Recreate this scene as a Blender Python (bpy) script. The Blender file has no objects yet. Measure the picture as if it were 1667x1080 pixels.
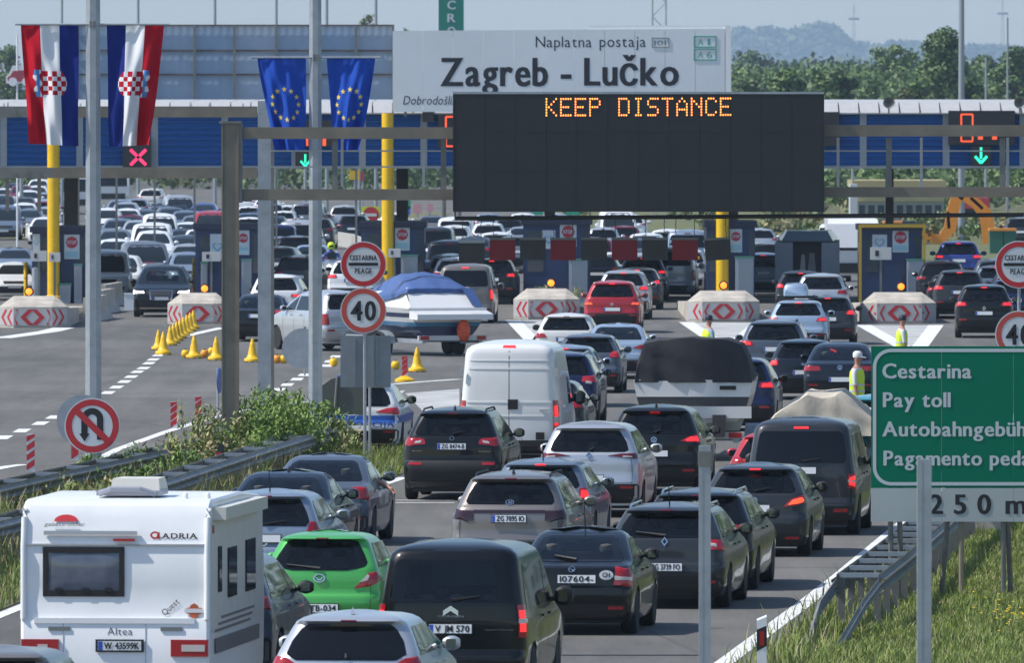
import bpy, bmesh, math, random
import numpy as np
from mathutils import Vector, Matrix
random.seed(7); RNG = np.random.default_rng(7)
SC = bpy.context.scene; COL = SC.collection
R = math.radians
HAZE = 0.000075
# ------------------------------------------------------------------ camera
F = 20000.0; CX = 833.5; CY = 540.0; HC = 7.3; HOR = 170.0
PITCH = math.atan((CY - HOR) / F)
cam = bpy.data.cameras.new('camera'); camo = bpy.data.objects.new('camera', cam); COL.objects.link(camo)
camo.location = (0, 0, HC); camo.rotation_euler = (R(90) - PITCH, 0, 0)
cam.sensor_width = 36.0; cam.lens = 36.0 * F / 1667.0; cam.clip_start = 1.0; cam.clip_end = 30000
cam.dof.use_dof = True; cam.dof.focus_distance = 205.0; cam.dof.aperture_fstop = 13.0
SC.camera = camo
# ------------------------------------------------------------------ light
SUN_AZ = Vector((-0.62, -0.09, 0.0)); SUN_EL = 50.0
az = math.atan2(SUN_AZ.x, SUN_AZ.y)           # clockwise from +Y
world = bpy.data.worlds.new('World'); SC.world = world; world.use_nodes = True
wn = world.node_tree; bg = wn.nodes['Background']
sky = wn.nodes.new('ShaderNodeTexSky'); sky.sky_type = 'NISHITA'; sky.sun_disc = False
sky.sun_elevation = R(SUN_EL); sky.sun_rotation = az; sky.air_density = 1.0; sky.dust_density = 0.6; sky.ozone_density = 2.5; sky.altitude = 100
wn.links.new(sky.outputs[0], bg.inputs[0]); bg.inputs[1].default_value = 0.145
sl = bpy.data.lights.new('sun', 'SUN'); sl.energy = 4.2; sl.angle = R(0.5); sl.color = (1.0, 0.955, 0.88)
so = bpy.data.objects.new('sun', sl); COL.objects.link(so)
d = Vector((math.sin(az) * math.cos(R(SUN_EL)), math.cos(az) * math.cos(R(SUN_EL)), math.sin(R(SUN_EL))))
so.rotation_euler = (-d).to_track_quat('-Z', 'Y').to_euler(); so.location = (-30, 150, 60)
SC.view_settings.view_transform = 'Standard'; SC.view_settings.look = 'None'
SC.view_settings.exposure = 0.25; SC.view_settings.gamma = 1.0; SC.view_settings.use_curve_mapping = False
SC.cycles.use_denoising = True
SC.cycles.max_bounces = 6; SC.cycles.volume_bounces = 0; SC.cycles.transparent_max_bounces = 6
# ------------------------------------------------------------------ pixel helpers
def G(px, py, z=0.0):
    "ground point (X, Y) seen at photo pixel"
    a = (px - CX) / F; b = (CY - py) / F
    dy = math.cos(PITCH) + b * math.sin(PITCH); dz = -math.sin(PITCH) + b * math.cos(PITCH)
    t = (z - HC) / dz
    return a * t, dy * t
def PX(px, d): return (px - CX) * d / F
def PZ(py, d): return HC - math.tan(math.atan((py - CY) / F) + PITCH) * d
def DS(s): return F / s
# ------------------------------------------------------------------ materials
MATS = {}
def mat(name, rgb, rough=0.6, metal=0.0, coat=0.0, noise=0.0, scale=4.0, bump=0.0, emit=0.0, spec=0.5, rgb2=None):
    if name in MATS: return MATS[name]
    m = bpy.data.materials.new(name); m.use_nodes = True; nt = m.node_tree; b = nt.nodes['Principled BSDF']
    b.inputs['Base Color'].default_value = (*rgb, 1); b.inputs['Roughness'].default_value = rough
    b.inputs['Metallic'].default_value = metal; b.inputs['Coat Weight'].default_value = coat
    b.inputs['Coat Roughness'].default_value = 0.04; b.inputs['Specular IOR Level'].default_value = spec
    if emit:
        b.inputs['Emission Color'].default_value = (*rgb, 1); b.inputs['Emission Strength'].default_value = emit
    if noise or bump:
        tc = nt.nodes.new('ShaderNodeTexCoord'); n = nt.nodes.new('ShaderNodeTexNoise')
        n.inputs['Scale'].default_value = scale; n.inputs['Detail'].default_value = 6.0; n.inputs['Roughness'].default_value = 0.65
        nt.links.new(tc.outputs['Object'], n.inputs['Vector'])
        if noise:
            mx = nt.nodes.new('ShaderNodeMix'); mx.data_type = 'RGBA'
            lo = [max(0, c * (1 - noise)) for c in rgb]; hi = list(rgb2) if rgb2 else [min(1, c * (1 + noise)) for c in rgb]
            mx.inputs[6].default_value = (*lo, 1); mx.inputs[7].default_value = (*hi, 1)
            ra = nt.nodes.new('ShaderNodeMapRange'); ra.inputs[1].default_value = 0.3; ra.inputs[2].default_value = 0.7
            nt.links.new(n.outputs['Fac'], ra.inputs[0]); nt.links.new(ra.outputs[0], mx.inputs[0])
            nt.links.new(mx.outputs[2], b.inputs['Base Color'])
        if bump:
            bp = nt.nodes.new('ShaderNodeBump'); bp.inputs['Strength'].default_value = bump; bp.inputs['Distance'].default_value = 0.02
            nt.links.new(n.outputs['Fac'], bp.inputs['Height']); nt.links.new(bp.outputs[0], b.inputs['Normal'])
    MATS[name] = m; return m
def paint(cname):
    if 'paint_' + cname in MATS: return MATS['paint_' + cname]
    rgb, metal = PAINT[cname]
    m = mat('paint_' + cname, rgb, 0.38 if metal else 0.35, min(metal, .25) if max(rgb) < .2 else metal, 0.5, noise=0.035, scale=1.6, spec=.2 if max(rgb) < .2 else .5)
    return m
PAINT = {
 'white': ((.74, .75, .76), 0), 'off_white': ((.66, .66, .64), 0), 'silver': ((.50, .52, .55), .55), 'light_blue': ((.40, .50, .62), .5),
 'grey': ((.20, .215, .235), .5), 'dark_grey': ((.034, .038, .044), .4), 'blue_grey': ((.15, .19, .25), .4), 'black': ((.004, .0045, .005), 0),
 'brown_grey': ((.17, .155, .145), .5), 'taupe': ((.235, .21, .195), .6), 'green': ((.075, .42, .085), .25), 'red': ((.42, .012, .022), .15),
 'dark_red': ((.16, .012, .03), .2), 'navy': ((.012, .02, .075), .25), 'blue': ((.03, .06, .27), .25), 'teal': ((.06, .30, .38), .2),
 'slate': ((.085, .105, .14), .55), 'dark_blue': ((.010, .016, .030), .25), 'steel_blue': ((.26, .32, .40), .5)}
GLASS = mat('tinted_glass', (.004, .005, .006), 0.05, spec=0.35)
GLASS2 = mat('clear_dark_glass', (.012, .016, .017), 0.05, spec=0.5)
def see_glass(name, tint):
    m = bpy.data.materials.new(name); m.use_nodes = True; nt = m.node_tree; nt.nodes.remove(nt.nodes['Principled BSDF'])
    t = nt.nodes.new('ShaderNodeBsdfTransparent'); t.inputs[0].default_value = (*tint, 1); g = nt.nodes.new('ShaderNodeBsdfGlossy'); g.inputs['Roughness'].default_value = .04
    f = nt.nodes.new('ShaderNodeFresnel'); f.inputs[0].default_value = 1.5; mx = nt.nodes.new('ShaderNodeMixShader')
    nt.links.new(f.outputs[0], mx.inputs[0]); nt.links.new(t.outputs[0], mx.inputs[1]); nt.links.new(g.outputs[0], mx.inputs[2]); nt.links.new(mx.outputs[0], nt.nodes['Material Output'].inputs[0])
    MATS[name] = m; return m
SEE = see_glass('see_through_glass', (.80, .85, .83)); SEEF = see_glass('windscreen_glass', (.78, .83, .80))
SEAT = mat('seat_fabric', (.075, .073, .07), .8, noise=.2)
MIRROR = mat('mirror_dark_reflection', (.10, .125, .125), 0.03, 1.0)  # dark green-grey tint stands in for a darker scene reflected from behind
TRIM = mat('black_plastic', (.009, .009, .0095), 0.6, noise=.2, scale=6)
RUBBER = mat('tyre_rubber', (.018, .018, .018), 0.85)
ALLOY = mat('wheel_alloy', (.42, .43, .45), 0.35, 0.9)
CHROME = mat('chrome', (.55, .56, .57), 0.16, 1.0)
RED_LENS = mat('red_lens', (.36, .010, .015), 0.15, coat=.5)
DRED_LENS = mat('dark_red_lens', (.12, .006, .012), 0.1, coat=.6)
CLEAR_LENS = mat('clear_lens', (.55, .50, .48), 0.12, coat=.5)
BRAKE = mat('lit_brake_lens', (1.0, .03, .035), 0.3, emit=.85)
AMBER = mat('lit_amber_lens', (1.0, .22, .02), 0.3, emit=2.2)
HEADL = mat('headlamp_glass', (.72, .75, .78), 0.08, metal=.5, coat=.8)
HEADON = mat('lit_headlamp', (1.0, .97, .9), 0.2, emit=2.5)
PLATEW = mat('plate_white', (.68, .70, .72), 0.4)
EUBLUE = mat('plate_blue', (.02, .07, .42), 0.4)
INK = mat('black_ink', (.012, .012, .014), 0.6)
GALV = mat('galvanised_steel', (.36, .39, .42), 0.5, 0.55, noise=.16, scale=3.0)
GALVD = mat('weathered_galvanised_steel', (.20, .20, .185), 0.6, 0.35, noise=.22, scale=2.0)
BROWNST = mat('weathered_brown_steel', (.215, .185, .145), 0.55, 0.3, noise=.22, scale=1.5)
YELLOW = mat('yellow_paint', (.80, .49, .005), 0.45, noise=.1, scale=3)
CONE = mat('yellow_plastic', (.85, .50, .01), 0.45, noise=.06)
WHITEP = mat('white_road_paint', (.70, .70, .69), 0.75, noise=.2, scale=1.2)
WHITES = mat('white_sign_sheet', (.62, .65, .68), 0.45, noise=.04, scale=.7)
WHITE = mat('white_gloss', (.76, .77, .78), 0.3, coat=.3, noise=.05, scale=1.0)
REDS = mat('red_sign_sheet', (.50, .022, .03), 0.4)
GREYBACK = mat('grey_sign_back', (.22, .25, .28), 0.5, .3, noise=.1)
CONCRETE = mat('concrete', (.45, .41, .35), 0.9, noise=.3, scale=1.8, bump=.4)
# ------------------------------------------------------------------ mesh builder
class MB:
    def __init__(s): s.v = []; s.f = []; s.m = []
    def add(s, vs, fs, mi=0):
        o = len(s.v); s.v.extend([tuple(p) for p in vs]); s.f.extend([tuple(i + o for i in f) for f in fs]); s.m.extend([mi] * len(fs)); return s
    def box(s, x0, x1, y0, y1, z0, z1, mi=0):
        return s.add([(x0, y0, z0), (x1, y0, z0), (x1, y1, z0), (x0, y1, z0), (x0, y0, z1), (x1, y0, z1), (x1, y1, z1), (x0, y1, z1)],
                     [(0, 3, 2, 1), (4, 5, 6, 7), (0, 1, 5, 4), (1, 2, 6, 5), (2, 3, 7, 6), (3, 0, 4, 7)], mi)
    def cbox(s, c, e, mi=0): return s.box(c[0] - e[0] / 2, c[0] + e[0] / 2, c[1] - e[1] / 2, c[1] + e[1] / 2, c[2] - e[2] / 2, c[2] + e[2] / 2, mi)
    def tube(s, pts, r, n=8, mi=0, cap=True):
        pts = [Vector(p) for p in pts]; rs = r if isinstance(r, (list, tuple)) else [r] * len(pts)
        rings = []
        for i, p in enumerate(pts):
            t = (pts[min(i + 1, len(pts) - 1)] - pts[max(i - 1, 0)]).normalized()
            a = t.cross(Vector((0, 0, 1)) if abs(t.z) < .9 else Vector((0, 1, 0))).normalized(); b = a.cross(t).normalized()
            rings.append([p + (a * math.cos(2 * math.pi * k / n + math.pi / n) + b * math.sin(2 * math.pi * k / n + math.pi / n)) * rs[i] for k in range(n)])
        vs = [q for rg in rings for q in rg]; fs = []
        for i in range(len(pts) - 1):
            for k in range(n): fs.append((i * n + k, (i + 1) * n + k, (i + 1) * n + (k + 1) % n, i * n + (k + 1) % n))
        if cap: fs.append(tuple(range(n))); fs.append(tuple(range(len(vs) - 1, len(vs) - n - 1, -1)))
        return s.add(vs, fs, mi)
    def lathe(s, prof, n=16, axis='z', c=(0, 0, 0), mi=0):
        vs = []; fs = []
        for r, h in prof:
            for k in range(n):
                a = 2 * math.pi * k / n; u, w = r * math.cos(a), r * math.sin(a)
                p = (u, w, h) if axis == 'z' else ((h, u, w) if axis == 'x' else (u, h, w))
                vs.append((p[0] + c[0], p[1] + c[1], p[2] + c[2]))
        for i in range(len(prof) - 1):
            for k in range(n): fs.append((i * n + k, i * n + (k + 1) % n, (i + 1) * n + (k + 1) % n, (i + 1) * n + k))
        if prof[0][0] > 1e-6: fs.append(tuple(range(n - 1, -1, -1)))
        if prof[-1][0] > 1e-6: fs.append(tuple(range(len(vs) - n, len(vs))))
        return s.add(vs, fs, mi)
    def prism(s, poly, y0, y1, mi=0):
        "polygon in (x, z) extruded along y"
        n = len(poly); vs = [(x, y0, z) for x, z in poly] + [(x, y1, z) for x, z in poly]
        fs = [tuple(range(n)), tuple(range(2 * n - 1, n - 1, -1))] + [(i, i + n, (i + 1) % n + n, (i + 1) % n) for i in range(n)]
        return s.add(vs, fs, mi)
    def build(s, name, mats, parent=None, smooth=None, loc=None, rot=None):
        me = bpy.data.meshes.new(name); me.from_pydata(s.v, [], s.f)
        ms = mats if isinstance(mats, (list, tuple)) else [mats]
        for m in ms: me.materials.append(m)
        if len(ms) > 1: me.polygons.foreach_set('material_index', s.m)
        bm = bmesh.new(); bm.from_mesh(me)
        bmesh.ops.recalc_face_normals(bm, faces=bm.faces)
        if smooth is not None:
            for f in bm.faces: f.smooth = True
            for e in bm.edges:
                if len(e.link_faces) == 2 and e.calc_face_angle(0) > R(smooth): e.smooth = False
        bm.to_mesh(me); bm.free()
        o = bpy.data.objects.new(name, me); COL.objects.link(o)
        if parent: o.parent = parent
        if loc: o.location = loc
        if rot: o.rotation_euler = rot
        return o
def mesh_obj(name, me, parent=None, loc=None, rot=None):
    o = bpy.data.objects.new(name, me); COL.objects.link(o)
    if parent: o.parent = parent
    if loc: o.location = loc
    if rot: o.rotation_euler = rot
    return o
def tag(o, label=None, cat=None, group=None, kind=None):
    if label: o['label'] = label
    if cat: o['category'] = cat
    if group: o['group'] = group
    if kind: o['kind'] = kind
    return o
def thing(name, label, cat, loc=(0, 0, 0), rz=0.0, group=None):
    o = bpy.data.objects.new(name, None); COL.objects.link(o); o.empty_display_size = .2
    o.location = loc; o.rotation_euler = (0, 0, rz); return tag(o, label, cat, group)
CHILD = {}
def copy_tree(o, parent=None, kids=None):
    c = o.copy(); COL.objects.link(c)
    if parent: c.parent = parent
    for ch in kids[o.name] if kids else list(o.children): copy_tree(ch, c, kids)
    return c
# ------------------------------------------------------------------ lettering: glyphs made once
GLY = {}
def make_glyphs(chars):
    objs = {}
    for bold in (0, 1):
        for ch in chars:
            cu = bpy.data.curves.new('glyph', 'FONT'); cu.body = ch; cu.resolution_u = 3; cu.size = 1.0; cu.fill_mode = 'FRONT'
            cu.offset = 0.010 if bold else 0.0
            o = bpy.data.objects.new('glyph', cu); COL.objects.link(o); objs[(ch, bold)] = o
    dg = bpy.context.evaluated_depsgraph_get(); dg.update()
    for k, o in objs.items():
        me = o.evaluated_get(dg).to_mesh(); vs = [tuple(v.co) for v in me.vertices]; fs = [tuple(p.vertices) for p in me.polygons]
        o.evaluated_get(dg).to_mesh_clear()
        xs = [v[0] for v in vs] or [0]
        GLY[k] = (vs, fs, min(xs), max(xs))
    for o in objs.values():
        cu = o.data; bpy.data.objects.remove(o); bpy.data.curves.remove(cu)
CHARS = 'ABCDEFGHIJKLMNOPQRSTUVWXYZabcdefghijklmnopqrstuvwxyz0123456789-\u010d\u0161\u00fc\u00cb!.:'
make_glyphs(CHARS)
CAP = max(v[1] for v in GLY[('H', 0)][0])
def letters(name, text, cap, m, parent, x, y, z, width=None, bold=0, align='l', slant=0.0, track=0.10, rz=None, tilt=0.0):
    "flat lettering facing -Y, baseline at z; cap height in metres; width fits the string; tilt turns it in its own plane"
    cur = 0.0; vs = []; fs = []; name = 'lettering_print' if name == 'lettering' else name
    for ch in text:
        if ch == ' ': cur += 0.32; continue
        gv, gf, a, b = GLY[(ch, bold)]
        o = len(vs); vs += [(p[0] - a + cur + slant * p[1], p[1]) for p in gv]; fs += [tuple(i + o for i in f) for f in gf]; cur += b - a + track
    cur -= track; sz = cap / CAP; sx = (width / cur) if width else sz; wd = cur * sx
    off = {'l': 0, 'c': -wd / 2, 'r': -wd}[align]
    ct, st = math.cos(tilt), math.sin(tilt); V = []
    for p in vs:
        u, w = p[0] * sx + off, p[1] * sz
        V.append((u * ct - w * st, 0, u * st + w * ct))
    if bold:
        n0 = len(V); f0 = list(fs); bw = cap * .030
        for q in (-1, 1):
            o = len(V); V += [(p[0] + q * bw, -.0006 * (2 + q), p[2]) for p in V[:n0]]; fs += [tuple(i + o for i in f) for f in f0]
    me = bpy.data.meshes.new(name); me.from_pydata(V, [], fs); me.materials.append(m)
    o = mesh_obj(name, me, parent, (x, y, z))
    if rz: o.rotation_euler = rz
    return o
# ------------------------------------------------------------------ vehicles
PRE = {}
PRE['hatch'] = dict(L=4.15, W=1.76, H=1.48,
 rear=[(.13,.12),(.20,.04),(.36,0),(.43,.012),(.46,.055),(.60,.065),(.685,.10),(.72,.165),(.80,.29),(.90,.44),(.925,.465),(.95,.38),(.972,.46),(.99,.75),(1,1.2)],
 front=[(.13,.15),(.2,.04),(.36,0),(.44,.03),(.50,.12),(.56,.35),(.60,.65),(.64,.95),(.68,1.12),(.8,1.5),(.92,1.9),(.96,2.05),(.985,2.2),(1,2.5)],
 wid=[(.13,.93),(.22,.98),(.4,1.0),(.56,.99),(.62,.965),(.66,.935),(.72,.895),(.9,.745),(.94,.70),(.97,.62),(.99,.49),(1,.3)],
 win=[(.80,.70),(.87,.73),(.86,.81),(.81,.915),(.70,.935)], tl=[(.66,.62),(.985,.60),(1.0,.665),(.985,.72),(.80,.71)], plate=.53, wr=.315, bump=.34, belt=.66, winside=(.69,.90))
PRE['suv'] = dict(PRE['hatch'], L=4.5, W=1.85, H=1.66,
 rear=[(.15,.15),(.21,.05),(.34,0),(.40,.01),(.44,.05),(.58,.055),(.675,.085),(.71,.145),(.8,.265),(.9,.37),(.925,.395),(.95,.30),(.972,.38),(.99,.7),(1,1.1)],
 win=[(.80,.695),(.865,.725),(.87,.81),(.81,.91),(.72,.928)], tl=[(.60,.605),(.985,.59),(1,.65),(.985,.69),(.70,.685)], plate=.55, wr=.35, bump=.38, belt=.645, winside=(.67,.905))
PRE['sedan'] = dict(PRE['hatch'], L=4.5, W=1.76, H=1.45,
 rear=[(.14,.13),(.2,.04),(.38,0),(.46,.01),(.48,.045),(.60,.06),(.65,.085),(.672,.15),(.684,.32),(.695,.56),(.715,.66),(.80,.92),(.90,1.28),(.94,1.44),(.97,1.6),(.99,1.85),(1,2.1)],
 front=[(.13,.15),(.2,.04),(.36,0),(.44,.03),(.50,.12),(.56,.35),(.60,.7),(.64,1.0),(.68,1.25),(.8,1.65),(.92,2.02),(.96,2.1),(.985,2.2),(1,2.35)],
 win=[(.82,.715),(.88,.735),(.87,.80),(.82,.92),(.72,.94)], tl=[(.66,.56),(.985,.545),(1.0,.61),(.985,.665),(.70,.665)], plate=.55, belt=.68, winside=(.70,.905))
PRE['mpv'] = dict(PRE['suv'], L=4.4, W=1.83, H=1.66, wr=.32, bump=.34)
PRE['wagon'] = dict(PRE['hatch'], L=4.55, W=1.79, H=1.49)
PRE['van'] = dict(L=4.95, W=1.92, H=1.92,
 rear=[(.13,.1),(.18,.02),(.26,0),(.295,.02),(.32,.05),(.5,.045),(.62,.06),(.75,.115),(.9,.19),(.93,.215),(.955,.235),(.985,.42),(1,1.0)],
 front=[(.13,.15),(.2,.02),(.34,0),(.42,.08),(.47,.3),(.52,.8),(.56,1.1),(.75,1.6),(.9,2.1),(.95,2.3),(.985,2.6),(1,2.9)],
 wid=[(.13,.94),(.2,.98),(.35,1.0),(.5,.995),(.56,.975),(.62,.955),(.9,.865),(.93,.835),(.965,.75),(.988,.60),(1,.4)],
 win=[(.82,.625),(.88,.65),(.885,.76),(.87,.87),(.80,.895)], tl=[(.90,.34),(1,.34),(1,.55),(.91,.55)], plate=.40, wr=.335, bump=.25, belt=.53, winside=(.58,.86))
PRE['panel_van'] = dict(L=5.4, W=2.05, H=2.52,
 rear=[(.10,.12),(.13,.0),(.19,0),(.205,.06),(.45,.065),(.7,.085),(.9,.13),(.94,.155),(.968,.22),(.99,.5),(1,1.0)],
 front=[(.10,.15),(.15,.02),(.26,0),(.32,.08),(.37,.3),(.42,.75),(.46,1.0),(.6,1.4),(.75,1.8),(.85,2.1),(.95,2.5),(.985,2.8),(1,3.1)],
 wid=[(.10,.94),(.16,.98),(.28,1.0),(.42,1.0),(.5,.985),(.9,.90),(.94,.865),(.97,.77),(.99,.6),(1,.42)],
 win=[(.3,.6),(.3,.7)], tl=[(.90,.285),(1,.285),(1,.53),(.905,.53)], plate=.36, wr=.34, bump=.19, belt=.45, winside=(.48,.70))

class Shape:
    def __init__(s, p, lod):
        s.p = p; s.L, s.W, s.H = p['L'], p['W'] / 2, p['H']; s.b = .05; s.r = .16; s.lod = lod; s.see = False
    def R(s, z): t = s.p['rear']; return float(np.interp(z / s.H, [a for a, _ in t], [b for _, b in t]))
    def Fr(s, z): t = s.p['front']; return float(np.interp(z / s.H, [a for a, _ in t], [b for _, b in t]))
    def w(s, z): t = s.p['wid']; return s.W * float(np.interp(z / s.H, [a for a, _ in t], [b for _, b in t]))
    def bow(s, xf, w):
        x = abs(xf) * w; q = (x - (w - s.r)) / s.r
        return s.b * xf * xf + (s.r * (1 - math.sqrt(max(0, 1 - min(1, q) ** 2))) if q > 0 else 0)
    def bar(s, y): return 1 - .045 * abs(2 * (y - s.L / 2) / s.L) ** 3
    def rear(s, xf, z, e=0.0):
        w = s.w(z); y = s.R(z) + s.bow(xf, w); x = xf * w * s.bar(y)
        return (x + (e * (1 if x > 0 else -1) if abs(xf) > .9 else 0), y - e, z + e * .35)
    def frontp(s, xf, z, e=0.0):
        w = s.w(z); y = s.L - s.Fr(z) - s.bow(xf, w) * 1.2; x = xf * w * s.bar(y)
        return (x + (e * (1 if x > 0 else -1) if abs(xf) > .9 else 0), y + e, z + e * .35)
    def side(s, sg, y, z, e=0.0): return (sg * (s.w(z) * s.bar(y) + e), y, z + e * .25)
    def body(s):
        p = s.p
        zs = sorted(set([a for a, _ in p['rear']] + [a for a, _ in p['front']] + [a for a, _ in p['wid']]))
        if s.lod == 0: zs = sorted(zs + [.17, .245, .275, .33, .38])
        if s.see: zs = sorted(zs + [p['win'][0][1] + .018, p['win'][-1][1] - .022, p['belt'] + .055, .895])
        out = []
        for z in zs:
            if not out or z - out[-1] > (.006 if s.lod == 0 else .03) or z == 1.0: out.append(z)
        zs = [z * s.H for z in out]
        rf = [0, .25, .5, .7, .82, .88, .93, .965, .99, 1.0] if s.lod == 0 else [0, .5, .84, .95, 1.0]
        ns = 22 if s.lod == 0 else 5
        rings = []; tagc = None
        for z in zs:
            w = s.w(z); y0, y1 = s.R(z), s.L - s.Fr(z)
            half = [(xf * w, y0 + s.bow(xf, w)) for xf in rf]
            a, b = y0 + s.b + s.r, y1 - 1.2 * (s.b + s.r)
            half += [(w, a + (b - a) * k / (ns + 1)) for k in range(1, ns + 1)]
            half += [(xf * w, y1 - 1.2 * s.bow(xf, w)) for xf in reversed(rf)]
            if tagc is None:
                th = [('R', q) for q in rf] + [('S', 0)] * ns + [('F', q) for q in reversed(rf)]; tagc = th + list(reversed(th[1:-1]))
            half = [(x * s.bar(y), y) for x, y in half]
            ring = half + [(-x, y) for x, y in reversed(half[1:-1])]
            rings.append([[x, y, z] for x, y in ring])
        n = len(rings[0]); mb = MB(); wy = s.wheels(); RA = p['wr'] * 1.13
        nfix = set()
        if s.lod == 0:
            for i, rg in enumerate(rings):
                for j, q in enumerate(rg):
                    if abs(q[0]) < s.W * .9 : continue
                    for cy in wy:
                        dy, dz = q[1] - cy, q[2] - p['wr']; rr = math.hypot(dy, dz)
                        if rr < RA:
                            if dz < -.05: q[1] = cy + (RA if dy > 0 else -RA) * .97; nfix.add((i, j))
                            else:
                                k = RA / max(rr, 1e-4); q[1] = cy + dy * k; q[2] = p['wr'] + dz * k; nfix.add((i, j))
        vs = [q for rg in rings for q in rg]; fs = []
        for i in range(len(rings) - 1):
            for j in range(n):
                k = (j + 1) % n
                if s.see and tagc[j][0] == tagc[k][0] != 'S' and max(tagc[j][1], tagc[k][1]) <= .705:
                    zm = (zs[i] + zs[i + 1]) / 2 / s.H
                    if tagc[j][0] == 'R' and p['win'][0][1] + .015 < zm < p['win'][-1][1] - .02: continue
                    if tagc[j][0] == 'F' and p['belt'] + .05 < zm < .895: continue
                if all(t in nfix for t in ((i, j), (i, k), (i + 1, k), (i + 1, j))): continue
                fs.append((i * n + j, i * n + k, (i + 1) * n + k, (i + 1) * n + j))
        fs.append(tuple(range(n)))
        top = len(vs); cy = sum(q[1] for q in rings[-1]) / n; base = (len(rings) - 1) * n
        for sc, dz in ((.66, .012), (.33, .02)):
            o = len(vs); vs += [[q[0] * sc, cy + (q[1] - cy) * sc, s.H + dz] for q in rings[-1]]
            fs += [(base + j, base + (j + 1) % n, o + (j + 1) % n, o + j) for j in range(n)]; base = o
        fs.append(tuple(range(base, base + n)))
        return mb.add(vs, fs)
    def wheels(s):
        return (s.L * .195, s.L * .80)
    def panel(s, poly, where, e=.006, nr=None, nc=None, sg=1, hole=None):
        "poly: [(xf, zf)] horizontally convex, patched onto the rear or front surface"
        nr = nr or (9 if s.lod == 0 else 4); nc = nc or (12 if s.lod == 0 else 4)
        z0, z1 = min(q[1] for q in poly), max(q[1] for q in poly); rows = []; xf_ = []
        f = s.rear if where == 'rear' else s.frontp
        for i in range(nr + 1):
            z = z0 + (z1 - z0) * (i / nr) * .9998 + (z1 - z0) * .0001; xs = []
            for a, b in zip(poly, poly[1:] + poly[:1]):
                if (a[1] - z) * (b[1] - z) < 0: xs.append(a[0] + (b[0] - a[0]) * (z - a[1]) / (b[1] - a[1]))
            if len(xs) < 2: continue
            l, r = min(xs), max(xs); row = []; xf_.append([(l + (r - l) * k / nc, z) for k in range(nc + 1)])
            for k in range(nc + 1): row.append(f(l + (r - l) * k / nc, z * s.H, e))
            rows.append(row)
        mb = grid_mb(rows, (0, .03 if where == 'rear' else -.03, 0))
        if hole:
            for i in range(len(rows) - 1):
                for k in range(nc):
                    c = [(xf_[i + a][k + b]) for a in (0, 1) for b in (0, 1)]
                    if all(abs(q[0]) < .70 and hole[0] < q[1] < hole[1] for q in c): mb.m[i * nc + k] = 1
        return mb
    def sidepanel(s, sg, za, zb, yl, yr, e=.005):
        nr, nc = (6, 6) if s.lod == 0 else (2, 3); rows = []
        for i in range(nr + 1):
            z = za + (zb - za) * i / nr; a, b = yl(z), yr(z)
            rows.append([s.side(sg, a + (b - a) * k / nc, z, e) for k in range(nc + 1)])
        return grid_mb(rows, (-.03 * sg, 0, 0))
def grid_mb(rows, back):
    mb = MB(); n = len(rows[0]); m = len(rows); vs = [p for r in rows for p in r]; fs = []
    for i in range(m - 1):
        for k in range(n - 1): fs.append((i * n + k, i * n + k + 1, (i + 1) * n + k + 1, (i + 1) * n + k))
    bd = [k for k in range(n)] + [(i + 1) * n - 1 for i in range(1, m)] + [(m - 1) * n + k for k in range(n - 2, -1, -1)] + [i * n for i in range(m - 2, 0, -1)]
    o = len(vs); vs += [(vs[i][0] + back[0], vs[i][1] + back[1], vs[i][2] + back[2]) for i in bd]
    L = len(bd); fs += [(bd[i], bd[(i + 1) % L], o + (i + 1) % L, o + i) for i in range(L)]
    return mb.add(vs, fs)
def sym(poly): return [(-x, z) for x, z in poly] + [(x, z) for x, z in reversed(poly)]
def mir(poly): return [(-x, z) for x, z in poly]
_WH = {}
def wheel_meshes(r, lod):
    k = (round(r, 3), lod)
    if k in _WH: return _WH[k]
    n = 24 if lod == 0 else 10; w = .105
    t = MB().lathe([(r * .66, -w), (r * .93, -w), (r, -w * .7), (r, w * .7), (r * .93, w), (r * .66, w)], n, 'x').build('tyre', RUBBER, None, 35)
    rb = MB(); rb.lathe([(r * .67, .06), (r * .64, .095), (r * .60, .06), (r * .12, .05), (0.0001, .06)], n, 'x', mi=0)
    if lod == 0:
        for q in range(5):
            a = 2 * math.pi * q / 5; ca, sa = math.cos(a), math.sin(a)
            pts = []
            for rr, hw in ((r * .1, .035), (r * .62, .05)):
                for sgn in (-1, 1):
                    for x in (.06, .09): pts.append((x, rr * ca - sgn * hw * sa, rr * sa + sgn * hw * ca))
            rb.add(pts, [(1, 3, 7, 5), (0, 4, 6, 2), (0, 1, 5, 4), (2, 6, 7, 3), (4, 5, 7, 6), (0, 2, 3, 1)], 1)
    rm = rb.build('rim', [mat('rim_dark', (.05, .05, .055), .5, .5), ALLOY] if lod == 0 else ALLOY, None, 35)
    _WH[k] = (t.data, rm.data)
    bpy.data.objects.remove(t); bpy.data.objects.remove(rm)
    return _WH[k]
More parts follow.
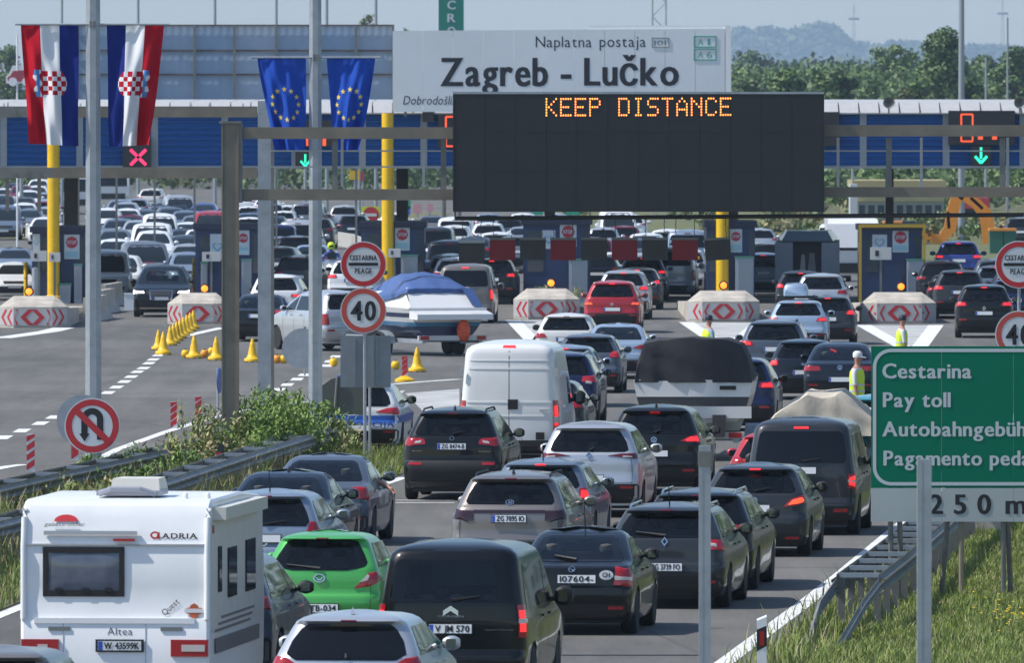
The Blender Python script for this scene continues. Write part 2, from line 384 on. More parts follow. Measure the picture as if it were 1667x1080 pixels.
def plate(parent, s, zf, text, where='rear', strip=True, width=.52, xo=0.0, tilt=8):
    z = zf * s.H; p = s.rear(0, z) if where == 'rear' else s.frontp(0, z)
    root = MB().box(-width / 2, width / 2, -.012, .012, -.055, .055).build('licence_plate', PLATEW, parent, None, (p[0] + xo, p[1] + (-.022 if where == 'rear' else .022), z),
            (R(-tilt) if where == 'rear' else R(tilt), 0, 0 if where == 'rear' else math.pi))
    if s.lod == 0:
        fr = MB()
        for a in ((-width / 2 - .012, width / 2 + .012, -.010, .012, .055, .066), (-width / 2 - .012, width / 2 + .012, -.010, .012, -.066, -.055),
                  (-width / 2 - .012, -width / 2, -.010, .012, -.055, .055), (width / 2, width / 2 + .012, -.010, .012, -.055, .055)): fr.box(*a)
        fr.build('plate_frame', TRIM, root)
        if strip: MB().box(-width / 2 + .003, -width / 2 + .048, -.0145, -.0122, -.05, .05).build('plate_band', EUBLUE, root)
        if text: letters('lettering', text, .078, INK, root, (.022 if strip else 0), -.0155, -.038, width - (.10 if strip else .06), bold=1, align='c')
    return root
def badge(parent, s, zf, kind, size=.09, m=CHROME):
    z = zf * s.H; x, y, _ = s.rear(0, z); mb = MB(); q = size / 2
    dz = (s.R(z + .05) - s.R(z - .05)) / .1
    if kind == 'diamond':
        a = [(0, q * 1.25), (q * .9, 0), (0, -q * 1.25), (-q * .9, 0)]; i_ = [(0, q * .7), (q * .48, 0), (0, -q * .7), (-q * .48, 0)]
        for k in range(4): mb.prism([a[k], a[(k + 1) % 4], i_[(k + 1) % 4], i_[k]], -.012, .02)
    elif kind == 'chevrons':
        for o in (.0, -.42):
            mb.prism([(0, q * (.9 + o)), (q * 1.25, q * (.05 + o)), (q * 1.25, q * (-.32 + o)), (0, q * (.5 + o)), (-q * 1.25, q * (-.32 + o)), (-q * 1.25, q * (.05 + o))], -.012, .02)
    else:
        ex = 1.35 if kind in ('oval', 'wings') else 1.0; n = 18
        for k in range(n):
            a0, a1 = 2 * math.pi * k / n, 2 * math.pi * (k + 1) / n
            mb.prism([(q * ex * math.cos(a0), q * math.sin(a0)), (q * ex * math.cos(a1), q * math.sin(a1)), (q * .78 * ex * math.cos(a1), q * .78 * math.sin(a1)), (q * .78 * ex * math.cos(a0), q * .78 * math.sin(a0))], -.012, .02)
        if kind == 'ring_bolt': mb.prism([(-q * 1.25, .006), (q * .1, .012), (-q * .1, 0), (q * 1.25, -.004), (q * 1.0, -.014), (-q * .1, -.014), (q * .1, 0), (-q * 1.0, -.002)], -.010, .02)
        if kind == 'ring_v':
            mb.prism([(-q * .6, q * .62), (-q * .36, q * .62), (0, -q * .02), (q * .36, q * .62), (q * .6, q * .62), (q * .1, -q * .22), (-q * .1, -q * .22)], -.010, .02)
            mb.prism([(-q * .78, q * .1), (-q * .32, -q * .52), (0, -q * .12), (q * .32, -q * .52), (q * .78, q * .1), (q * .36, -q * .78), (0, -q * .42), (-q * .36, -q * .78)], -.009, .02)
        if kind == 'wings': mb.prism([(-q * 1.1, q * .45), (0, -q * .25), (q * 1.1, q * .45), (q * .3, -q * .5), (-q * .3, -q * .5)], -.010, .02)
        if kind == 'oval': mb.prism([(-q * .55, -q * .6), (-q * .2, -q * .6), (0, -q * .05), (q * .3, -q * .05), (q * .2, -q * .6), (q * .5, -q * .6), (q * .75, q * .6), (q * .45, q * .6), (q * .3, q * .15), (0, q * .15), (0, q * .6), (-q * .3, q * .6)], -.010, .02)
        if kind == 'lion': mb.prism([(-q * .3, -q * .6), (q * .1, -q * .2), (q * .5, -q * .5), (q * .3, q * .2), (q * .1, q * .7), (-q * .4, q * .4), (-q * .1, q * .1)], -.010, .02)
    return mb.build('badge', m, parent, None, (x, y - .006, z), (-math.atan(dz) * .8, 0, 0))
def interior(t, s, p, kind):
    H = s.H; zb = p['belt'] * H; y2 = s.L * .47; y1 = s.R(.75 * H) + (.75 if kind != 'sedan' else .45)
    MB().box(-s.W + .18, s.W - .18, s.R(p['win'][0][1] * H) + .12, s.L - s.Fr((p['belt'] + .03) * H) - .15, .5, zb - .06).build('cabin_floor', SEAT, t)
    def seat(n, x, y, w, hd):
        mb = MB().add([(x - w / 2, y, zb - .1), (x + w / 2, y, zb - .1), (x + w / 2, y + .14, zb - .1), (x - w / 2, y + .14, zb - .1), (x - w * .42, y - .10, zb + .14), (x + w * .42, y - .10, zb + .14), (x + w * .42, y, zb + .14), (x - w * .42, y, zb + .14)], [(0, 1, 5, 4), (1, 2, 6, 5), (2, 3, 7, 6), (3, 0, 4, 7), (4, 5, 6, 7)])
        for hx in hd: mb.lathe([(.0001, zb + .13), (.085, zb + .14), (.105, zb + .19), (.09, zb + .245), (.0001, zb + .26)], 10, 'z', (x + hx, y - .08, 0))
        mb.build(n, SEAT, t, 50)
    seat('front_seat', -.37, y2, .46, (0,)); seat('front_seat', .37, y2, .46, (0,)); seat('rear_seat', 0, y1, 1.16, (-.38, .38) if kind == 'sedan' else (-.38, 0, .38))
    MB().box(-.10, .10, s.L - s.Fr(.87 * H) - .42, s.L - s.Fr(.87 * H) - .39, .845 * H, .885 * H).build('inner_mirror', SEAT, t)
def build_car(name, label, cat, kind, colour, loc, yaw, lod=0, group=None, **o):
    p = dict(PRE[kind]); p.update({k: v for k, v in o.items() if k in ('L', 'W', 'H', 'rear', 'front', 'wid', 'win', 'tl', 'plate', 'wr', 'bump', 'belt', 'winside')})
    s = Shape(p, lod); t = thing(name, label, cat, loc, -yaw, group); pm = paint(colour); H = s.H
    s.see = lod == 0 and o.get('see', kind not in ('van', 'panel_van'))
    s.body().build('body', pm, t, 42)
    lit = o.get('brake', 0); tlm0 = o.get('tlm'); inner = None
    if lod == 0 and (lit or (tlm0 and tlm0.name.startswith('lit'))): inner = tlm0 or BRAKE; tlm = RED_LENS
    else: tlm = tlm0 or (BRAKE if lit else RED_LENS)
    low = o.get('low', True); van = kind in ('van', 'panel_van')
    MB().box(-s.W + .2, s.W - .2, .25, s.L - .25, .16, min(.78, H * .42)).build('underbody', TRIM, t)
    # glass
    if o.get('rear_glass', kind != 'panel_van'):
        rw = s.panel(sym(p['win']), 'rear', .007, 26 if s.see else 12 if lod == 0 else 4, 32 if s.see else 18 if lod == 0 else 6, hole=(p['win'][0][1] + .016, p['win'][-1][1] - .02) if s.see else None).build('rear_window', [o.get('glass', GLASS), SEE] if s.see else o.get('glass', GLASS), t, 40)
        if lod == 0:
            if o.get('wiper', kind != 'sedan'):
                zw = p['win'][0][1] * H + .05; a, b = s.rear(.02, zw - .03, .03), s.rear(o.get('wx', .42), zw + .02, .03)
                MB().tube([a, b], [.022, .011], 5).build('wiper', TRIM, t)
            if o.get('sticker'):
                a = s.rear(o['sticker'][0], o['sticker'][1] * H, .012)
                letters('lettering', o['sticker'][2], .055, PLATEW, t, a[0], a[1] - .01, a[2], bold=1, align='c')
    if kind == 'panel_van' or o.get('split'):
        zlo, zhi = p['bump'] * H + .05, .93 * H; r_ = []
        sm = MB()
        for k in range(14):
            z0, z1 = zlo + (zhi - zlo) * k / 14, zlo + (zhi - zlo) * (k + 1) / 14
            a, b = s.rear(0, z0, .003), s.rear(0, z1, .003); sm.add([(-.006, a[1], z0), (.006, a[1], z0), (.006, b[1], z1), (-.006, b[1], z1)], [(0, 1, 2, 3)])
        sm.build('door_seam', TRIM, t)
    dark = mat('seam_black', (.01, .01, .011), .8)  # near-black colour of the shut lines between body panels
    if lod == 0 and kind not in ('panel_van',):   # tailgate shut lines
        xs = .93 if van else .86; zb = p['bump'] * H + (.02 if not van else .06); zt = p['win'][0][1] * H - .02; sm = MB()
        for sg in (-1, 1):
            rows = []
            for k in range(9):
                z = zb + (zt - zb) * k / 8; rows.append([s.rear(sg * (xs - .004), z, .0025), s.rear(sg * (xs + .004), z, .0025)])
            for k in range(8): sm.add([rows[k][0], rows[k][1], rows[k + 1][1], rows[k + 1][0]], [(0, 1, 2, 3)])
        row = [s.rear(-xs + 2 * xs * k / 16, zb - .005, .0025) for k in range(17)]; row2 = [s.rear(-xs + 2 * xs * k / 16, zb + .004, .0025) for k in range(17)]
        for k in range(16): sm.add([row[k], row[k + 1], row2[k + 1], row2[k]], [(0, 1, 2, 3)])
        sm.build('tailgate_seam', dark, t)
    m_ = s.panel(sym([(.80, p['belt'] + .03), (.86, p['belt'] + .05), (.80, .90), (.7, .93)]), 'front', .006, 20 if s.see else None, 24 if s.see else None, hole=(p['belt'] + .05, .895) if s.see else None).build('windscreen', [GLASS2, SEEF] if s.see else GLASS2, t, 40)
    if s.see: interior(t, s, p, kind)
    za, zb = p['winside'][0] * H, p['winside'][1] * H; mid = s.L * .50; full = o.get('side_glass', kind != 'panel_van')
    for sg in (-1, 1):
        fr = lambda z: s.L - s.Fr(z) - (.42 if van else .34)
        rr = lambda z: s.R(z) + s.b + s.r + (.16 if not kind == 'sedan' else .10)
        s.sidepanel(sg, za, zb, lambda z: mid + .04, fr).build('side_window', GLASS2, t, 40)
        if full:
            s.sidepanel(sg, za, zb, lambda z: max(rr(z), s.L * .30 if lod else 0), lambda z: mid - .04).build('side_window', GLASS2, t, 40)
    if lod == 0:
        for sg in (-1, 1):
            sm = MB()
            for yy in (s.L * .33, mid, s.L * .685):
                zz = [.30 + (za - .33) * q / 6 for q in range(7)]; r0 = [[s.side(sg, yy - .006, z, .003), s.side(sg, yy + .006, z, .003)] for z in zz]
                sm = MB()
                for q in range(6): sm.add([r0[q][0], r0[q][1], r0[q + 1][1], r0[q + 1][0]], [(0, 1, 2, 3)])
                sm.build('door_seam', mat('seam_black', (.01, .01, .011), .8), t)
            for yy in (s.L * .37, mid + .14):
                a = s.side(sg, yy, za - .13, .0); MB().box(min(a[0], a[0] + .028 * sg), max(a[0], a[0] + .028 * sg), yy, yy + .17, za - .15, za - .12).build('door_handle', pm, t)
    # lamps
    for sg in (1, -1):
        poly = p['tl'] if sg > 0 else mir(p['tl'])
        l = s.panel(poly, 'rear', .012, 8 if lod == 0 else 3, 10 if lod == 0 else 3).build('tail_light', tlm, t, 40)
        if inner:
            cx_, cz_ = sum(q[0] for q in poly) / len(poly), sum(q[1] for q in poly) / len(poly)
            cx_ = cx_ * .8 + (.95 if sg > 0 else -.95) * .2
            s.panel([(cx_ + (q[0] - cx_) * .70, cz_ + (q[1] - cz_) * .66) for q in poly], 'rear', .0155, 6, 8).build('lit_lamp', inner, l, 40)
        if lod == 0 and o.get('clear'):
            cp = o['clear'] if sg > 0 else mir(o['clear'])
            s.panel(cp, 'rear', .017, 4, 5).build('reversing_lamp', o.get('clearm', CLEAR_LENS), l, 40)
    if o.get('third', 1):
        tz = o.get('third_z', .948 if not van else .93); tw = .15 if not van else .16
        if kind == 'sedan': tz, tw = .925, .14
        if kind != 'sedan' or lit: s.panel(sym([(tw, tz - .009), (tw, tz + .009)]), 'rear', .011, 2, 6).build('brake_light', BRAKE if lit else DRED_LENS, t)
    # bumper
    if low:
        bt = p['bump']
        s.panel(sym([(.93, min(q for q, _ in p['rear']) + .005), (.985, .2), (.985, bt - .02), (.94, bt)]), 'rear', .008, 8 if lod == 0 else 3, 20 if lod == 0 else 6).build('rear_bumper', o.get('bm', TRIM), t, 40)
    if lod == 0:
        for sg in (-1, 1):
            s.panel([(sg * .62, bt_ := p['bump'] - .05), (sg * .88, bt_), (sg * .88, bt_ + .03), (sg * .62, bt_ + .03)], 'rear', .013, 2, 4).build('reflector', RED_LENS, t)
    else: bt_ = 0
    # front
    hz = .50 if not van else .40
    if kind == 'panel_van': hz = .31
    for sg in (1, -1):
        hp = [(.60, hz - .03), (.99, hz - .045), (1.0, hz + .03), (.66, hz + .02)]
        s.panel(hp if sg > 0 else mir(hp), 'front', .012, 4 if lod == 0 else 2, 6 if lod == 0 else 3).build('headlight', HEADON if o.get('lights') else HEADL, t, 40)
    s.panel(sym([(.50, hz - .05), (.56, hz + .02)]), 'front', .010, 3, 8).build('grille', TRIM, t, 40)
    s.panel(sym([(.8, hz - .30), (.86, hz - .12)]), 'front', .008, 3, 8).build('front_bumper', TRIM, t, 40)
    if o.get('face'):
        s.panel(sym([(.40, hz - .16), (.44, hz + .03)]), 'front', .016, 8, 12).build('grille_frame', CHROME, t, 40); gq = s.panel(sym([(.36, hz - .145), (.40, hz + .018)]), 'front', .021, 8, 12).build('grille', TRIM, t, 40)
        for q in range(-5, 6): s.panel([(.066 * q - .008, hz - .14), (.066 * q + .008, hz - .14), (.066 * q + .008, hz + .014), (.066 * q - .008, hz + .014)], 'front', .025, 6, 2).build('grille_bar', mat('dark_chrome', (.22, .22, .23), .3, .9), gq)
        s.panel(sym([(.80, hz - .34), (.86, hz - .31)]), 'front', .014, 3, 12).build('bumper_trim', CHROME, t, 40)
    if lod or o.get('face'): plate(t, s, hz - .13, None, 'front')
    plate(t, s, p['plate'], o.get('ptext'), 'rear', o.get('strip', True), o.get('pw', .52), o.get('px', 0))
    # wheels
    tm, rm = wheel_meshes(p['wr'], lod)
    for y in s.wheels():
        for sg in (-1, 1):
            w = mesh_obj('wheel', tm, t, (sg * (s.W - .125), y, p['wr']), (0, 0, 0 if sg > 0 else math.pi))
            mesh_obj('rim', rm, w)
    # mirrors
    my = s.L - s.Fr(za) - (.55 if not van else .45); mz = za + .05; k = 1.0 if not van else 1.45
    if kind == 'panel_van': k = 1.7; mz += .05
    for sg in (-1, 1):
        x0 = s.w(mz) * s.bar(my); n = 10 if lod == 0 else 6
        mb = MB(); rings = []
        for q in range(n + 1):
            u = q / n; rr = math.sin(math.pi * min(1, max(0, .08 + u * .84))) ** .45
            rings.append([(sg * (x0 + .04 + u * .20 * (k ** .3)), my + .055 * math.cos(a) * rr * 1.0 + (.04 if math.cos(a) > 0 else 0) * rr, mz + .085 * k * math.sin(a) * rr) for a in [2 * math.pi * h / 12 for h in range(12)]])
        vs = [v for rg in rings for v in rg]
        mb.add(vs, [(i * 12 + h, i * 12 + (h + 1) % 12, (i + 1) * 12 + (h + 1) % 12, (i + 1) * 12 + h) for i in range(n) for h in range(12)] + [tuple(range(12)), tuple(range(n * 12, n * 12 + 12))])
        mb.box(min(sg * (x0 - .05), sg * (x0 + .08)), max(sg * (x0 - .05), sg * (x0 + .08)), my, my + .06, mz - .05 * k, mz - .01)
        mo = mb.build('side_mirror', TRIM if o.get('mirror_black', colour in ('white', 'black', 'dark_grey', 'off_white')) else pm, t, 50)
        if lod == 0:
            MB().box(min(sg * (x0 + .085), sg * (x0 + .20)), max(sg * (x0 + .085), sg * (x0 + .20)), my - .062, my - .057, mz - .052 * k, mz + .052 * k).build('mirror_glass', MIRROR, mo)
    if lod == 0:
        if o.get('badge'): badge(t, s, o.get('bz', .61), o['badge'], o.get('bs', .10))
        for tx in o.get('texts', ()):      # (string, xf, zf, cap, width)
            a = s.rear(tx[1], tx[2] * H, .02); letters('lettering', tx[0], tx[3], CHROME, t, a[0], a[1], a[2], tx[4], bold=0, align='c')
        if o.get('rails'):
            for sg in (-1, 1):
                pts = []
                for q in range(9):
                    xr0 = s.w(.955 * H) * .93; y = s.R(.968 * H) + .22 + (s.L * .44) * q / 8; tr = p['rear']; tw = p['wid']
                    zs_ = min(float(np.interp(y - .06, [b for _, b in tr if _ > .95], [a for a, _ in tr if a > .95])), float(np.interp(-xr0 / s.W, [-b for a, b in tw if a > .88], [a for a, b in tw if a > .88]))) * H
                    pts.append((sg * xr0, y, zs_ + (.042 if 0 < q < 8 else -.015)))
                MB().tube(pts, .018, 6).build('roof_rail', CHROME if o['rails'] == 'c' else TRIM, t, 60)
        an = o.get('ant')
        if an == 'fin':
            y0 = s.R(.985 * H) + .15
            MB().add([(-.03, y0 - .02, H - .01), (.03, y0 - .02, H - .01), (0, y0 + .17, H - .01), (0, y0, H + .075)], [(0, 1, 3), (1, 2, 3), (2, 0, 3), (0, 2, 1)]).build('antenna', o.get('am', TRIM), t)
        elif an == 'mast':
            y0 = s.R(.985 * H) + .2
            MB().tube([(0, y0, H - .01), (0, y0 - .14, H + .32)], [.012, .005], 5).build('antenna', TRIM, t)
    return t, s
def yaw_at(d): return R(float(np.interp(d, [130, 190, 245, 310, 420], [6.0, 5.9, 4.2, 2.8, 2.0])))
NEAR = []
def car(name, label, kind, xc, y, colour, yaw=None, flip=False, **o):
    X, Y = G(xc, y); yw = yaw_at(Y) if yaw is None else R(yaw)
    if flip:      # the photo shows its front: (xc, y) is the foot of the front
        yw = yw + math.pi; L = o.get('L', PRE[kind]['L'])
        X, Y = X - math.sin(yw) * L, Y - math.cos(yw) * L
    cat = {'van': 'van', 'panel_van': 'van'}.get(kind, 'car')
    lod = o.pop('lod', 0)
    return build_car(name, label, cat, kind, colour, (X, Y, 0), yw, lod, o.pop('group', None), **o)
# ------------------------------------------------------------------ ground, roads, paint
def sheet(name, pts, z, m, kind='structure'):
    o = MB().add([(x, y, z) for x, y in pts], [tuple(range(len(pts)))]).build(name, m); return tag(o, kind=kind)
def asphalt_mat():
    m = bpy.data.materials.new('asphalt'); m.use_nodes = True; nt = m.node_tree; b = nt.nodes['Principled BSDF']; b.inputs['Roughness'].default_value = .88
    b.inputs['Specular IOR Level'].default_value = .25
    tc = nt.nodes.new('ShaderNodeTexCoord'); L = nt.links
    def noise(scale, vec, det=6):
        n = nt.nodes.new('ShaderNodeTexNoise'); n.inputs['Scale'].default_value = scale; n.inputs['Detail'].default_value = det; n.inputs['Roughness'].default_value = .7
        L.new(vec, n.inputs['Vector']); return n.outputs['Fac']
    mp = nt.nodes.new('ShaderNodeMapping'); mp.inputs['Scale'].default_value = (1.0, .06, 1); L.new(tc.outputs['Object'], mp.inputs['Vector'])
    streak = noise(1.1, mp.outputs[0]); patch = noise(.05, tc.outputs['Object'], 4); fine = noise(9, tc.outputs['Object'], 8)
    def mul(a, k, c):
        n = nt.nodes.new('ShaderNodeMath'); n.operation = 'MULTIPLY_ADD'; L.new(a, n.inputs[0]); n.inputs[1].default_value = k
        if isinstance(c, float): n.inputs[2].default_value = c
        else: L.new(c, n.inputs[2])
        return n.outputs[0]
    vo = nt.nodes.new('ShaderNodeTexVoronoi'); vo.feature = 'DISTANCE_TO_EDGE'; vo.inputs['Scale'].default_value = .11
    wr = nt.nodes.new('ShaderNodeMapping'); wr.inputs['Scale'].default_value = (1.0, .35, 1); L.new(tc.outputs['Object'], wr.inputs['Vector'])
    wn_ = nt.nodes.new('ShaderNodeTexNoise'); wn_.inputs['Scale'].default_value = .9; L.new(wr.outputs[0], wn_.inputs['Vector'])
    va = nt.nodes.new('ShaderNodeMix'); va.data_type = 'VECTOR'; va.inputs[0].default_value = .12; L.new(wr.outputs[0], va.inputs[4]); L.new(wn_.outputs['Color'], va.inputs[5]); L.new(va.outputs[1], vo.inputs['Vector'])
    ck = nt.nodes.new('ShaderNodeMapRange'); ck.inputs[1].default_value = .0; ck.inputs[2].default_value = .006; ck.inputs[3].default_value = -.35; ck.inputs[4].default_value = 0; L.new(vo.outputs['Distance'], ck.inputs[0])
    sp = noise(.7, tc.outputs['Object'], 3); st = nt.nodes.new('ShaderNodeMapRange'); st.inputs[1].default_value = .66; st.inputs[2].default_value = .74; st.inputs[3].default_value = 0; st.inputs[4].default_value = -.25; L.new(sp, st.inputs[0])
    ad = nt.nodes.new('ShaderNodeMath'); ad.operation = 'ADD'; L.new(ck.outputs[0], ad.inputs[0]); L.new(st.outputs[0], ad.inputs[1])
    ad2 = nt.nodes.new('ShaderNodeMath'); ad2.operation = 'ADD'; L.new(mul(streak, 1.0, mul(patch, 1.0, mul(fine, .35, -.68))), ad2.inputs[0]); L.new(ad.outputs[0], ad2.inputs[1])
    v = ad2.outputs[0]
    cr = nt.nodes.new('ShaderNodeValToRGB'); cr.color_ramp.elements[0].position = .25; cr.color_ramp.elements[0].color = (.098, .095, .088, 1)
    cr.color_ramp.elements[1].position = .75; cr.color_ramp.elements[1].color = (.168, .161, .148, 1); L.new(v, cr.inputs[0]); L.new(cr.outputs[0], b.inputs['Base Color'])
    bp = nt.nodes.new('ShaderNodeBump'); bp.inputs['Strength'].default_value = .4; bp.inputs['Distance'].default_value = .01; L.new(fine, bp.inputs['Height']); L.new(bp.outputs[0], b.inputs['Normal'])
    return m
ASPH = asphalt_mat()
EARTH = mat('dry_grass_ground', (.085, .095, .032), .95, noise=.35, scale=.35, rgb2=(.155, .145, .065))
VERGE = mat('verge_soil', (.075, .09, .03), .95, noise=.35, scale=.8, rgb2=(.13, .125, .055))
sheet('ground', [(-900, -60), (900, -60), (2900, 17600), (-2900, 17600)], -.06, EARTH)
RIGHT = [(-60, -11.0), (100, -1.6), (130, .62), (160, 2.75), (185, 4.72), (215, 6.9), (245, 9.2), (300, 12.6), (350, 16.6), (400, 21), (460, 25)]
def xr(y): return float(np.interp(y, [a for a, _ in RIGHT], [b for _, b in RIGHT]))
road = [(xr(y) + .75, y) for y in (-60, 100, 115, 130, 145, 160, 172, 185, 200, 215, 245, 300, 350, 400, 460)]
road += [(26, 520), (24, 600), (16, 700), (9, 800), (2, 1000), (-3, 1300), (-34, 1300), (-36, 900), (-40, 700), (-46, 520), (-44, 300), (-38, 100), (-34, -60)]
sheet('road', road, 0.0, ASPH)
def strip(name, pts, w, z=.006, m=WHITEP):
    "painted line along (x, y) points, width w across x"
    vs = []; fs = []
    for x, y in pts: vs += [(x - w / 2, y, z), (x + w / 2, y, z)]
    for i in range(len(pts) - 1): fs.append((2 * i, 2 * i + 1, 2 * i + 3, 2 * i + 2))
    return tag(MB().add(vs, fs).build(name, m), kind='structure')
strip('edge_line', [(xr(y), y) for y in range(60, 441, 10)], .26)
# median edge line on the far side, and gore paint
def gpts(l): return [G(x, y) for x, y in l]
strip('edge_line', gpts([(-40, 860), (60, 800), (192, 732), (270, 704), (347, 680), (430, 662), (498, 655)]), .22)
strip('edge_line', gpts([(-10, 765), (15, 760), (40, 757)]), .3)
strip('edge_line', gpts([(0, 551), (30, 547), (80, 540), (104, 534)]), .7)
strip('edge_line', gpts([(300, 548), (330, 541), (362, 534)]), .35)
strip('lane_line', gpts([(640, 626), (690, 622), (748, 618)]), .3)
DASH = [(5, 713), (35, 702), (65, 690), (87, 680), (175, 640), (189, 631), (202, 622), (213, 614), (223, 606), (233, 600), (242, 592), (249, 586), (257, 579),
        (453, 635), (467, 627), (483, 618), (495, 611), (532, 596), (537, 589), (546, 581)]
dm = MB()
for i, (x, y) in enumerate(DASH):
    X, Y = G(x, y); L_ = 3.0
    me = MB().add([(-.15, -L_ / 2, 0), (.15, -L_ / 2, 0), (.17, L_ / 2, 0), (-.13, L_ / 2, 0)], [(0, 1, 2, 3)]).build('lane_dash', WHITEP, None, None, (X, Y, .006)); tag(me, kind='structure')
# chevron gore in front of every island, worn to grey between two white arms
WORN = mat('worn_road_paint', (.42, .42, .41), .85, noise=.35, scale=.5)
for (tip, l, r) in (((873, 556), (835, 522), (900, 521)), ((1184, 566), (1117, 525), (1237, 526)), ((1487, 572), (1406, 530), (1524, 530)), ((60, 600), (-10, 536), (104, 535))):
    a, b, c = G(*tip), G(*l), G(*r)
    if tip[0] > 100:
        strip('gore_line', [(a[0] - .1, a[1]), b], .5, .010); strip('gore_line', [(a[0] + .1, a[1]), c], .5, .010)
        sheet('gore_paint', [a, c, b], .005, WORN)
a = gpts([(660, 641), (748, 634), (748, 662), (690, 672)]); sheet('gore_paint', a, .005, WORN)
sheet('gore_paint', gpts([(498, 652), (660, 636), (650, 646), (520, 664)]), .005, WORN)
# transverse lines across the near lanes
strip('stop_line', gpts([(640, 816), (690, 815.6), (745, 815)]), .12) if False else None
for yy, x0, x1 in ((815.5, 632, 740), (819.5, 632, 740)):
    p, q = G(x0, yy), G(x1, yy); sheet('cross_line', [(p[0], p[1] - .12), (q[0], p[1] - .12), (q[0], p[1] + .12), (p[0], p[1] + .12)], .006, WHITEP)
EXPJ = mat('tar_joint', (.03, .03, .032), .8)
for yy, x0, x1 in ((884, 600, 760), (1068, 880, 1150)):
    p, q = G(x0, yy), G(x1, yy); sheet('road_joint', [(p[0], p[1] - .15), (q[0], p[1] - .15), (q[0], p[1] + .15), (p[0], p[1] + .15)], .006, EXPJ)
# ------------------------------------------------------------------ median strip, verge, grass
RAILN = [(-16.9, 110), (-12.6, 150), (-10.2, 174), (-8.04, 193), (-6.04, 214.4), (-4.8, 233), (-3.62, 250)]       # near rail (X, Y)
RAILF = [(-17.6, 110), (-14.6, 150), (-11.6, 185), (-8.93, 214), (-6.66, 236.5), (-4.9, 255), (-4.25, 262)]
MEDGE = [(x - .18, y) for x, y in [G(*q) for q in [(-120, 1052), (0, 1003), (120, 955), (300, 890), (480, 833), (600, 797), (658, 778)]]]
nb, fb = [(x + .5, y) for x, y in RAILN], [(x - .5, y) for x, y in RAILF]
sheet('median_strip', [(-16.2, 110), *MEDGE, (-1.75, 250), (-2.2, 263)] + fb[::-1], .012, VERGE)
def blades(name, n, area, h, seed, cols, wid=.018, lean=.5, z0=0.0, label=None):
    "area(rng, n) -> (n, 2) points; bent two-segment blades in three tones"
    rng = np.random.default_rng(seed); P = area(rng, n); n = len(P)
    hh = h(rng, n, P); az_ = rng.uniform(0, 2 * np.pi, n); ln = rng.uniform(.1, lean, n) * hh
    dx, dy = np.cos(az_) * ln, np.sin(az_) * ln; px_, py_ = -np.sin(az_) * wid * (1 + hh), np.cos(az_) * wid * (1 + hh)
    ang = rng.uniform(0, 2 * np.pi, n); wx = np.cos(ang) * wid * (.6 + hh); wy = np.sin(ang) * wid * (.6 + hh)
    V = np.zeros((n, 5, 3)); z = np.full(n, z0)
    V[:, 0] = np.stack([P[:, 0] - wx, P[:, 1] - wy, z], 1); V[:, 1] = np.stack([P[:, 0] + wx, P[:, 1] + wy, z], 1)
    V[:, 2] = np.stack([P[:, 0] + dx * .35 - wx * .8, P[:, 1] + dy * .35 - wy * .8, z + hh * .6], 1); V[:, 3] = np.stack([P[:, 0] + dx * .35 + wx * .8, P[:, 1] + dy * .35 + wy * .8, z + hh * .6], 1)
    V[:, 4] = np.stack([P[:, 0] + dx, P[:, 1] + dy, z + hh], 1)
    base = np.arange(n)[:, None] * 5
    tri = np.concatenate([base + np.array([[0, 1, 3]]), base + np.array([[0, 3, 2]]), base + np.array([[2, 3, 4]])], 1).reshape(-1, 3)
    me = bpy.data.meshes.new(name); me.vertices.add(n * 5); me.vertices.foreach_set('co', V.reshape(-1)); nt_ = len(tri)
    me.loops.add(nt_ * 3); me.loops.foreach_set('vertex_index', tri.reshape(-1).astype(np.int32)); me.polygons.add(nt_)
    me.polygons.foreach_set('loop_start', np.arange(0, nt_ * 3, 3, dtype=np.int32)); me.polygons.foreach_set('loop_total', np.full(nt_, 3, dtype=np.int32))
    for m in cols: me.materials.append(m)
    k = rng.integers(0, len(cols), n); me.polygons.foreach_set('material_index', np.repeat(k, 3).astype(np.int32)); me.update()
    o = bpy.data.objects.new(name, me); COL.objects.link(o); return tag(o, kind='stuff')
def leafmat(n, c, tr=.35):
    m = mat(n, c, .6, noise=.25, scale=.6); b = m.node_tree.nodes['Principled BSDF']
    b.inputs['Transmission Weight'].default_value = 0; b.inputs['Subsurface Weight'].default_value = 0
    return m
GR = [leafmat('grass_green', (.15, .225, .03)), leafmat('grass_light', (.22, .28, .05)), leafmat('grass_olive', (.19, .22, .045)), leafmat('grass_straw', (.36, .33, .15))]
WD = [leafmat('weed_green', (.14, .23, .035)), leafmat('weed_light', (.22, .31, .06)), leafmat('weed_dark', (.085, .15, .03)), leafmat('weed_straw', (.36, .30, .16))]
sheet('grass_verge', [(xr(y) + .6, y) for y in (60, 100, 130, 160, 185, 215, 245, 300)] + [(60, 300), (60, 60)], .012, VERGE)
def area_right(rng, n):
    y = 125 + (265 - 125) * rng.random(n) ** 1.3; x = np.interp(y, [a for a, _ in RIGHT], [b for _, b in RIGHT]) + .45 + rng.random(n) * (np.maximum(.2, .043 * y - np.interp(y, [a for a, _ in RIGHT], [b for _, b in RIGHT])) + .8)
    return np.stack([x, y], 1)
def h_right(rng, n, P):
    c = .5 + .5 * np.sin(P[:, 0] * 1.7 + 2 * np.sin(P[:, 1] * .23)) * np.sin(P[:, 1] * .41 + P[:, 0]); return (.04 + .085 * rng.random(n) ** 1.5) * (.7 + .7 * c)
blades('verge_grass', 210000, area_right, h_right, 3, [GR[0], GR[1], GR[2], GR[0], GR[0], GR[1], GR[0], GR[1], GR[3]], .0085, .9, .012)
def area_bare(rng, n):
    P = area_right(rng, n); k = rng.random(n) < .5; return P[k]
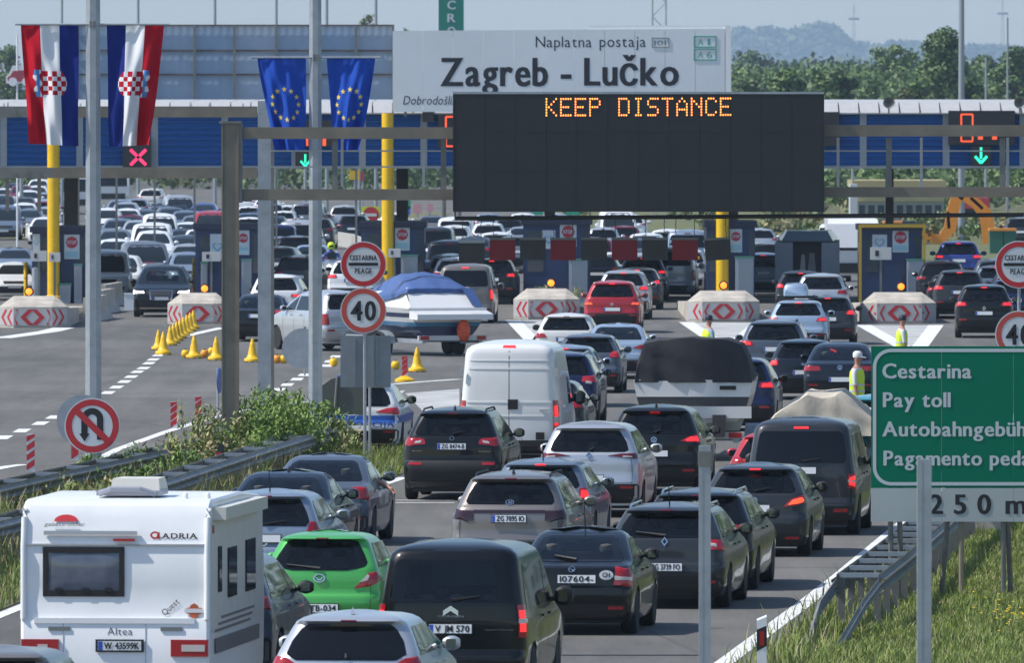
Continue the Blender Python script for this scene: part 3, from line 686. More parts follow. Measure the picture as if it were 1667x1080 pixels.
blades('tall_grass', 2600, area_bare, lambda r, n, P: .15 + .22 * r.random(n), 5, [GR[1], GR[3], GR[2]], .008, .5, .012)
def area_edge(rng, n):
    y = rng.uniform(140, 190, n); x = np.interp(y, [a for a, _ in RIGHT], [b for _, b in RIGHT]) + rng.normal(.75, .25, n); return np.stack([x, y], 1)
blades('edge_weeds', 2600, area_edge, lambda r, n, P: .12 + .35 * r.random(n) ** 2, 6, [GR[0], GR[3], GR[2]], .010, .6)
def med(rng, n, a, b, spread=1.0):
    y = rng.uniform(a, b, n); l = np.interp(y, [q for _, q in RAILF], [q for q, _ in RAILF]); r = np.interp(y, [q for _, q in RAILN], [q for q, _ in RAILN])
    return np.stack([l - .1 + (r - l + .2) * (.5 + (rng.random(n) - .5) * spread), y], 1)
blades('median_grass', 26000, lambda r, n: med(r, n, 125, 262), lambda r, n, P: .12 + .38 * r.random(n) ** 2, 8, [WD[0], WD[1], WD[3], WD[2]], .014, .6, .012)
def med2(rng, n):
    y = rng.uniform(170, 262, n); r = np.interp(y, [q for _, q in MEDGE] + [250, 263], [q for q, _ in MEDGE] + [-1.8, -2.2]); l = np.interp(y, [q for _, q in RAILN], [q for q, _ in RAILN]); l = np.where(y > 250, r - 1.6, l)
    return np.stack([l + (r - l) * rng.random(n) ** .8, y], 1)
blades('shoulder_grass', 16000, med2, lambda r, n, P: .08 + .22 * r.random(n) ** 1.6, 10, [WD[0], WD[1], GR[2], GR[0], WD[3]], .011, .8, .012)
blades('dry_median_grass', 13000, lambda r, n: med(r, n, 150, 240, 1.2), lambda r, n, P: .2 + .6 * r.random(n) ** 1.4, 9, [WD[3], GR[3], WD[3], WD[1]], .009, .5, .012)
def leafy(name, label, cat, X, Y, w, dpt, h, n, seed, mats, leaf=.07, group=None, stemm=None):
    rng = np.random.default_rng(seed); t = thing(name, label, cat, (X, Y, 0.01), 0, group); st = MB(); mb = MB(); ns = max(5, int(n / 110))
    for q in range(ns):
        bx, by = rng.uniform(-w / 2, w / 2), rng.uniform(-dpt / 2, dpt / 2); hh = h * rng.uniform(.45, 1.0); lx, ly = rng.normal(0, .12) * h, rng.normal(0, .12) * h
        st.tube([(bx, by, 0), (bx + lx * .4, by + ly * .4, hh * .55), (bx + lx, by + ly, hh)], [.014, .010, .004], 4)
        for k in range(int(n / ns)):
            u = rng.random() ** .7; c = np.array([bx + lx * u * u, by + ly * u * u, hh * u]) + rng.normal(0, .07 + .10 * (1 - u), 3) * np.array([1, 1, .7])
            if c[2] < .02: continue
            a = rng.uniform(0, 6.28); e = rng.uniform(-.1, 1.25); l = leaf * rng.uniform(.6, 1.5)
            d_ = np.array([math.cos(a) * math.cos(e), math.sin(a) * math.cos(e), math.sin(e)]); s_ = np.array([-math.sin(a), math.cos(a), rng.uniform(-.5, .5)]) * l * .17
            mb.add([c - d_ * l * .5, c + s_, c + d_ * l * .5, c - s_], [(0, 1, 2, 3)], int(rng.integers(0, len(mats))))
    st.build('stems', stemm or WD[2], t)['kind'] = 'stuff'; mb.build('foliage', mats, t)['kind'] = 'stuff'
    return t
BUSH = [
 (275, 798, 1.3, .9, 1500, 1, 'olive weeds along the far guardrail, left of the brown gantry post'), (180, 806, 1.6, .7, 1500, 0, 'green weeds between the two guardrails just right of the u-turn sign post'), (30, 850, 1.5, .6, 1100, 3, 'straw coloured weeds at the far left of the median'), (552, 742, .7, .8, 900, 1, 'olive weeds where the near guardrail ends'),
 (502, 758, 1.0, 1.35, 2000, 0, 'bright green bush between the square post and the far lamp post'),  # x, ground y, width m, height m, leaves, tone
 (462, 764, 1.3, 1.6, 3000, 0, 'broad bright green bush filling the median between the steel posts'), (422, 772, 1.2, 1.75, 3000, 0, 'tall green bush at the foot of the grey square post'),
 (342, 786, 1.2, 1.6, 2200, 1, 'feathery olive bush left of the brown gantry post'), (400, 782, 1.0, 1.1, 1500, 0, 'low green bush just right of the brown gantry post'),
 (250, 806, 1.9, .9, 2600, 2, 'dark low bush behind the near guardrail, right of the u-turn sign'), (205, 826, 1.5, .75, 1700, 2, 'dark low bush under the u-turn sign'),
 (120, 846, 1.7, .7, 1700, 1, 'olive low bush above the white caravan roof'), (60, 858, 1.3, .55, 800, 2, 'dark sprawling bush at the left end of the median'),
 (530, 752, .8, .9, 900, 1, 'thin olive bush at the foot of the far lamp post'), (303, 792, 1.2, 1.0, 1200, 3, 'straw coloured brush between bush and beacon on the median')]
for i, (x, y, w, h, n, tone, lab) in enumerate(BUSH):
    n = int(n * 1.35)
    X, Y = G(x, y); mm = [[WD[0], WD[1], WD[0]], [WD[0], GR[2], WD[3]], [WD[2], WD[0], WD[2]], [WD[3], GR[3], GR[2]]][tone]
    leafy('bush', lab, 'bush', X, Y, w, 3.5, h, n, 20 + i, mm, .125, 'bushes on the median')
FLW = mat('yellow_petals', (.75, .52, .02), .6)
fm = MB(); X, Y = G(1640, 1030)
for i in range(40):
    a, b = random.gauss(0, .22), random.gauss(0, 3.0); z = random.uniform(.2, .36)
    fm.lathe([(.001, 0), (.022, .012), (.001, .022)], 6, 'z', (X + a, Y + b, z))
tag(fm.build('wild_flowers', FLW), kind='stuff')
# ------------------------------------------------------------------ guardrails
def wprof(o): return [(0, -.155), (.0, -.12), (.075, -.075), (.075, -.05), (.0, 0), (.075, .05), (.075, .075), (0, .12), (0, .155)]
def beam(name, parent, pts, side, m=GALV, k=1.0):
    vs = []; pr = [(u * k, w * k) for u, w in wprof(0)]; n = len(pr)
    for i, (x, y, z) in enumerate(pts):
        for u, w in pr: vs.append((x + side * u, y, z + w))
        for u, w in pr: vs.append((x + side * u - .006 * side, y, z + w))
    fs = []
    for i in range(len(pts) - 1):
        a, b = i * 2 * n, (i + 1) * 2 * n
        for k in range(n - 1):
            fs.append((a + k, a + k + 1, b + k + 1, b + k)); fs.append((a + n + k, b + n + k, b + n + k + 1, a + n + k + 1))
        fs.append((a, b, b + n, a + n)); fs.append((a + n - 1, a + 2 * n - 1, b + 2 * n - 1, b + n - 1))
    return MB().add(vs, fs).build(name, m, parent, 25)
def guardrail(label, path, wid, zt=.75, step=4.0, end=None, m=GALV, post=2.0):
    ys = [p[1] for p in path]; xs = [p[0] for p in path]; y0, y1 = min(ys), max(ys); fx = lambda y: float(np.interp(y, ys, xs))
    t = thing('guardrail', label, 'guardrail', (0, 0, 0)); hb = zt - .155
    for off, sd in ((-wid / 2, -1), (wid / 2, 1)):
        y = y0
        while y < y1 - .01:
            e = min(y1, y + step); q = [y + (e - y) * k / 3 for k in range(4)]
            beam('rail_beam', t, [(fx(v) + off + .002 * (int(y / step) % 2), v, hb) for v in q], sd, m); y = e
        if end == 'down':
            beam('rail_beam', t, [(fx(y0) + off, y0, hb), (fx(y0) + off * .96 - .28, y0 - 2.0, hb - .22), (fx(y0) + off * .6 - .75, y0 - 7.5, -.12)], sd, m, .62)
    y = y0 + .4
    while y < y1:
        for off in (-wid / 2 + .05, wid / 2 - .05):
            MB().box(-.05, .05, -.035, .035, -.05, zt - .03).build('post', GALVD, t, None, (fx(y) + off, y, 0))
        MB().box(-wid / 2 + .02, wid / 2 - .02, -.04, .04, zt - .06, zt + .004).build('spacer_bar', GALV, t, None, (fx(y), y, 0)); y += post
    return t
guardrail('double steel guardrail on the right, ramping into the grass below the green toll sign', [(xr(y) + 1.2, y) for y in (171, 180, 190, 200, 215, 235, 260)], .60, end='down', m=GALVD, post=2.7)
guardrail('long double guardrail on the near side of the median, ending at the speed sign', [(x - .22, y) for x, y in RAILN], .46, m=mat('dull_rail_steel', (.26, .265, .26), .55, .4, noise=.25, scale=1.5), post=4.0)
guardrail('double guardrail on the far side of the median, behind the u-turn sign', [(x + .22, y) for x, y in RAILF], .46, m=GALVD, post=4.0)
# ------------------------------------------------------------------ delineators and beacons
def beacon(label, x, y, w=.16, h=1.0, base=False, cat='beacon'):
    X, Y = G(x, y); t = thing('guide_beacon', label, cat, (X, Y, 0), 0, 'red and white beacons'); z0 = .0
    if base: MB().lathe([(.26, 0), (.26, .06), (.12, .14), (.05, .16)], 14).build('base', CONE, t, 40); z0 = .12
    MB().box(-w / 2, w / 2, -.03, .03, z0, z0 + h).build('panel', WHITES, t)
    for k in range(4):
        zz = z0 + .02 + k * h * .25; MB().add([(-w / 2, -.034, zz), (w / 2, -.034, zz + .10), (w / 2, -.034, min(z0 + h, zz + .23)), (-w / 2, -.034, zz + .12)], [(0, 1, 2, 3)]).build('stripe', REDS, t)
    MB().box(-.03, .03, -.005, .02, -.05, .01 + z0).build('foot', TRIM, t)
    return t
beacon('leftmost red and white striped beacon, beside the carriageway below the dashes', 50, 768, .16, .75)
beacon('striped beacon left of its taller twin, at the median edge by the dry brush', 283, 698, .15, .6)
beacon('striped beacon beside the bush, right of its twin at the median edge', 323, 690, .15, .62)
beacon('striped beacon almost hidden behind the u-turn sign', 122, 750, .15, .5)
beacon('striped beacon on a yellow foot beside the rightmost yellow cone', 659, 622, .15, .55, True)
X, Y = G(1240, 1134); t = thing('delineator_post', 'white roadside delineator post with black band and red reflector in the verge grass', 'delineator', (X, Y, 0))
MB().add([(-.06, -.05, 0), (.06, -.05, 0), (.06, .05, 0), (-.06, .05, 0), (-.06, -.05, .93), (.06, -.05, .98), (.06, .05, 1.0), (-.06, .05, .95)], [(0, 3, 2, 1), (4, 5, 6, 7), (0, 1, 5, 4), (1, 2, 6, 5), (2, 3, 7, 6), (3, 0, 4, 7)]).build('post', WHITE, t)
MB().add([(-.062, -.052, .55), (.062, -.052, .62), (.062, .052, .62), (-.062, .052, .55), (-.062, -.052, .82), (.062, -.052, .87), (.062, .052, .87), (-.062, .052, .82)], [(0, 3, 2, 1), (4, 5, 6, 7), (0, 1, 5, 4), (1, 2, 6, 5), (2, 3, 7, 6), (3, 0, 4, 7)]).build('band', INK, t)
MB().box(-.025, .03, -.06, -.05, .62, .80).build('reflector', RED_LENS, t)
for (x, y, lab) in ((357, 800, 'red reflector marker on the near median guardrail beside the brown gantry post'), (594, 712, 'red reflector marker at the end of the median guardrail')):
    X, Y = G(x, y); t = thing('rail_marker', lab, 'reflector', (X, Y - .35, 0), 0, 'guardrail reflectors')
    MB().add([(-.09, -.02, .42), (.07, -.02, .38), (.11, -.02, .86), (.0, -.02, .92), (-.09, .02, .42), (.07, .02, .38), (.11, .02, .86), (.0, .02, .92)], [(0, 1, 2, 3), (7, 6, 5, 4), (0, 4, 5, 1), (1, 5, 6, 2), (2, 6, 7, 3), (3, 7, 4, 0)]).build('plate', mat('marker_black', (.02, .02, .02), .5), t)
    MB().box(-.05, .05, -.03, -.02, .52, .74).build('reflector', REDS, t)
    MB().box(-.03, .03, .0, .03, -.02, .5).build('stem', GALVD, t)
# ------------------------------------------------------------------ cones and floats
def cone_proto():
    t = thing('traffic_cone', '', 'cone', (0, 0, 0), 0, 'yellow cones closing the left lane')
    MB().lathe([(.24, .02), (.25, .09), (.235, .11), (.18, .13), (.13, .24), (.10, .42), (.078, .50), (.082, .53), (.065, .56), (.05, .64), (.028, .70), (0.0001, .71)], 16).build('shell', CONE, t, 50)
    f = MB()
    for k in range(8):
        a = 2 * math.pi * k / 8; f.cbox((.225 * math.cos(a), .225 * math.sin(a), .012), (.06, .06, .03))
    f.build('feet', TRIM, t)['kind'] = 'stuff'; return t
CL = [(266, 578, 'front yellow cone of the diagonal row'), (316, 584, 'yellow cone between two floats, right of the diagonal row'), (352, 587, 'yellow cone left of the brown gantry post'),
      (411, 590, 'yellow cone between the two steel posts'), (679, 606, 'rightmost yellow cone, beside the striped beacon'), (258, 570, 'yellow cone just behind the front one of the row')]
CL += [(277 + 5.4 * k, 563 - 3.9 * k, '%s yellow cone of the diagonal row, counted from the front' % w) for k, w in enumerate(['third', 'fourth', 'fifth', 'sixth', 'seventh', 'eighth', 'ninth', 'tenth'])]
cp = cone_proto()
for i, (x, y, lab) in enumerate(CL):
    o = cp if i == 0 else copy_tree(cp); X, Y = G(x, y); o.location = (X, Y, 0); o['label'] = lab; o.scale = (.95,) * 3 if i < 5 else (.85,) * 3
FLO = mat('orange_float', (.80, .30, .015), .45)
for i, (x, y, c, lab) in enumerate(((302, 583, 0, 'yellow float left of the cone, right of the diagonal row'), (333, 583, 1, 'orange float between two yellow cones'), (345, 579, 0, 'yellow float touching the cone by the brown post'),
        (451, 592, 1, 'orange float left of its yellow neighbour, by the square post'), (462, 592, 0, 'yellow float right of the orange one, by the square post'), (543, 597, 0, 'yellow float between the lamp post and the grey sign back'), (644, 602, 0, 'yellow float left of the striped beacon'))):
    X, Y = G(x, y); t = thing('chain_float', lab, 'float', (X, Y, 0), 0, 'floats strung between the cones')
    MB().lathe([(.0001, 0), (.07, .012), (.11, .055), (.125, .12), (.11, .185), (.07, .228), (.0001, .24)], 14).build('ball', [CONE, FLO][c], t, 60)
    MB().lathe([(.028, -.005 + .235), (.028, .265), (.0001, .27)], 8).build('neck', TRIM, t)
# ------------------------------------------------------------------ posts, flags
def oct_post(name, label, x, yb, r0, ztop, cat='lamp post', m=GALV, taper=.9, n=8):
    X, Y = G(x, yb); t = thing(name, label, cat, (X, Y, 0))
    MB().tube([(0, 0, -.1), (0, 0, ztop)], [r0, r0 * taper], n).build('pole', m, t); return t, X, Y
lp, LX, LY = oct_post('lamp_post', 'thick octagonal grey lamp post carrying the two checkered-shield flags', 152, 760, .178, 13.0, taper=.80)
MB().box(-.3, .3, -.3, .3, -.05, .04).build('base_plate', GALVD, lp)
lp2, MX, MY = oct_post('lamp_post', 'octagonal grey lamp post carrying the two blue starred flags', 513.5, 754, .155, 14.0, taper=.78)
MB().box(-.3, .3, -.3, .3, -.05, .04).build('base_plate', GALVD, lp2)
FR, FW, FB_ = mat('flag_red', (.47, .008, .022), .75, spec=.1), mat('flag_white', (.74, .75, .77), .7), mat('flag_blue', (.012, .026, .19), .75, spec=.1)
EUB = mat('flag_deep_blue', (.02, .08, .44), .75, spec=.1); STAR = mat('star_yellow', (.80, .62, .12), .6)
CREST = mat('crest_blue', (.06, .22, .55), .6); CREST2 = mat('crest_white', (.7, .72, .75), .6)
def flag(label, d, px_in, px_out, yt, yb_in, yb_out, px_outb, px_inb, eu=False, cut=None):
    "hanging banner; inner edge by the pole, outer edge drifting inward towards the hem"
    nu, nv = (66, 110); t = thing('flag', label, 'flag', (PX((px_in + px_out) / 2, d), d, PZ(yt, d)), 0, 'flags on the lamp posts'); ox, oz = t.location.x, t.location.z
    sg = 1 if px_out > px_in else -1
    def cloth(u, v):     # u 0 inner .. 1 outer, v 0 top .. 1 hem
        ti, to = PX(px_in, d), PX(px_out, d); bi, bo = PX(px_inb, d), PX(px_outb, d); e = v ** 1.15
        xi, xo = ti + (bi - ti) * e, to + (bo - to) * e
        x = xi + (xo - xi) * u; zz = PZ(yt + ((yb_in + (yb_out - yb_in) * u) - yt) * v, d)
        amp = .03 + .15 * v ** .7
        yy = amp * (math.sin(u * 7.5 + v * 2.2) + .6 * math.sin(u * 15 - v * 5 + 1) + .35 * math.sin(u * 26 + v * 9)) * (.3 + .7 * u) + .05 * math.sin(v * 7 + u * 3)
        x += .012 * v * math.sin(u * 11 + v * 6)
        return Vector((x - ox, yy * .8, zz - oz))
    mb = MB(); vs = [cloth(i / nu, j / nv) for j in range(nv + 1) for i in range(nu + 1)]; fs = []; mi = []
    W_ = abs(PX(px_out, d) - PX(px_in, d)); Hh = PZ(yt, d) - PZ(yb_in, d)
    for j in range(nv):
        for i in range(nu):
            fs.append((j * (nu + 1) + i, j * (nu + 1) + i + 1, (j + 1) * (nu + 1) + i + 1, (j + 1) * (nu + 1) + i)); u, v = (i + .5) / nu, (j + .5) / nv
            if eu: mi.append(0); continue
            k = 2 if u < .335 else (1 if u < .665 else 0)
            a, b = (u - .44) * W_ / .098, (v - .485) * Hh / .098    # checks: 5 x 5, point of the shield towards the pole side
            q = (b / 2.5)
            if abs(b) < 2.5 and -2.7 + 0.9 * q * q * 1.2 < a < 2.5:
                k = 0 if (int(math.floor(a + 2.5)) + int(math.floor(b + 2.5))) % 2 == 0 else 1
            elif abs(b) < 3.0 and 2.5 <= a < 2.75 and abs(b) < 2.6: k = 0
            elif 2.95 < a + .28 * math.cos(b * 2.4) - .10 * b * b * .3 < 4.3 and abs(b) < 2.9:
                k = 3 if (int(math.floor((b + 2.9) / 1.16)) + (a > 3.55)) % 2 else (4 if abs(a - 3.5) > .28 else 3)
            mi.append(k)
    mb.v = [tuple(p) for p in vs]; mb.f = fs; mb.m = mi if not eu else [0] * len(fs)
    cl = mb.build('cloth', [EUB] if eu else [FR, FW, FB_, CREST, CREST2], t, 80)
    if eu:
        for k in range(12):
            a = 2 * math.pi * k / 12; cu, cv = .5 + .315 * math.cos(a) * 1.02, .50 + .315 * math.sin(a) * W_ / Hh * 1.0
            if cut and cut(cu, cv): continue
            c = cloth(cu, cv); st = MB(); pts = []
            for q in range(10):
                rr = .062 if q % 2 == 0 else .026; b = math.pi / 2 + q * math.pi / 5
                pp = cloth(cu + sg * rr * math.cos(b) / W_, cv - rr * math.sin(b) / Hh); pts.append((pp.x, pp.y - .006, pp.z))
            st.add([(c.x, c.y - .008, c.z)] + pts, [(0, q + 1, (q + 1) % 10 + 1) for q in range(10)])
            st.build('star', STAR, cl)
    x0, x1 = PX(px_in - sg * 22, d) - ox, PX(px_out + sg * 9, d) - ox
    MB().tube([(x0, 0, .02), (x1, 0, .02)], .022, 8).build('crossbar', GALV, t)
    MB().box(min(x0, x0 + .05 * sg), max(x0, x0 + .05 * sg), -.05, .05, -.05, .09).build('bracket', GALVD, t)
    return t
flag('red, white and dark blue flag with a checkered shield, left of the lamp post', LY - .1, 128, 34, 41, 238, 234, 48, 128)
flag('dark blue, white and red flag with a checkered shield, right of the lamp post', LY - .1, 174, 267, 41, 239, 236, 243, 178)
flag('plain blue flag with a ring of yellow stars, left of the far lamp post', MY - .1, 498, 419, 95, 246, 244, 448, 499, True, lambda u, v: False)
flag('plain blue flag with a ring of yellow stars, right of the far lamp post', MY - .1, 532, 611, 95, 247, 244, 585, 545, True)
# ------------------------------------------------------------------ gantries
DG = DS(83.0)
def beam_box(name, parent, x0, x1, y, z0, z1, m, dp=.3): return MB().box(x0, x1, y - dp / 2, y + dp / 2, z0, z1).build(name, m, parent)
g1 = thing('sign_gantry', 'brown steel gantry spanning the carriageway and carrying the dark message board', 'gantry', (0, 0, 0))
MB().box(PX(361, DG), PX(389, DG), DG - .2, DG + .2, -.05, PZ(198, DG)).build('post', BROWNST, g1)
for a, b in ((361, 363.5), (386.5, 389)): MB().box(PX(a, DG), PX(b, DG), DG - .235, DG - .2, -.05, PZ(199, DG)).build('post_flange', BROWNST, g1)
MB().box(PX(360, DG), PX(390, DG), DG - .24, DG + .21, .0, PZ(702, DG)).build('post_foot', mat('dark_grey_coat', (.05, .055, .06), .6), g1)
MB().box(PX(357, DG), PX(393, DG), DG - .26, DG + .26, PZ(201, DG), PZ(197, DG)).build('cap', GALVD, g1)
xe = PX(1760, DG)
for a, b, c, e in ((392, 745, 207, 226), (1335, 1760, 203.5, 222)): beam_box('upper_beam', g1, PX(a, DG), PX(b, DG), DG, PZ(e, DG), PZ(c, DG), BROWNST)
for a, b, c, e in ((392, 745, 308, 326), (1335, 1760, 304.5, 321)): beam_box('lower_beam', g1, PX(a, DG), PX(b, DG), DG, PZ(e, DG), PZ(c, DG), BROWNST)
for x in (388, 1760): MB().box(PX(x, DG), PX(x, DG) + .08, DG - .22, DG + .22, PZ(330, DG), PZ(200, DG)).build('end_plate', GALVD, g1)
MB().box(PX(1760, DG), PX(1790, DG), DG - .2, DG + .2, -.05, PZ(198, DG)).build('post', BROWNST, g1)
for x in (545, 722, 1447, 1632): MB().box(PX(x - 4.5, DG), PX(x + 4.5, DG), DG - .06, DG + .06, PZ(309, DG), PZ(224, DG)).build('strut', GALVD, g1)
for x in (556, 689, 1366, 1502, 1643): MB().box(PX(x - 2.2, DG), PX(x + 2.2, DG), DG + .75, DG + .80, PZ(305, DG), PZ(224, DG)).build('rail_post', GALV, g1)
for a, b in ((430, 745), (1335, 1700)):
    for y in (246, 272): MB().box(PX(a, DG), PX(b, DG), DG + .76, DG + .79, PZ(y + 1.2, DG), PZ(y - 1.2, DG)).build('handrail', GALV, g1)
    MB().box(PX(a, DG), PX(b, DG), DG + .15, DG + .85, PZ(312, DG), PZ(309, DG)).build('walkway', GALVD, g1)
vm = thing('message_board', 'large black electronic board reading KEEP DISTANCE in orange dots', 'message board', (0, 0, 0))
VB = mat('board_black', (.016, .018, .022), .42, noise=.10, scale=2.0)
x0, x1, z0, z1 = PX(740, DG), PX(1338, DG), PZ(342, DG), PZ(153, DG); yf = DG - .55
MB().box(x0, x1, yf, DG + .1, z0, z1).build('housing', VB, vm)
for a in ((x0 - .03, x1 + .03, yf - .02, DG + .12, z1, z1 + .045), (x0 - .03, x0, yf - .02, DG + .12, z0 - .03, z1), (x1, x1 + .03, yf - .02, DG + .12, z0 - .03, z1), (x0, x1, yf - .02, DG + .12, z0 - .03, z0)): MB().box(*a).build('edge_trim', GALV if a[4] == z1 else VB, vm)
nm, kx = 12, (x1 - x0) / 12
for k in range(nm):
    for r_ in range(3):
        zz0, zz1 = z0 + (z1 - z0) * r_ / 3 + .006, z0 + (z1 - z0) * (r_ + 1) / 3 - .006
        MB().box(x0 + kx * k + .006, x0 + kx * (k + 1) - .006, yf - .012, yf, zz0, zz1).build('display_module', VB, vm)
DOT = {'K': '10001 10010 10100 11000 10100 10010 10001', 'E': '11111 10000 10000 11110 10000 10000 11111', 'P': '11110 10001 10001 11110 10000 10000 10000', 'D': '11110 10001 10001 10001 10001 10001 11110',
       'I': '01110 00100 00100 00100 00100 00100 01110', 'S': '01111 10000 10000 01110 00001 00001 11110', 'T': '11111 00100 00100 00100 00100 00100 00100', 'A': '00100 01010 10001 10001 11111 10001 10001',
       'N': '10001 11001 10101 10011 10001 10001 10001', 'C': '01110 10001 10000 10000 10000 10001 01110'}
LED = mat('lit_amber_led', (1.0, .26, .05), .3, emit=2.6)
px0, pitch, pz = 889.5, 3.93, 4.45
for i, ch in enumerate('KEEP DISTANCE'):
    if ch == ' ': continue
    mb = MB()
    for r_, row in enumerate(DOT[ch].split()):
        for c_, b in enumerate(row):
            if b == '1':
                X, Z = PX(px0 + (i * 6 + c_) * pitch, DG), PZ(161 + r_ * pz - (i * 6 + c_) * .012, DG)
                mb.add([(X + .017 * math.cos(a), yf - .016, Z + .021 * math.sin(a)) for a in [k * math.pi / 3 for k in range(6)]] + [(X, yf - .022, Z)], [(k, (k + 1) % 6, 6) for k in range(6)])
    o = mb.build('lettering', LED, vm); o['kind'] = 'stuff'
# height limit bar hung under the board
hb = thing('height_limit_bar', 'hanging row of alternating dark and red plates under the message board', 'height barrier', (0, 0, 0))
MB().tube([(PX(741, DG), DG + .2, PZ(356, DG)), (PX(1341, DG), DG + .2, PZ(352, DG)), (PX(1667, DG), DG + .2, PZ(350, DG))], .045, 8).build('bar', mat('bar_dark', (.03, .03, .032), .5), hb)
for x in (741, 1339): MB().box(PX(x - 1.5, DG), PX(x + 1.5, DG), DG + .18, DG + .22, PZ(358, DG), PZ(330, DG)).build('hanger', GALVD, hb)
PD, PR = mat('plate_dark_grey', (.045, .043, .038), .6, noise=.2), mat('plate_dark_red', (.21, .008, .014), .5, noise=.15)
CHN = mat('chain_steel', (.07, .07, .07), .5, .5)
for k, x in enumerate((768, 818, 867.5, 917, 967.5, 1017, 1066.5, 1115.5, 1168)):
    w = 42 / 83.0; h = 33 / 83.0; zt = PZ(391 if k else 396, DG); tl = (0.0 if k < 8 else R(-3.5))
    pl = MB().box(-w / 2, w / 2, -.012, .012, -h, 0).build('limit_plate', PR if k % 2 else PD, hb, None, (PX(x, DG), DG + .2, zt), (0, tl, 0))
    MB().box(-w / 2 - .005, w / 2 + .005, -.02, .02, 0, .045 if k else .075).build('top_rail', GALVD if k else GALV, pl)
    for sx in (-.36, .36):
        mb = MB(); top = PZ(355, DG) - zt; nl = 6
        for q in range(nl): mb.tube([(sx * w + (.008 if q % 2 else -.008), 0, .04 + (top - .04) * q / nl), (sx * w + (-.008 if q % 2 else .008), 0, .04 + (top - .04) * (q + 1.1) / nl)], .010, 4)
        o = mb.build('chain', CHN, pl)
# second gantry over the left carriageway
d2 = DS(75.0)
g2 = thing('sign_gantry', 'grey square post with two long beams reaching left over the other carriageway', 'gantry', (0, 0, 0))
MB().box(PX(420, d2), PX(444, d2), d2 - .2, d2 + .2, -.05, PZ(164, d2)).build('post', GALV, g2)
MB().box(PX(441.5, d2), PX(446, d2), d2 - .24, d2 + .22, -.05, PZ(166, d2)).build('post_flange', GALVD, g2)
for a, b, mm in ((-60, 85, GALVD), (85, 419, BROWNST)):
    beam_box('upper_beam', g2, PX(a, d2), PX(b, d2), d2, PZ(191, d2), PZ(173, d2), mm)
    beam_box('lower_beam', g2, PX(a, d2), PX(b, d2), d2, PZ(290, d2), PZ(273, d2), mm)
for x in (25, 45, 65): 
    for y in (182, 283): MB().lathe([(.04, -.20), (.04, -.16), (.0001, -.16)], 6, 'y', (PX(x, d2), d2, PZ(y, d2))).build('bolt', GALVD, g2)
for x in (10, 62): MB().box(PX(x - 3, d2), PX(x + 3, d2), d2 + .6, d2 + .68, PZ(345, d2), PZ(288, d2)).build('strut', GALVD, g2)
for x in (-20, 5, 130, 250, 310, 340, 395): MB().box(PX(x - 1.5, d2), PX(x + 1.5, d2), d2 + .5, d2 + .56, PZ(174, d2), PZ(168, d2)).build('rail_stub', WHITE, g2)
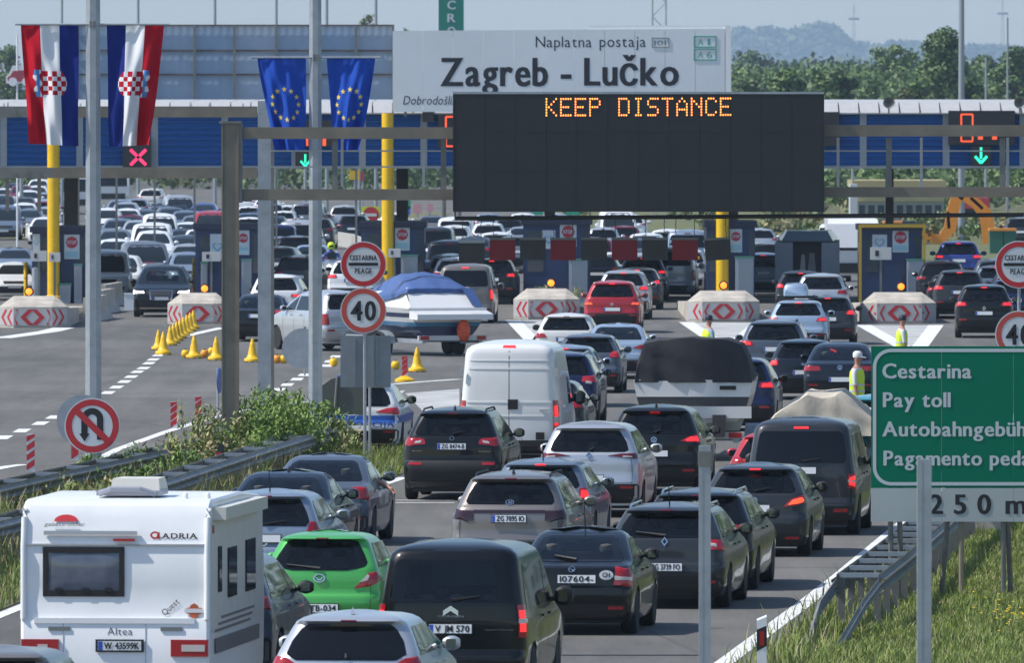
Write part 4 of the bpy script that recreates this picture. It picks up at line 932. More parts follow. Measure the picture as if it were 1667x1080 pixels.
# ------------------------------------------------------------------ round signs
def disc(parent, name, X, Y, Z, r, m, y, n=40):
    return MB().lathe([(r, -y - .012), (r, -y), (.0001, -y)], n, 'y').build(name, m, parent, 30, (X, Y, Z)) if False else MB().lathe([(.0001, 0), (r, 0), (r, .012), (.0001, .012)], n, 'y').build(name, m, parent, 30, (X, Y - y, Z))
def round_sign(label, d, px, py, rpx, kind, name='road_sign'):
    X, Z, r = PX(px, d), PZ(py, d), rpx * d / F; t = thing(name, label, 'road sign', (X, d, Z)); ORS = mat('faded_red_sheet', (.52, .07, .05), .45)
    disc(t, 'plate', 0, 0, 0, r, GREYBACK if kind == 'back' else WHITES, .0)
    if kind == 'back':
        MB().lathe([(r * .985, -.02), (r, -.02), (r, .014), (r * .985, .014)], 40, 'y').build('rim', GALV, t, 30); return t
    ring = MB(); n = 44; ro, ri = r * .955, r * (.74 if kind != 'uturn' else .73)
    for k in range(n):
        a0, a1 = 2 * math.pi * k / n, 2 * math.pi * (k + 1) / n
        ring.add([(ro * math.cos(a0), -.004, ro * math.sin(a0)), (ro * math.cos(a1), -.004, ro * math.sin(a1)), (ri * math.cos(a1), -.004, ri * math.sin(a1)), (ri * math.cos(a0), -.004, ri * math.sin(a0))], [(0, 1, 2, 3)])
    ring.build('red_ring', ORS if kind == '40' else REDS, t)
    if kind == 'toll':
        letters('lettering', 'CESTARINA', r * .21, INK, t, 0, -.006, r * .18, r * 1.16, align='c', track=.12, bold=1); letters('lettering', 'PEAGE', r * .22, INK, t, 0, -.006, -r * .40, r * .72, align='c', track=.16, bold=1)
        MB().box(-r * .64, r * .64, -.008, -.004, -r * .06, r * .07).build('bar', INK, t)
    if kind == '40': letters('lettering', '40', r * .82, INK, t, 0, -.006, -r * .42, r * 1.06, bold=1, align='c', track=.14)
    if kind == 'uturn':
        mb = MB(); k_ = r; w = .115
        pts = [(.28, -.50)] + [(.28, .25)] + [(.28 * math.cos(a), .25 + .28 * math.sin(a)) for a in [math.pi * q / 10 for q in range(1, 10)]] + [(-.28, .25), (-.28, -.28)]
        L_, R_ = [], []
        for q, p in enumerate(pts):
            a, b = pts[max(0, q - 1)], pts[min(len(pts) - 1, q + 1)]; dx, dz = b[0] - a[0], b[1] - a[1]; l = math.hypot(dx, dz); nx, nz = -dz / l * w, dx / l * w
            L_.append((p[0] + nx, p[1] + nz)); R_.append((p[0] - nx, p[1] - nz))
        for q in range(len(pts) - 1): mb.add([(x * k_, -.005, z * k_) for x, z in (L_[q], L_[q + 1], R_[q + 1], R_[q])], [(0, 1, 2, 3)])
        mb.add([(x * k_, -.005, z * k_) for x, z in ((-.47, -.27), (-.09, -.27), (-.28, -.56))], [(0, 1, 2)])
        mb.build('arrow', INK, t)
        a, b = Vector((-.62, 0, .60)) * r, Vector((.62, 0, -.60)) * r; nrm = Vector((.70, 0, .70)) * r * .115
        MB().add([(a - nrm) + Vector((0, -.010, 0)), (b - nrm) + Vector((0, -.010, 0)), (b + nrm) + Vector((0, -.010, 0)), (a + nrm) + Vector((0, -.010, 0))], [(0, 1, 2, 3)]).build('slash', REDS, t)
    return t
def pole(label, d, px, ytop, r=.03, name='sign_post', lean=0.0, zb=-.05):
    t = thing(name, label, 'post', (PX(px, d), d, 0)); MB().tube([(0, 0, zb), (lean, 0, PZ(ytop, d))], r, 10).build('tube', GALV, t, 60); MB().lathe([(r * 1.25, PZ(ytop, d) - .03), (r * 1.25, PZ(ytop, d) + .01), (.0001, PZ(ytop, d) + .02)], 10, 'z', (lean, 0, 0)).build('cap', GALVD, t); return t
dz = DS(79.6)
pole('thin steel post holding the toll and speed forty signs in the middle of the photo', dz + .05, 594, 396, .035, lean=-.01)
round_sign('round red-ringed sign lettered CESTARINA PEAGE, above the sign with 40 at mid left', dz, 591.5, 430.5, 37.5, 'toll')
round_sign('round red-ringed speed sign with 40 on the middle post', dz, 591.5, 506, 37.5, '40')
sb = thing('traffic_sign', 'plain grey rectangular sign back below the round speed sign', 'sign', (PX(595, dz), dz + .12, PZ(589, dz)))
w, h = 41 * dz / F, 42 * dz / F; MB().box(-w, w, -.008, .008, -h, h).build('panel', GREYBACK, sb)
for xx in (-w * .45, w * .45): MB().box(xx - .025, xx + .025, -.03, -.008, -h * .9, h * .9).build('stiffener', GREYBACK, sb)
pole('second thin post close behind the one with the toll sign', dz + .35, 602, 560, .03)
round_sign('back of a round sign left of the far lamp post', DS(66), 492, 568, 33, 'back'); pole('thin post behind the round sign back left of the far lamp post', DS(65.9), 496, 533, .025, zb=.6)
sq = thing('traffic_sign', 'dark grey-green arched sign back leaning behind the far lamp post', 'sign', (PX(552, DS(78.6)), DS(78.6), PZ(645, DS(78.6))), 0); sq.rotation_euler = (0, R(2), 0)
k = DS(78.6) / F; poly = [(-28 * k, -30 * k), (42 * k, -30 * k), (42 * k, 14 * k), (38 * k, 26 * k), (4 * k, 32 * k), (-14 * k, 27 * k), (-28 * k, 16 * k)]
MB().prism(poly, -.01, .01).build('panel', mat('green_grey_back', (.11, .12, .11), .5, .2), sq); MB().tube([(-7 * k, -.03, -45 * k), (-4 * k, -.03, 31 * k)], .03, 8).build('post', GALVD, sq)
du = DS(86)
pole('rusty steel post of the no u-turn sign', du + .06, 152, 650, .045)
round_sign('round red-ringed sign forbidding u-turns, at the left of the median', du, 150, 694, 45.5, 'uturn')
round_sign('back of a large round sign peeking out left of the no u-turn sign', du + .9, 134, 685, 42, 'back')
bsn = thing('traffic_sign', 'narrow blue edge of a sign seen from the side, left of the brown gantry post', 'sign', (PX(358, DS(70)), DS(70), PZ(620, DS(70))), R(82))
MB().lathe([(.0001, 0), (.30, 0), (.30, .03), (.0001, .03)], 24, 'y').build('plate', mat('sign_blue', (.03, .09, .35), .4), bsn, 30); MB().tube([(0, .05, -1.0), (0, .05, .3)], .03, 8).build('post', GALV, bsn)
dr = DS(84)
pole('thin steel post at the right edge of the photo holding the second toll sign', dr + .05, 1659, 396, .035)
round_sign('round red-ringed sign lettered CESTARINA PEAGE at the right edge of the photo', dr, 1659, 431, 39, 'toll')
round_sign('round speed sign with 40 at the right edge, above the green sign', dr, 1659, 545, 39, '40')
# ------------------------------------------------------------------ green toll sign
dg_ = DS(110); gs = thing('toll_sign', 'green motorway sign listing pay toll in four languages with 250 m below', 'road sign', (0, 0, 0))
GRN = mat('green_sign_sheet', (.0, .17, .095), .55, noise=.04, scale=1.5, spec=.12); LET = mat('sign_letter_white', (.55, .60, .62), .5)
x0, x1, zt, zm, zb = PX(1418, dg_), PX(1760, dg_), PZ(564, dg_), PZ(795, dg_), PZ(850, dg_)
PANW = [(1418, 1533), (1533, 1650), (1650, 1760)]
for a, b in PANW:
    MB().box(PX(a, dg_) + .002, PX(b, dg_) - .002, dg_ - .02, dg_ + .02, zm, zt).build('green_panel', GRN, gs)
    MB().box(PX(a, dg_) + .002, PX(b, dg_) - .002, dg_ - .02, dg_ + .02, zb, zm - .004).build('grey_panel', mat('pale_sign_sheet', (.42, .46, .45), .5, noise=.07, scale=1.2), gs)
bx0, bx1, bz0, bz1, rr, bw = PX(1421, dg_), PX(1757, dg_), PZ(791, dg_), PZ(568, dg_), .27, .05
def rrect(i): 
    o = []
    for cx, cz, a0 in ((bx1 - rr, bz1 - rr, 0), (bx0 + rr, bz1 - rr, 90), (bx0 + rr, bz0 + rr, 180), (bx1 - rr, bz0 + rr, 270)):
        o += [(cx + (rr - i) * math.cos(R(a0 + q * 10)), cz + (rr - i) * math.sin(R(a0 + q * 10))) for q in range(10)]
    return o
A, B = rrect(0), rrect(bw); mb = MB(); n = len(A)
mb.add([(x, dg_ - .024, z) for x, z in A + B], [(q, (q + 1) % n, n + (q + 1) % n, n + q) for q in range(n)]); mb.build('border', LET, gs)
for txt, yb, xa, xb in (('Cestarina', 616, 1437, 1581), ('Pay toll', 663, 1438, 1547), ('Autobahngeb\u00fchr', 710.5, 1437, 1685), ('Pagamento pedaggio', 758, 1439, 1740)):
    letters('lettering', txt, 23.5 / 110, LET, gs, PX(xa, dg_), dg_ - .024, PZ(yb, dg_), (xb - xa) / 110, bold=1)
letters('lettering', '250', 31 / 110, INK, gs, PX(1514, dg_), dg_ - .024, PZ(837, dg_), 99 / 110, bold=1, track=.42)
letters('lettering', 'm', 31 / 110, INK, gs, PX(1638, dg_), dg_ - .024, PZ(837, dg_), 32 / 110, bold=1)
for a, b, yb in ((1450, 1452, 972), (1465, 1469, 962), (1543, 1534, 955), (1565, 1566, 964), (1634, 1634, 975), (1641, 1648, 972)):
    MB().tube([(PX(b, dg_), dg_ + (.35 if a in (1465, 1543, 1641) else .06), -.1), (PX(a, dg_), dg_ + .05, PZ(845, dg_)), (PX(a, dg_), dg_ + .05, zt - .1)], .042, 8).build('leg', GALVD if a != 1565 else mat('wooden_leg', (.25, .21, .15), .8), gs)
X, Y = G(1600, 868); MB().box(-.4, .4, -.3, .3, -.05, .35).build('concrete_block', CONCRETE, None, None, (X, Y, 0)); tag(bpy.data.objects['concrete_block'], 'small concrete block in the grass behind the legs of the green sign', 'block')
# bare steel posts close to the camera
for px, ytop, w, s_, lab in ((1147.5, 726, 19, 160, 'bare square steel post standing near the photo centre right, topped by a bracket'), (1505, 748, 23, 185, 'bare square steel post in front of the green toll sign')):
    d_ = DS(s_); t = thing('steel_post', lab, 'post', (PX(px, d_), d_, 0)); hw = w / s_ / 2
    MB().box(-hw, hw, -hw, hw, -.1, PZ(ytop, d_)).build('shaft', GALV, t)
    MB().box(-hw * 1.02, -hw * .35, -hw * 1.05, hw, -.1, PZ(ytop, d_) - .02).build('flange', GALV, t)
    if px < 1200: MB().box(-hw * 1.15, hw * 1.2, -hw * 1.15, hw * 1.15, PZ(760, d_), PZ(735, d_)).build('bracket', GALVD, t)
strip('edge_line', gpts([(-120, 1052), (0, 1003), (120, 955), (300, 890), (480, 833), (600, 797), (658, 778)]), .22)
# ------------------------------------------------------------------ toll plaza
DT = 452.0
NAVY = mat('navy_cladding', (.018, .035, .105), .45, noise=.12, scale=.8); BLUE = mat('blue_corrugated_sheet', (.012, .092, .31), .5, noise=.08, scale=.5, spec=.2)
GREYP = mat('grey_cladding', (.30, .33, .36), .5, noise=.08); WHITEC = mat('white_roof_sheet', (.44, .44, .44), .5, noise=.08)
DARKP = mat('dark_brown_pillar', (.055, .045, .035), .5, noise=.2); BGLASS = mat('booth_glass', (.03, .05, .07), .06, spec=.8)
cn = thing('toll_canopy', 'long toll canopy with blue corrugated fascia and white roof edge across the plaza', 'canopy', (0, 0, 0))
xl, xr_ = PX(-120, DT), PX(1790, DT); zt, zb, zr = PZ(186, DT), PZ(270, DT), PZ(166, DT)
MB().box(xl, xr_, DT, DT + 14, zb + .25, zt + .1).build('roof_slab', GREYP, cn)
xs = -120; pw = 33.0
while xs < 1790:
    if not (780 < xs < 830): MB().add([(PX(xs + .6, DT), DT - .35, zt + .06), (PX(xs + pw - .6, DT), DT - .35, zt + .06), (PX(xs + pw - .6, DT), DT + 14, zr + .1), (PX(xs + .6, DT), DT + 14, zr + .1),
        (PX(xs + .6, DT), DT - .35, zt + .01), (PX(xs + pw - .6, DT), DT - .35, zt + .01), (PX(xs + pw - .6, DT), DT + .75, zr), (PX(xs + .6, DT), DT + .75, zr)], [(4, 5, 6, 7), (0, 1, 5, 4), (7, 6, 2, 3), (4, 7, 3, 0), (5, 1, 2, 6)]).build('roof_edge_panel', WHITEC, cn)
    xs += pw
MULL = [-115, 6, 130, 252, 366, 480, 590, 690, 806, 930, 1050, 1170, 1288, 1405, 1540, 1665, 1785]
for a, b in zip(MULL[:-1], MULL[1:]):
    x0, x1 = PX(a + 5.5, DT), PX(b - 5.5, DT); n = 9; pr = []
    for k in range(n):
        z = zb + (zt - zb) * k / n; h = (zt - zb) / n
        pr += [(DT - .02, z), (DT - .02, z + h * .38), (DT - .085, z + h * .52), (DT - .085, z + h * .86)]
    pr.append((DT - .02, zt))
    vs = [(x, y, z) for x in (x0, x1) for y, z in pr]; m = len(pr)
    MB().add(vs, [(k, k + 1, m + k + 1, m + k) for k in range(m - 1)]).build('fascia_panel', BLUE, cn)
for a in MULL: MB().box(PX(a - 5.5, DT), PX(a + 5.5, DT), DT - .10, DT + .05, zb - .02, zt).build('mullion', GREYP, cn)
MB().box(xl, xr_, DT - .06, DT + .3, zb - .10, zb - .005).build('lower_edge', GREYP, cn)
LR = mat('lit_red_signal', (1.0, .03, .12), .3, emit=1.4); LG = mat('lit_green_signal', (.03, .95, .50), .3, emit=1.2); LO = mat('lit_orange_signal', (.95, .10, .03), .3, emit=.85)
BLK = mat('signal_black', (.02, .02, .023), .5)
def disp(label, px, w, y0, y1, glyphs):
    t = thing('lane_display', label, 'lane signal', (0, 0, 0), 0, 'lane signals on the toll canopy'); d = DT - .45
    MB().box(PX(px - w / 2, d), PX(px + w / 2, d), d, d + .3, PZ(y1, d), PZ(y0, d)).build('housing', BLK, t)
    for g, gx, gy, r in glyphs:
        mb = MB(); P = lambda x, y: (PX(gx + x * r, d), d - .012, PZ(gy + y * r, d)); m = {'x': LR, 'a': LG}.get(g, LO)
        def seg(a, b, w_=.16, k=1):
            dx, dy = b[0] - a[0], b[1] - a[1]; l = math.hypot(dx, dy); nx, ny = -dy / l * w_, dx / l * w_
            mb.add([P(a[0] + nx, a[1] + ny), P(b[0] + nx, b[1] + ny), P(b[0] - nx, b[1] - ny), P(a[0] - nx, a[1] - ny)], [(0, 1, 2, 3)])
        if g == 'x':
            for s1 in (-1, 1):
                for s2 in (-1, 1): seg((.14 * s1, .14 * s2), (.9 * s1, .9 * s2), .17)
        elif g == 'a': seg((0, -1), (0, .4), .14); seg((-.75, .1), (0, .95), .16); seg((.75, .1), (0, .95), .16)
        elif g == 'box': seg((-.42, -1), (-.42, 1), .06); seg((.42, -1), (.42, 1), .06); seg((-.42, -1), (.42, -1), .06); seg((-.42, 1), (.42, 1), .06)
        elif g == 'car': seg((-1, .5), (1, .5), .12); seg((-.6, -.1), (.5, -.1), .1); seg((-1, .5), (-.6, -.1), .1); seg((1, .5), (.5, -.1), .1); seg((-.75, .75), (-.35, .75), .2); seg((.4, .75), (.8, .75), .2)
        elif g == 'bar': seg((-.4, 0), (.4, 0), .9)
        mb.build('lit_symbol', m, t)
disp('dark lane signal with a red cross under the right hand checkered flag', 223, 46, 224, 272, [('x', 225, 256, 14)])
disp('dark lane signal with orange and green symbols behind the far lamp post', 512, 60, 196, 238, [('bar', 499, 231, 7), ('bar', 528, 231, 7)])
disp('small dark signal with a green arrow left of the far lamp post', 492, 22, 244, 272, [('a', 497, 261, 10)])
disp('dark lane signal cut off by the left edge of the message board', 735, 44, 186, 240, [('box', 736, 214, 24)])
disp('unlit dark lane signal just right of the message board', 1350, 32, 182, 238, [])
disp('wide dark lane signal with orange box and car symbols at the right', 1598, 108, 180, 236, [('box', 1574, 208, 22), ('car', 1607, 208, 20)])
disp('small dark lane signal with a green arrow at the right', 1597, 32, 238, 272, [('a', 1597, 253, 13)])
disp('small dark camera box on the fascia left of the message board', 697, 18, 180, 198, [])
for k, x in enumerate((1447, 1660)):
    d = DT - 1; t = thing('loudspeaker', ['grey loudspeaker horn on the canopy roof right of the message board', 'grey loudspeaker horn on the canopy roof at the right edge'][k], 'loudspeaker', (PX(x, d), d, PZ(167, d)))
    MB().lathe([(.05, .3), (.14, .1), (.22, -.1), (.2, -.1), (.0001, .1)], 14, 'y').build('horn', GALVD, t, 40); MB().box(-.03, .03, .1, .16, -.4, .0).build('bracket', GALVD, t)
# supports
def col(label, x, dd, r, m, yb, name='support_column', zt_=None, sq=False):
    t = thing(name, label, 'column', (PX(x, dd), dd, 0)); z1 = zt_ if zt_ else zb
    if sq: MB().box(-r, r, -r, r, -.05, z1).build('shaft', m, t)
    else: MB().lathe([(r, -.05), (r, z1)], 20).build('shaft', m, t, 30)
    MB().lathe([(r * 1.35, -.02), (r * 1.35, .25), (r * 1.02, .3)], 20).build('foot', m, t, 30); return t
col('yellow round canopy column left of the lamp post with flags', 87, DT - 1.2, .225, YELLOW, 490, zt_=zb + .9)
col('yellow round canopy column between the far lamp post and the message board', 631, DT - 1.2, .215, YELLOW, 455, zt_=PZ(184, DT))
col('yellow round canopy column below the right part of the message board', 1176, DT - 1.2, .23, YELLOW, 490)
for x, w, lab in ((116, .26, 'dark brown pillar just right of the left yellow column'), (655, .22, 'dark brown pillar just right of the middle yellow column'), (1192, .22, 'dark pillar just right of the right yellow column'), (1448, .15, 'dark pillar rising from the roof of the yellow-framed booth'), (895, .2, 'dark pillar behind the message board')):
    col(lab, x, DT + 9, w, DARKP, 0, 'canopy_pillar', sq=True)
# booths
STOPM = mat('stop_red', (.42, .02, .035), .45); POSTER = mat('poster_white', (.52, .57, .62), .5); CAB = mat('cabinet_grey', (.33, .37, .41), .5, noise=.05); HEART = mat('heart_teal', (.10, .35, .50), .5)
def booth(label, x0, x1, y0, posters, d=DT - 1, frame=False, cab=None):
    t = thing('toll_booth', label, 'toll booth', (0, 0, 0), 0, 'toll booths'); a, b = PX(x0, d), PX(x1, d); h = PZ(y0, d); w = b - a
    MB().box(a, b, d, d + 5.5, .0, h - .22).build('walls', NAVY, t); MB().box(a - .08, b + .08, d - .15, d + 5.7, h - .22, h).build('roof', mat('booth_roof', (.012, .018, .045), .5), t)
    for k in range(3):
        for sx in (a - .012, b - .0): MB().box(sx, sx + .012, d + .5 + k * 1.65, d + 2 + k * 1.65, 1.1, 2.2).build('side_window', BGLASS, t)
    MB().box(a + w * .06, a + w * .30, d - .02, d, 1.15, h - .45).build('window', BGLASS, t); MB().box(b - w * .12, b - .05, d - .02, d, 1.1, h - .4).build('window', BGLASS, t)
    for kind, px, py, pw, ph in posters:
        X0, X1, Z0, Z1 = PX(px - pw / 2, d), PX(px + pw / 2, d), PZ(py + ph / 2, d), PZ(py - ph / 2, d); q = MB().box(X0, X1, d - .05, d - .02, Z0, Z1).build('poster', POSTER, t)
        cx, cz = (X0 + X1) / 2, Z0 + (Z1 - Z0) * .68; r = (X1 - X0) * .40
        if kind == 'stop':
            MB().lathe([(.0001, 0), (r, 0), (r, .008), (.0001, .008)], 8, 'y', (cx, d - .06, cz)).build('stop_sign', STOPM, t); letters('lettering', 'STOP', r * .55, POSTER, t, cx, d - .066, cz - r * .27, r * 1.45, bold=1, align='c')
            MB().box(X0 + .04, X1 - .04, d - .056, d - .05, Z0 + (Z1 - Z0) * .08, Z0 + (Z1 - Z0) * .32).build('poster_print', mat('pale_teal_print', (.30, .50, .58), .5), t)
        if kind == 'heart':
            cz = (Z0 + Z1) / 2; pts = [(cx + r * .055 * 16 * math.sin(a_) ** 3, cz + r * .055 * (13 * math.cos(a_) - 5 * math.cos(2 * a_) - 2 * math.cos(3 * a_) - math.cos(4 * a_))) for a_ in [2 * math.pi * k / 24 for k in range(24)]]
            pi_ = [(cx + (x - cx) * .72, cz + .01 + (z - cz) * .68) for x, z in pts]
            MB().add([(x, d - .056, z) for x, z in pts + pi_], [(k, (k + 1) % 24, 24 + (k + 1) % 24, 24 + k) for k in range(24)]).build('heart_symbol', HEART, t)
    for c in (cab or []):
        MB().box(PX(c[0], d), PX(c[1], d), d - .9, d - .25, 0, PZ(c[2], d)).build('cabinet', CAB, t); MB().box(PX(c[0] - 1, d), PX(c[1] + 1, d), d - .93, d - .22, PZ(c[2], d), PZ(c[2] - 2.5, d)).build('cabinet_lid', mat('lid_green', (.06, .22, .17), .5), t)
        for k in range(5): MB().box(PX(c[0], d) + (k + 1) * (PX(c[1], d) - PX(c[0], d)) / 6 - .012, PX(c[0], d) + (k + 1) * (PX(c[1], d) - PX(c[0], d)) / 6 + .012, d - .915, d - .9, .15, PZ(c[2], d) - .12).build('cabinet_rib', GREYP, t)
    if frame:
        for xx in (x0 - 3, x1 + 3): MB().box(PX(xx, d) - .05, PX(xx, d) + .05, d - .35, d - .22, 0, h + .02).build('yellow_frame', mat('dirty_yellow', (.45, .29, .02), .5), t)
        MB().box(PX(x0 - 3, d) + .05, PX(x1 + 3, d) - .05, d - .35, d - .22, h - .10, h + .02).build('yellow_frame', mat('dirty_yellow', (.45, .29, .02), .5), t)
    return t
booth('navy toll booth at far left behind the yellow column', 52, 138, 369, [('stop', 117, 402, 25, 40), ('heart', 59, 395, 12, 28)], cab=[(98, 116, 464), (122, 134, 432)])
booth('navy toll booth behind the brown gantry post, heart poster at its left', 318, 424, 364, [('heart', 354, 402, 24, 42), ('stop', 396, 395, 20, 40)], cab=[(394, 410, 424), (328, 338, 429)])
booth('navy toll booth right of the middle yellow column', 588, 691, 361, [('stop', 655, 389, 24, 38)], cab=[(653, 680, 417)])
booth('navy toll booth behind the hanging red and dark plates', 852, 961, 356, [('stop', 925, 384, 27, 36), ('heart', 893, 390, 22, 30)], cab=[(926, 956, 424)])
booth('navy toll booth right of the right yellow column', 1150, 1229, 360, [('stop', 1198, 392, 20, 38)], cab=[(1197, 1226, 420)])
booth('navy toll booth in a yellow frame, right of the open grey trailer', 1403, 1501, 366, [('heart', 1432, 395, 24, 26), ('stop', 1466, 393, 26, 36)], frame=True, cab=[(1476, 1502, 424)])
# island noses
DI = DS(48.3)
CHW = mat('chevron_white', (.44, .44, .44), .5)
def nose(label, xc, ybase, w_px=108):
    X, Y = G(xc, ybase); k = Y / F; t = thing('island_nose', label, 'barrier', (X, Y, 0), 0, 'concrete island noses'); w = w_px * k / 2; zb_, zt_ = .68, 1.02; Ln = 26.0
    lo = [(-w, .55), (-w + .5, 0), (w - .5, 0), (w, .55)]
    v = [(x, y, -.05) for x, y in lo] + [(x, y, zb_) for x, y in lo] + [(-w + .45, 1.6, zt_), (w - .45, 1.6, zt_)]
    v += [(-w, Ln, -.05), (w, Ln, -.05), (-w, Ln, .28), (w, Ln, .28), (-w, 3.2, .60), (w, 3.2, .60)]
    v += [(-w + .45, 3.0, zt_ - .2), (w - .45, 3.0, zt_ - .2)]
    f = [(0, 1, 5, 4), (1, 2, 6, 5), (2, 3, 7, 6), (5, 6, 9, 8), (4, 5, 8), (7, 9, 6), (0, 4, 14, 12, 10), (3, 11, 13, 15, 7), (4, 8, 16, 14), (7, 15, 17, 9), (8, 9, 17, 16), (14, 16, 17, 15), (14, 15, 13, 12), (10, 12, 13, 11)]
    MB().add(v, f).build('concrete', CONCRETE, t)
    seg = [(-w + .02, .55 - .02, -w + .5, -.012), (-w + .5, -.012, w - .5, -.012), (w - .5, -.012, w - .02, .53)]
    for (xa, ya, xb, yb) in seg:
        MB().add([(xa, ya - .015, .07), (xb, yb - .015, .07), (xb, yb - .015, .62), (xa, ya - .015, .62)], [(0, 1, 2, 3)]).build('chevron_board', CHW, t)
    def at(u):   # u in metres from centre along the front
        if u < -w + .5: q = (u + w) / .5; return -w + .5 * q, .55 * (1 - q)
        if u > w - .5: q = (u - w + .5) / .5; return w - .5 + .5 * q, .55 * q
        return u, 0
    def chev(c, s, wd, dp):
        mb = MB()
        for z0, z1, o0, o1 in ((.09, .345, dp, 0), (.345, .60, 0, dp)):
            P = []
            for u, z in ((c + s * o0, z0), (c + s * o0 + wd, z0), (c + s * o1 + wd, z1), (c + s * o1, z1)):
                x, y = at(max(-w + .02, min(w - .02, u))); P.append((x, y - .034, z))
            mb.add(P, [(0, 1, 2, 3)])
        mb.build('chevron', REDS, t)
    chev(-.40, 1, .18, .26); chev(.22, -1, .18, .26)
    for k in range(3): chev(-.66 - .19 * k, 1, .07, .13); chev(.58 + .19 * k, -1, .07, .13)
    return t
nose('concrete island nose with red chevrons at the far left', 53, 534, 112)
nose('concrete island nose with red chevrons behind the row of yellow cones', 322, 528, 100)
nose('concrete island nose with red chevrons left of the red car', 890, 520)
nose('concrete island nose with red chevrons below the right yellow column', 1178, 524, 118)
nose('concrete island nose with red chevrons in front of the yellow-framed booth', 1464, 527, 122)
nose('concrete island nose half hidden behind the motor boat', 640, 520, 100)
tag(leafy('island_plants', 'low yellowish plants on the island behind the nose left of the red car', 'plant', *G(912, 500), 1.9, 3, .9, 500, 90, [GR[3], GR[2]], .12))
# bollards, amber lamps, cabinets on the islands
def bollard(label, x, ytop, yb, r=.075, m=YELLOW):
    X, Y = G(x, yb); t = thing('bollard', label, 'bollard', (X, Y, 0), 0, 'slim yellow bollards'); zt_ = PZ(ytop, Y); MB().lathe([(r, 0), (r, zt_ - .06), (r * .8, zt_), (.0001, zt_ + .01)], 12).build('tube', m, t, 40)
    for z in (.35, .8, 1.25):
        if z < zt_ - .15: MB().lathe([(r * 1.03, z), (r * 1.03, z + .09)], 12).build('band', mat('dull_yellow', (.55, .34, .01), .5), t, 40)
    return t
for a in (('slim yellow bollard at far left beside the amber lamp', 42, 427, 490), ('slim yellow bollard in front of the left yellow column', 75, 413, 492), ('slim yellow bollard left of the amber lamp near the cones', 316, 421, 486), ('slim yellow bollard between amber lamp and brown gantry post', 351, 408, 488),
          ('slim yellow bollard on the island left of its amber lamp', 863, 428, 478), ('slim yellow bollard above the amber lamp behind the hanging plates', 901, 420, 476), ('slim yellow bollard left of the right yellow column', 1137, 418, 480), ('slim yellow bollard at the left of the yellow-framed booth', 1413, 419, 486), ('slim yellow bollard in the middle of the yellow-framed booth', 1450, 406, 484)): bollard(*a)
for x, y, lab in ((47, 475, 'round lit amber lamp at far left'), (333, 470, 'round lit amber lamp left of the brown gantry post'), (897, 461, 'round lit amber lamp under the hanging plates'), (1178, 465, 'round lit amber lamp on the right yellow column'), (1467, 467, 'round lit amber lamp before the yellow-framed booth')):
    d = DT - 10; t = thing('warning_lamp', lab, 'warning lamp', (PX(x, d), d, PZ(y, d)), 0, 'amber warning lamps'); MB().lathe([(.0001, -.06), (.09, -.05), (.135, -.02), (.14, 0)], 18, 'y').build('lens', AMBER, t, 40); MB().lathe([(.145, -.03), (.17, -.02), (.17, .12), (.0001, .12)], 18, 'y').build('housing', BLK, t, 40)
    MB().tube([(0, .06, -.15), (0, .06, -PZ(y, d) + .4)], .03, 6).build('stem', TRIM, t)
for k, (x, y, w, h, lab) in enumerate(((63, 417, 26, 17, 'white camera cabinet left of the left yellow column'), (89, 419, 18, 15, 'white plate strapped to the left yellow column'), (344, 418, 30, 15, 'white camera cabinet before the heart poster booth'), (642, 412, 20, 14, 'white plate strapped to the middle yellow column'), (1434, 413, 34, 20, 'white camera cabinet before the yellow-framed booth'))):
    d = DT - 2.2; t = thing('camera_cabinet', lab, 'cabinet', (PX(x, d), d, PZ(y, d)), 0, 'white camera cabinets'); q = w * d / F / 2; r = h * d / F / 2
    MB().box(-q, q, -.12, .2, -r, r).build('case', mat('case_white', (.55, .55, .54), .5), t); MB().box(-q * .55, -q * .2, -.13, -.12, -r * .4, r * .5).build('lens_window', BLK, t); MB().box(-.04, .04, .0, .08, -PZ(y, d), -r).build('stand', GALVD, t)
for x, yb, lab in ((57, 497, 'grey round post at the left of the far left booth'), (1181, 480, 'grey steel post beside the right yellow column')):
    X, Y = G(x, yb); t = thing('steel_bollard', lab, 'bollard', (X, Y, 0)); MB().lathe([(.11, 0), (.11, 1.35), (.0001, 1.38)], 12).build('tube', GALV, t, 40)
bb = thing('jersey_barrier', 'low concrete barrier and debris beside the far left booth', 'barrier', (0, 0, 0))
for k in range(5):
    X, Y = G(140 + 14 * k, 524 - 12 * k); MB().prism([(-.35, 0), (.35, 0), (.12, .35), (.10, .8), (-.10, .8), (-.12, .35)], 0, 7).build('barrier_block', CONCRETE, bb, None, (X, Y, 0), (0, 0, -R(3)))
X, Y = G(214, 505); cbx = thing('white_crate', 'white box standing on the tarmac left of the black oncoming car', 'box', (X, Y, 0)); MB().box(-.25, .25, -.2, .2, 0, .55).build('case', WHITES, cbx); MB().box(-.27, .27, -.22, .22, .55, .6).build('lid', WHITES, cbx)
X, Y = G(1459, 486); mc = thing('safety_cone', 'slim cone with orange tip in front of the yellow-framed booth', 'cone', (X, Y, 0)); MB().lathe([(.2, 0), (.2, .05), (.12, .06), (.06, 1.1)], 12).build('shell', mat('pale_cone', (.35, .45, .42), .5), mc, 40); MB().lathe([(.10, 1.1), (.09, 1.35), (.0001, 1.4)], 12).build('tip', FLO, mc, 40)
